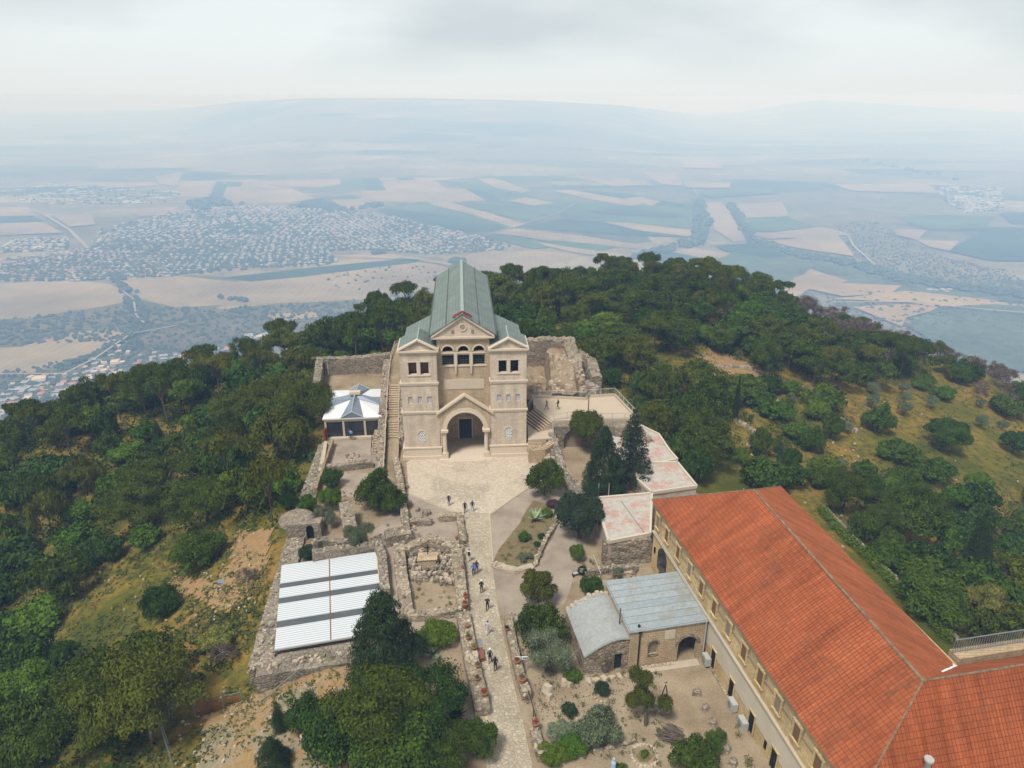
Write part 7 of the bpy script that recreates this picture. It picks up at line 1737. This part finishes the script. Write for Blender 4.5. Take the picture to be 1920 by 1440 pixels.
tag(MB().prism([G(894, 1199), G(903, 1198), G(906, 1212), G(897, 1213)], .036, .06).build('drain_grate', 'grey_metal'), 'grey metal grate set in the path above the bench', 'grate')
mb = MB()
for _ in range(14): x, y = G(rnd.uniform(876, 893), rnd.uniform(1224, 1242), .85); mb.stone(x, y, .8, rnd.uniform(.3, .55))
tag(mb.build('stone_pile', 'pale_stone'), 'pile of pale stones on the left planter wall by the bench', 'stone pile')
x, y = G(984, 1262, 0); sg = thing('sign_post', 'small grey information panel on a post right of the path', 'sign', (x, y, 0)); MB().tube((0, 0, 0), (0, 0, 1.9), .04, n=6).build('post', 'grey_metal', sg); MB().box(-.3, .3, -.16, -.1, 1.75, 2.1).tube((-.9, 0, 2.0), (0, 0, 1.85), .03, n=5).build('board', 'lattice_white', sg); MB().box(-.2, .2, -.18, -.165, 1.85, 2.02).build('panel', 'grey_metal', sg)
# agaves
def agave(px, py, r, n, label, flower=False, matn='leaf_agave'):
    x, y = G(px, py, .05); mb = MB()
    for i in range(n):
        a = 6.283 * i / n + rnd.uniform(-.2, .2); e = rnd.uniform(.5, 1.25); L_ = r * rnd.uniform(.8, 1.1); d = Vector((math.cos(a) * math.cos(e), math.sin(a) * math.cos(e), math.sin(e))); s = Vector((-math.sin(a), math.cos(a), 0)) * r * .09
        m_ = d * L_ * .5; t_ = d * L_ + Vector((0, 0, -.1 * L_)); mb.poly([s * .7, m_ + s, t_, m_ - s, -s * .7])
    o = mb.build('agave', matn); o.location = (x, y, .05); tag(o, label, 'agave')
agave(1003, 975, 2.0, 16, 'tall blue green agave in the upper part of the flower bed'); agave(812, 1228, 1.1, 22, 'pale agave below the clay urn'); agave(820, 1238, .8, 18, 'smaller agave at the lower right of the pale one'); agave(1055, 940, .8, 14, 'small agave beside the olive tree at the square') 
agave(853, 1345, 1.3, 40, 'palm like tuft of stiff dark leaves at the dirt strip', matn='leaf_dark')
# iron well in the yard
x, y = G(1244, 1326, 0); we = thing('well', 'round stone well with a pointed iron frame in the sandy yard', 'well', (x, y, 0)); mb = MB()
for i in range(10): a = 6.283 * i / 10; mb.box(math.cos(a) * .62 - .2, math.cos(a) * .62 + .2, math.sin(a) * .62 - .15, math.sin(a) * .62 + .15, 0, .5, j=.03, rz=a + 1.57)
mb.build('kerb', 'pale_stone', we); MB().lathe((0, 0, .3), [(.5, 0), (.5, .04)], 12).build('cover', 'wood_red', we)
mb = MB()
for i in range(4): a = 6.283 * i / 4 + .5; mb.tube((math.cos(a) * .5, math.sin(a) * .5, .45), (math.cos(a) * .2, math.sin(a) * .2, 1.9), .03, n=5).tube((math.cos(a) * .2, math.sin(a) * .2, 1.9), (0, 0, 2.6), .03, n=5); b_ = a + 1.57; mb.tube((math.cos(a) * .35, math.sin(a) * .35, 1.2), (math.cos(b_) * .35, math.sin(b_) * .35, 1.2), .02, n=4)
mb.tube((0, 0, 2.5), (0, 0, 3.0), .02, n=4).tube((-.15, 0, 2.85), (.15, 0, 2.85), .02, n=4); mb.build('iron_frame', 'black_pipe', we)
for px, py, lb in ((1307, 1302, 'weathered stone stump highest in the row on the sand'), (1322, 1330, 'weathered stone stump second in the row on the sand'), (1336, 1357, 'flat stone third in the row on the sand'), (1361, 1407, 'stone stump fourth in the row on the sand'), (1374, 1432, 'rough stone at the bottom end of the row on the sand')):
    x, y = G(px, py); mb = MB(); mb.stone(0, 0, 0, .8, .6, .4); mb.stone(.1, .05, .3, .5, .4, .25); o = mb.build('stump', 'ruin_stone'); o.location = (x, y, .02); tag(o, lb, 'stone')
def ring_(name, px, py, r, label, n=22, s=.3):
    x, y = G(px, py); mb = MB()
    for i in range(n): a = 6.283 * i / n; mb.stone(x + math.cos(a) * r, y + math.sin(a) * r, 0, s, mi=0)
    return tag(mb.build(name, 'pale_stone'), label, 'stone ring')
ring_('stone_edging', 1208, 1418, 1.05, 'oval ring of stones around the small bed at the bottom of the yard'); sheet('bed', [(1192,1418),(1200,1408),(1215,1408),(1226,1418),(1215,1428),(1200,1428)], .045, 'bed_soil')
tree('bright', *G(1209, 1418), .45, .6, 'tiny plant inside the oval stone ring', near=True, name='shrub', cat='bush')
ring_('stone_edging', 1129, 1305, .75, 'ring of stones around the spiky round plant', 14, .25); ring_('stone_edging', 1066, 1342, .8, 'ring of stones around the dark oval bush', 12, .25)
mb = MB()
for _ in range(60): a = rnd.uniform(-.5, .5) + 2.5; x, y = G(rnd.uniform(1258, 1285), rnd.uniform(1372, 1398), .2); z = rnd.uniform(.1, .6); mb.tube((x, y, z), (x + math.cos(a) * 1.4, y + math.sin(a) * 1.1, z + rnd.uniform(-.1, .15)), .04, .03, 5)
tag(mb.build('woodpile', 'bark'), 'pile of cut dark branches on the sand', 'woodpile')
mb = MB()
for i in range(40): f = i / 39; x, y = G(1252 + 40 * f * (1 if f < .6 else .5), 1368 + 60 * f); mb.stone(x, y, 0, rnd.uniform(.2, .4))
tag(mb.build('stone_line', 'pale_stone'), 'line of pale stones under the pile of cut branches', 'stones')
for px, py, sc_, lb in ((1026, 1296, .9, 'upright boulder at the left of the sandy yard'), (1058, 1283, .7, 'pale boulder between two small bushes'), (1068, 1285, .6, 'pale boulder touching the small bright bush'), (1030, 1310, .6, 'flat grey boulder below the upright boulder')):
    x, y = G(px, py); mb = MB(); mb.stone(0, 0, 0, sc_, sc_ * .8, sc_ * .8); o = mb.build('boulder', 'pale_stone'); o.location = (x, y, 0); tag(o, lb, 'boulder')
rwall('bed_wall', [(1112,1408),(1150,1398),(1190,1386)], .3, .35, 'low stone edge below the big grey green shrub', pix=True, zt=.3, top=False)
# little seated-bench and planter clutter above the annex
x, y = G(1082, 1080); be = thing('garden_bench', 'small white metal bench beside the small dark bush', 'bench', (x, y, .02), R(20)); MB().box(-.5, .5, -.15, .15, .42, .46).build('seat', 'white_metal', be); MB().box(-.5, .5, .16, .19, .5, .8).build('backrest', 'white_metal', be)
for xx in (-.5, .5): MB().box(xx - .03, xx + .03, -.2, .2, 0, .42).build('leg', 'black_pipe', be)
rail('broken_railing', [(*G(990, 1310, 0), .1), (*G(1000, 1345, 0), .1), (*G(1005, 1362, 0), .1)], 'dark bent railing at the right edge of the path near the bottom', 'black_pipe', hgt=.9)
rail('garden_rail', [(*G(1112, 1050, .3), .3), (*G(1126, 1085, .3), .3)], 'thin pale rail beside the yard wall', 'cream_paint', hgt=.7); rail('garden_rail', [(*G(1126, 1086, .3), .3), (*G(1192, 1084, .3), .3)], 'thin horizontal wooden rail just above the metal roofed annex', 'wood', hgt=.6)
# statue at the bottom edge
x, y = G(1149, 1452, 0); s_ = thing('statue', 'blue grey robed statue at the bottom edge of the yard', 'statue', (x, y, 0)); MB().lathe((0, 0, 0), [(.42, 0), (.38, .3), (.30, .35)], 10).build('base', 'pale_stone', s_)
MB().lathe((0, 0, .33), [(.26, 0), (.23, .4), (.19, .8), (.22, 1.0), (.14, 1.13), (.075, 1.18), (.11, 1.26), (.12, 1.36), (.08, 1.45), (.02, 1.49)], 14).build('figure', 'statue_blue', s_, smooth=True)
tree('oak', x + .6, y + .1, .8, .8, 'dark low bush right behind the robed statue', near=True, name='shrub', cat='bush')
# carved capitals lying by the square
for px, py, s, lb in ((763, 915, .5, 'dark square bin at the left edge of the square'), (767, 949, .8, 'dark carved stone block beside the left wall'), (783, 958, .5, 'round stone on the gravel right of the carved block'), (797, 966, .7, 'broken column drum on the short wall'), (803, 964, .6, 'second stone fragment next to the column drum'), (771, 1013, .6, 'square pale stone at the corner of the ruined masonry')):
    x, y = G(px, py); mb = MB(); mb.box(-s / 2, s / 2, -s / 2, s / 2, 0, s * .8, j=s * .06, top=.9).box(-s * .4, s * .4, -s * .4, s * .4, s * .8, s * .95, j=s * .05); o = mb.build('carved_stone' if s != .5 else 'round_stone', 'pale_stone' if 'pale' in lb else 'ruin_stone' if 'dark' not in lb else 'shutter_grey'); o.location = (x, y, .03); tag(o, lb, 'carved stone')
# the two inner yard blocks above the annex: small planting beds
mb = MB()
for _ in range(40): x, y = G(rnd.uniform(1140, 1190), rnd.uniform(1062, 1078)); mb.stone(x, y, 0, rnd.uniform(.25, .5), mi=rnd.randint(0, 1))
tag(mb.build('rock_garden', ['loose_stone', 'rubble_grey']), 'jumble of dark stones in the bed above the annex roof', 'rocks')
mb = MB()
for _ in range(420): x, y = G(rnd.uniform(1000, 1240), rnd.uniform(1268, 1345)); mb.stone(x, y, .01, rnd.uniform(.05, .13))
wd_ = []
for poly, n in (([(575,880),(745,870),(760,1010),(725,1100),(600,1040),(540,1080),(475,1240),(500,1120),(560,960)], 190), ([(745,1020),(875,1015),(880,1160),(760,1170)], 90), ([(930,1050),(1000,940),(1040,960),(1010,1060)], 80), ([(1000,1250),(1240,1260),(1300,1440),(1030,1440)], 170), ([(1085,1040),(1210,1050),(1200,1090),(1110,1095)], 50), ([(868,1150),(880,1150),(912,1330),(895,1330)], 40), ([(950,1150),(965,1150),(1000,1320),(985,1320)], 40), ([(1050,870),(1130,950),(1110,960),(1040,890)], 40), ([(1380,1300),(1440,1420),(1400,1440),(1340,1330)], 30)):
    xs = [p[0] for p in poly]; ys = [p[1] for p in poly]
    for _ in range(n):
        px, py = rnd.uniform(min(xs), max(xs)), rnd.uniform(min(ys), max(ys))
        if inpoly((px, py), poly): x, y = G(px, py, .1); q_ = rnd.uniform(.12, .38); wd_.append((x, y, rnd.uniform(.05, .12) + q_ * .4, q_, q_, q_ * .7))
tag(link('weeds', leafmesh('weeds', leaves(wd_, len(wd_) * 22, .12, 77, shell=.8, up=.4)), 'scrub_leaf'), 'small weeds growing among the ruins and garden beds', 'weeds', kind='stuff')
tag(mb.build('leaf_litter', 'bark'), 'dry leaves and pebbles sprinkled over the sandy yard', 'leaf litter', kind='stuff')
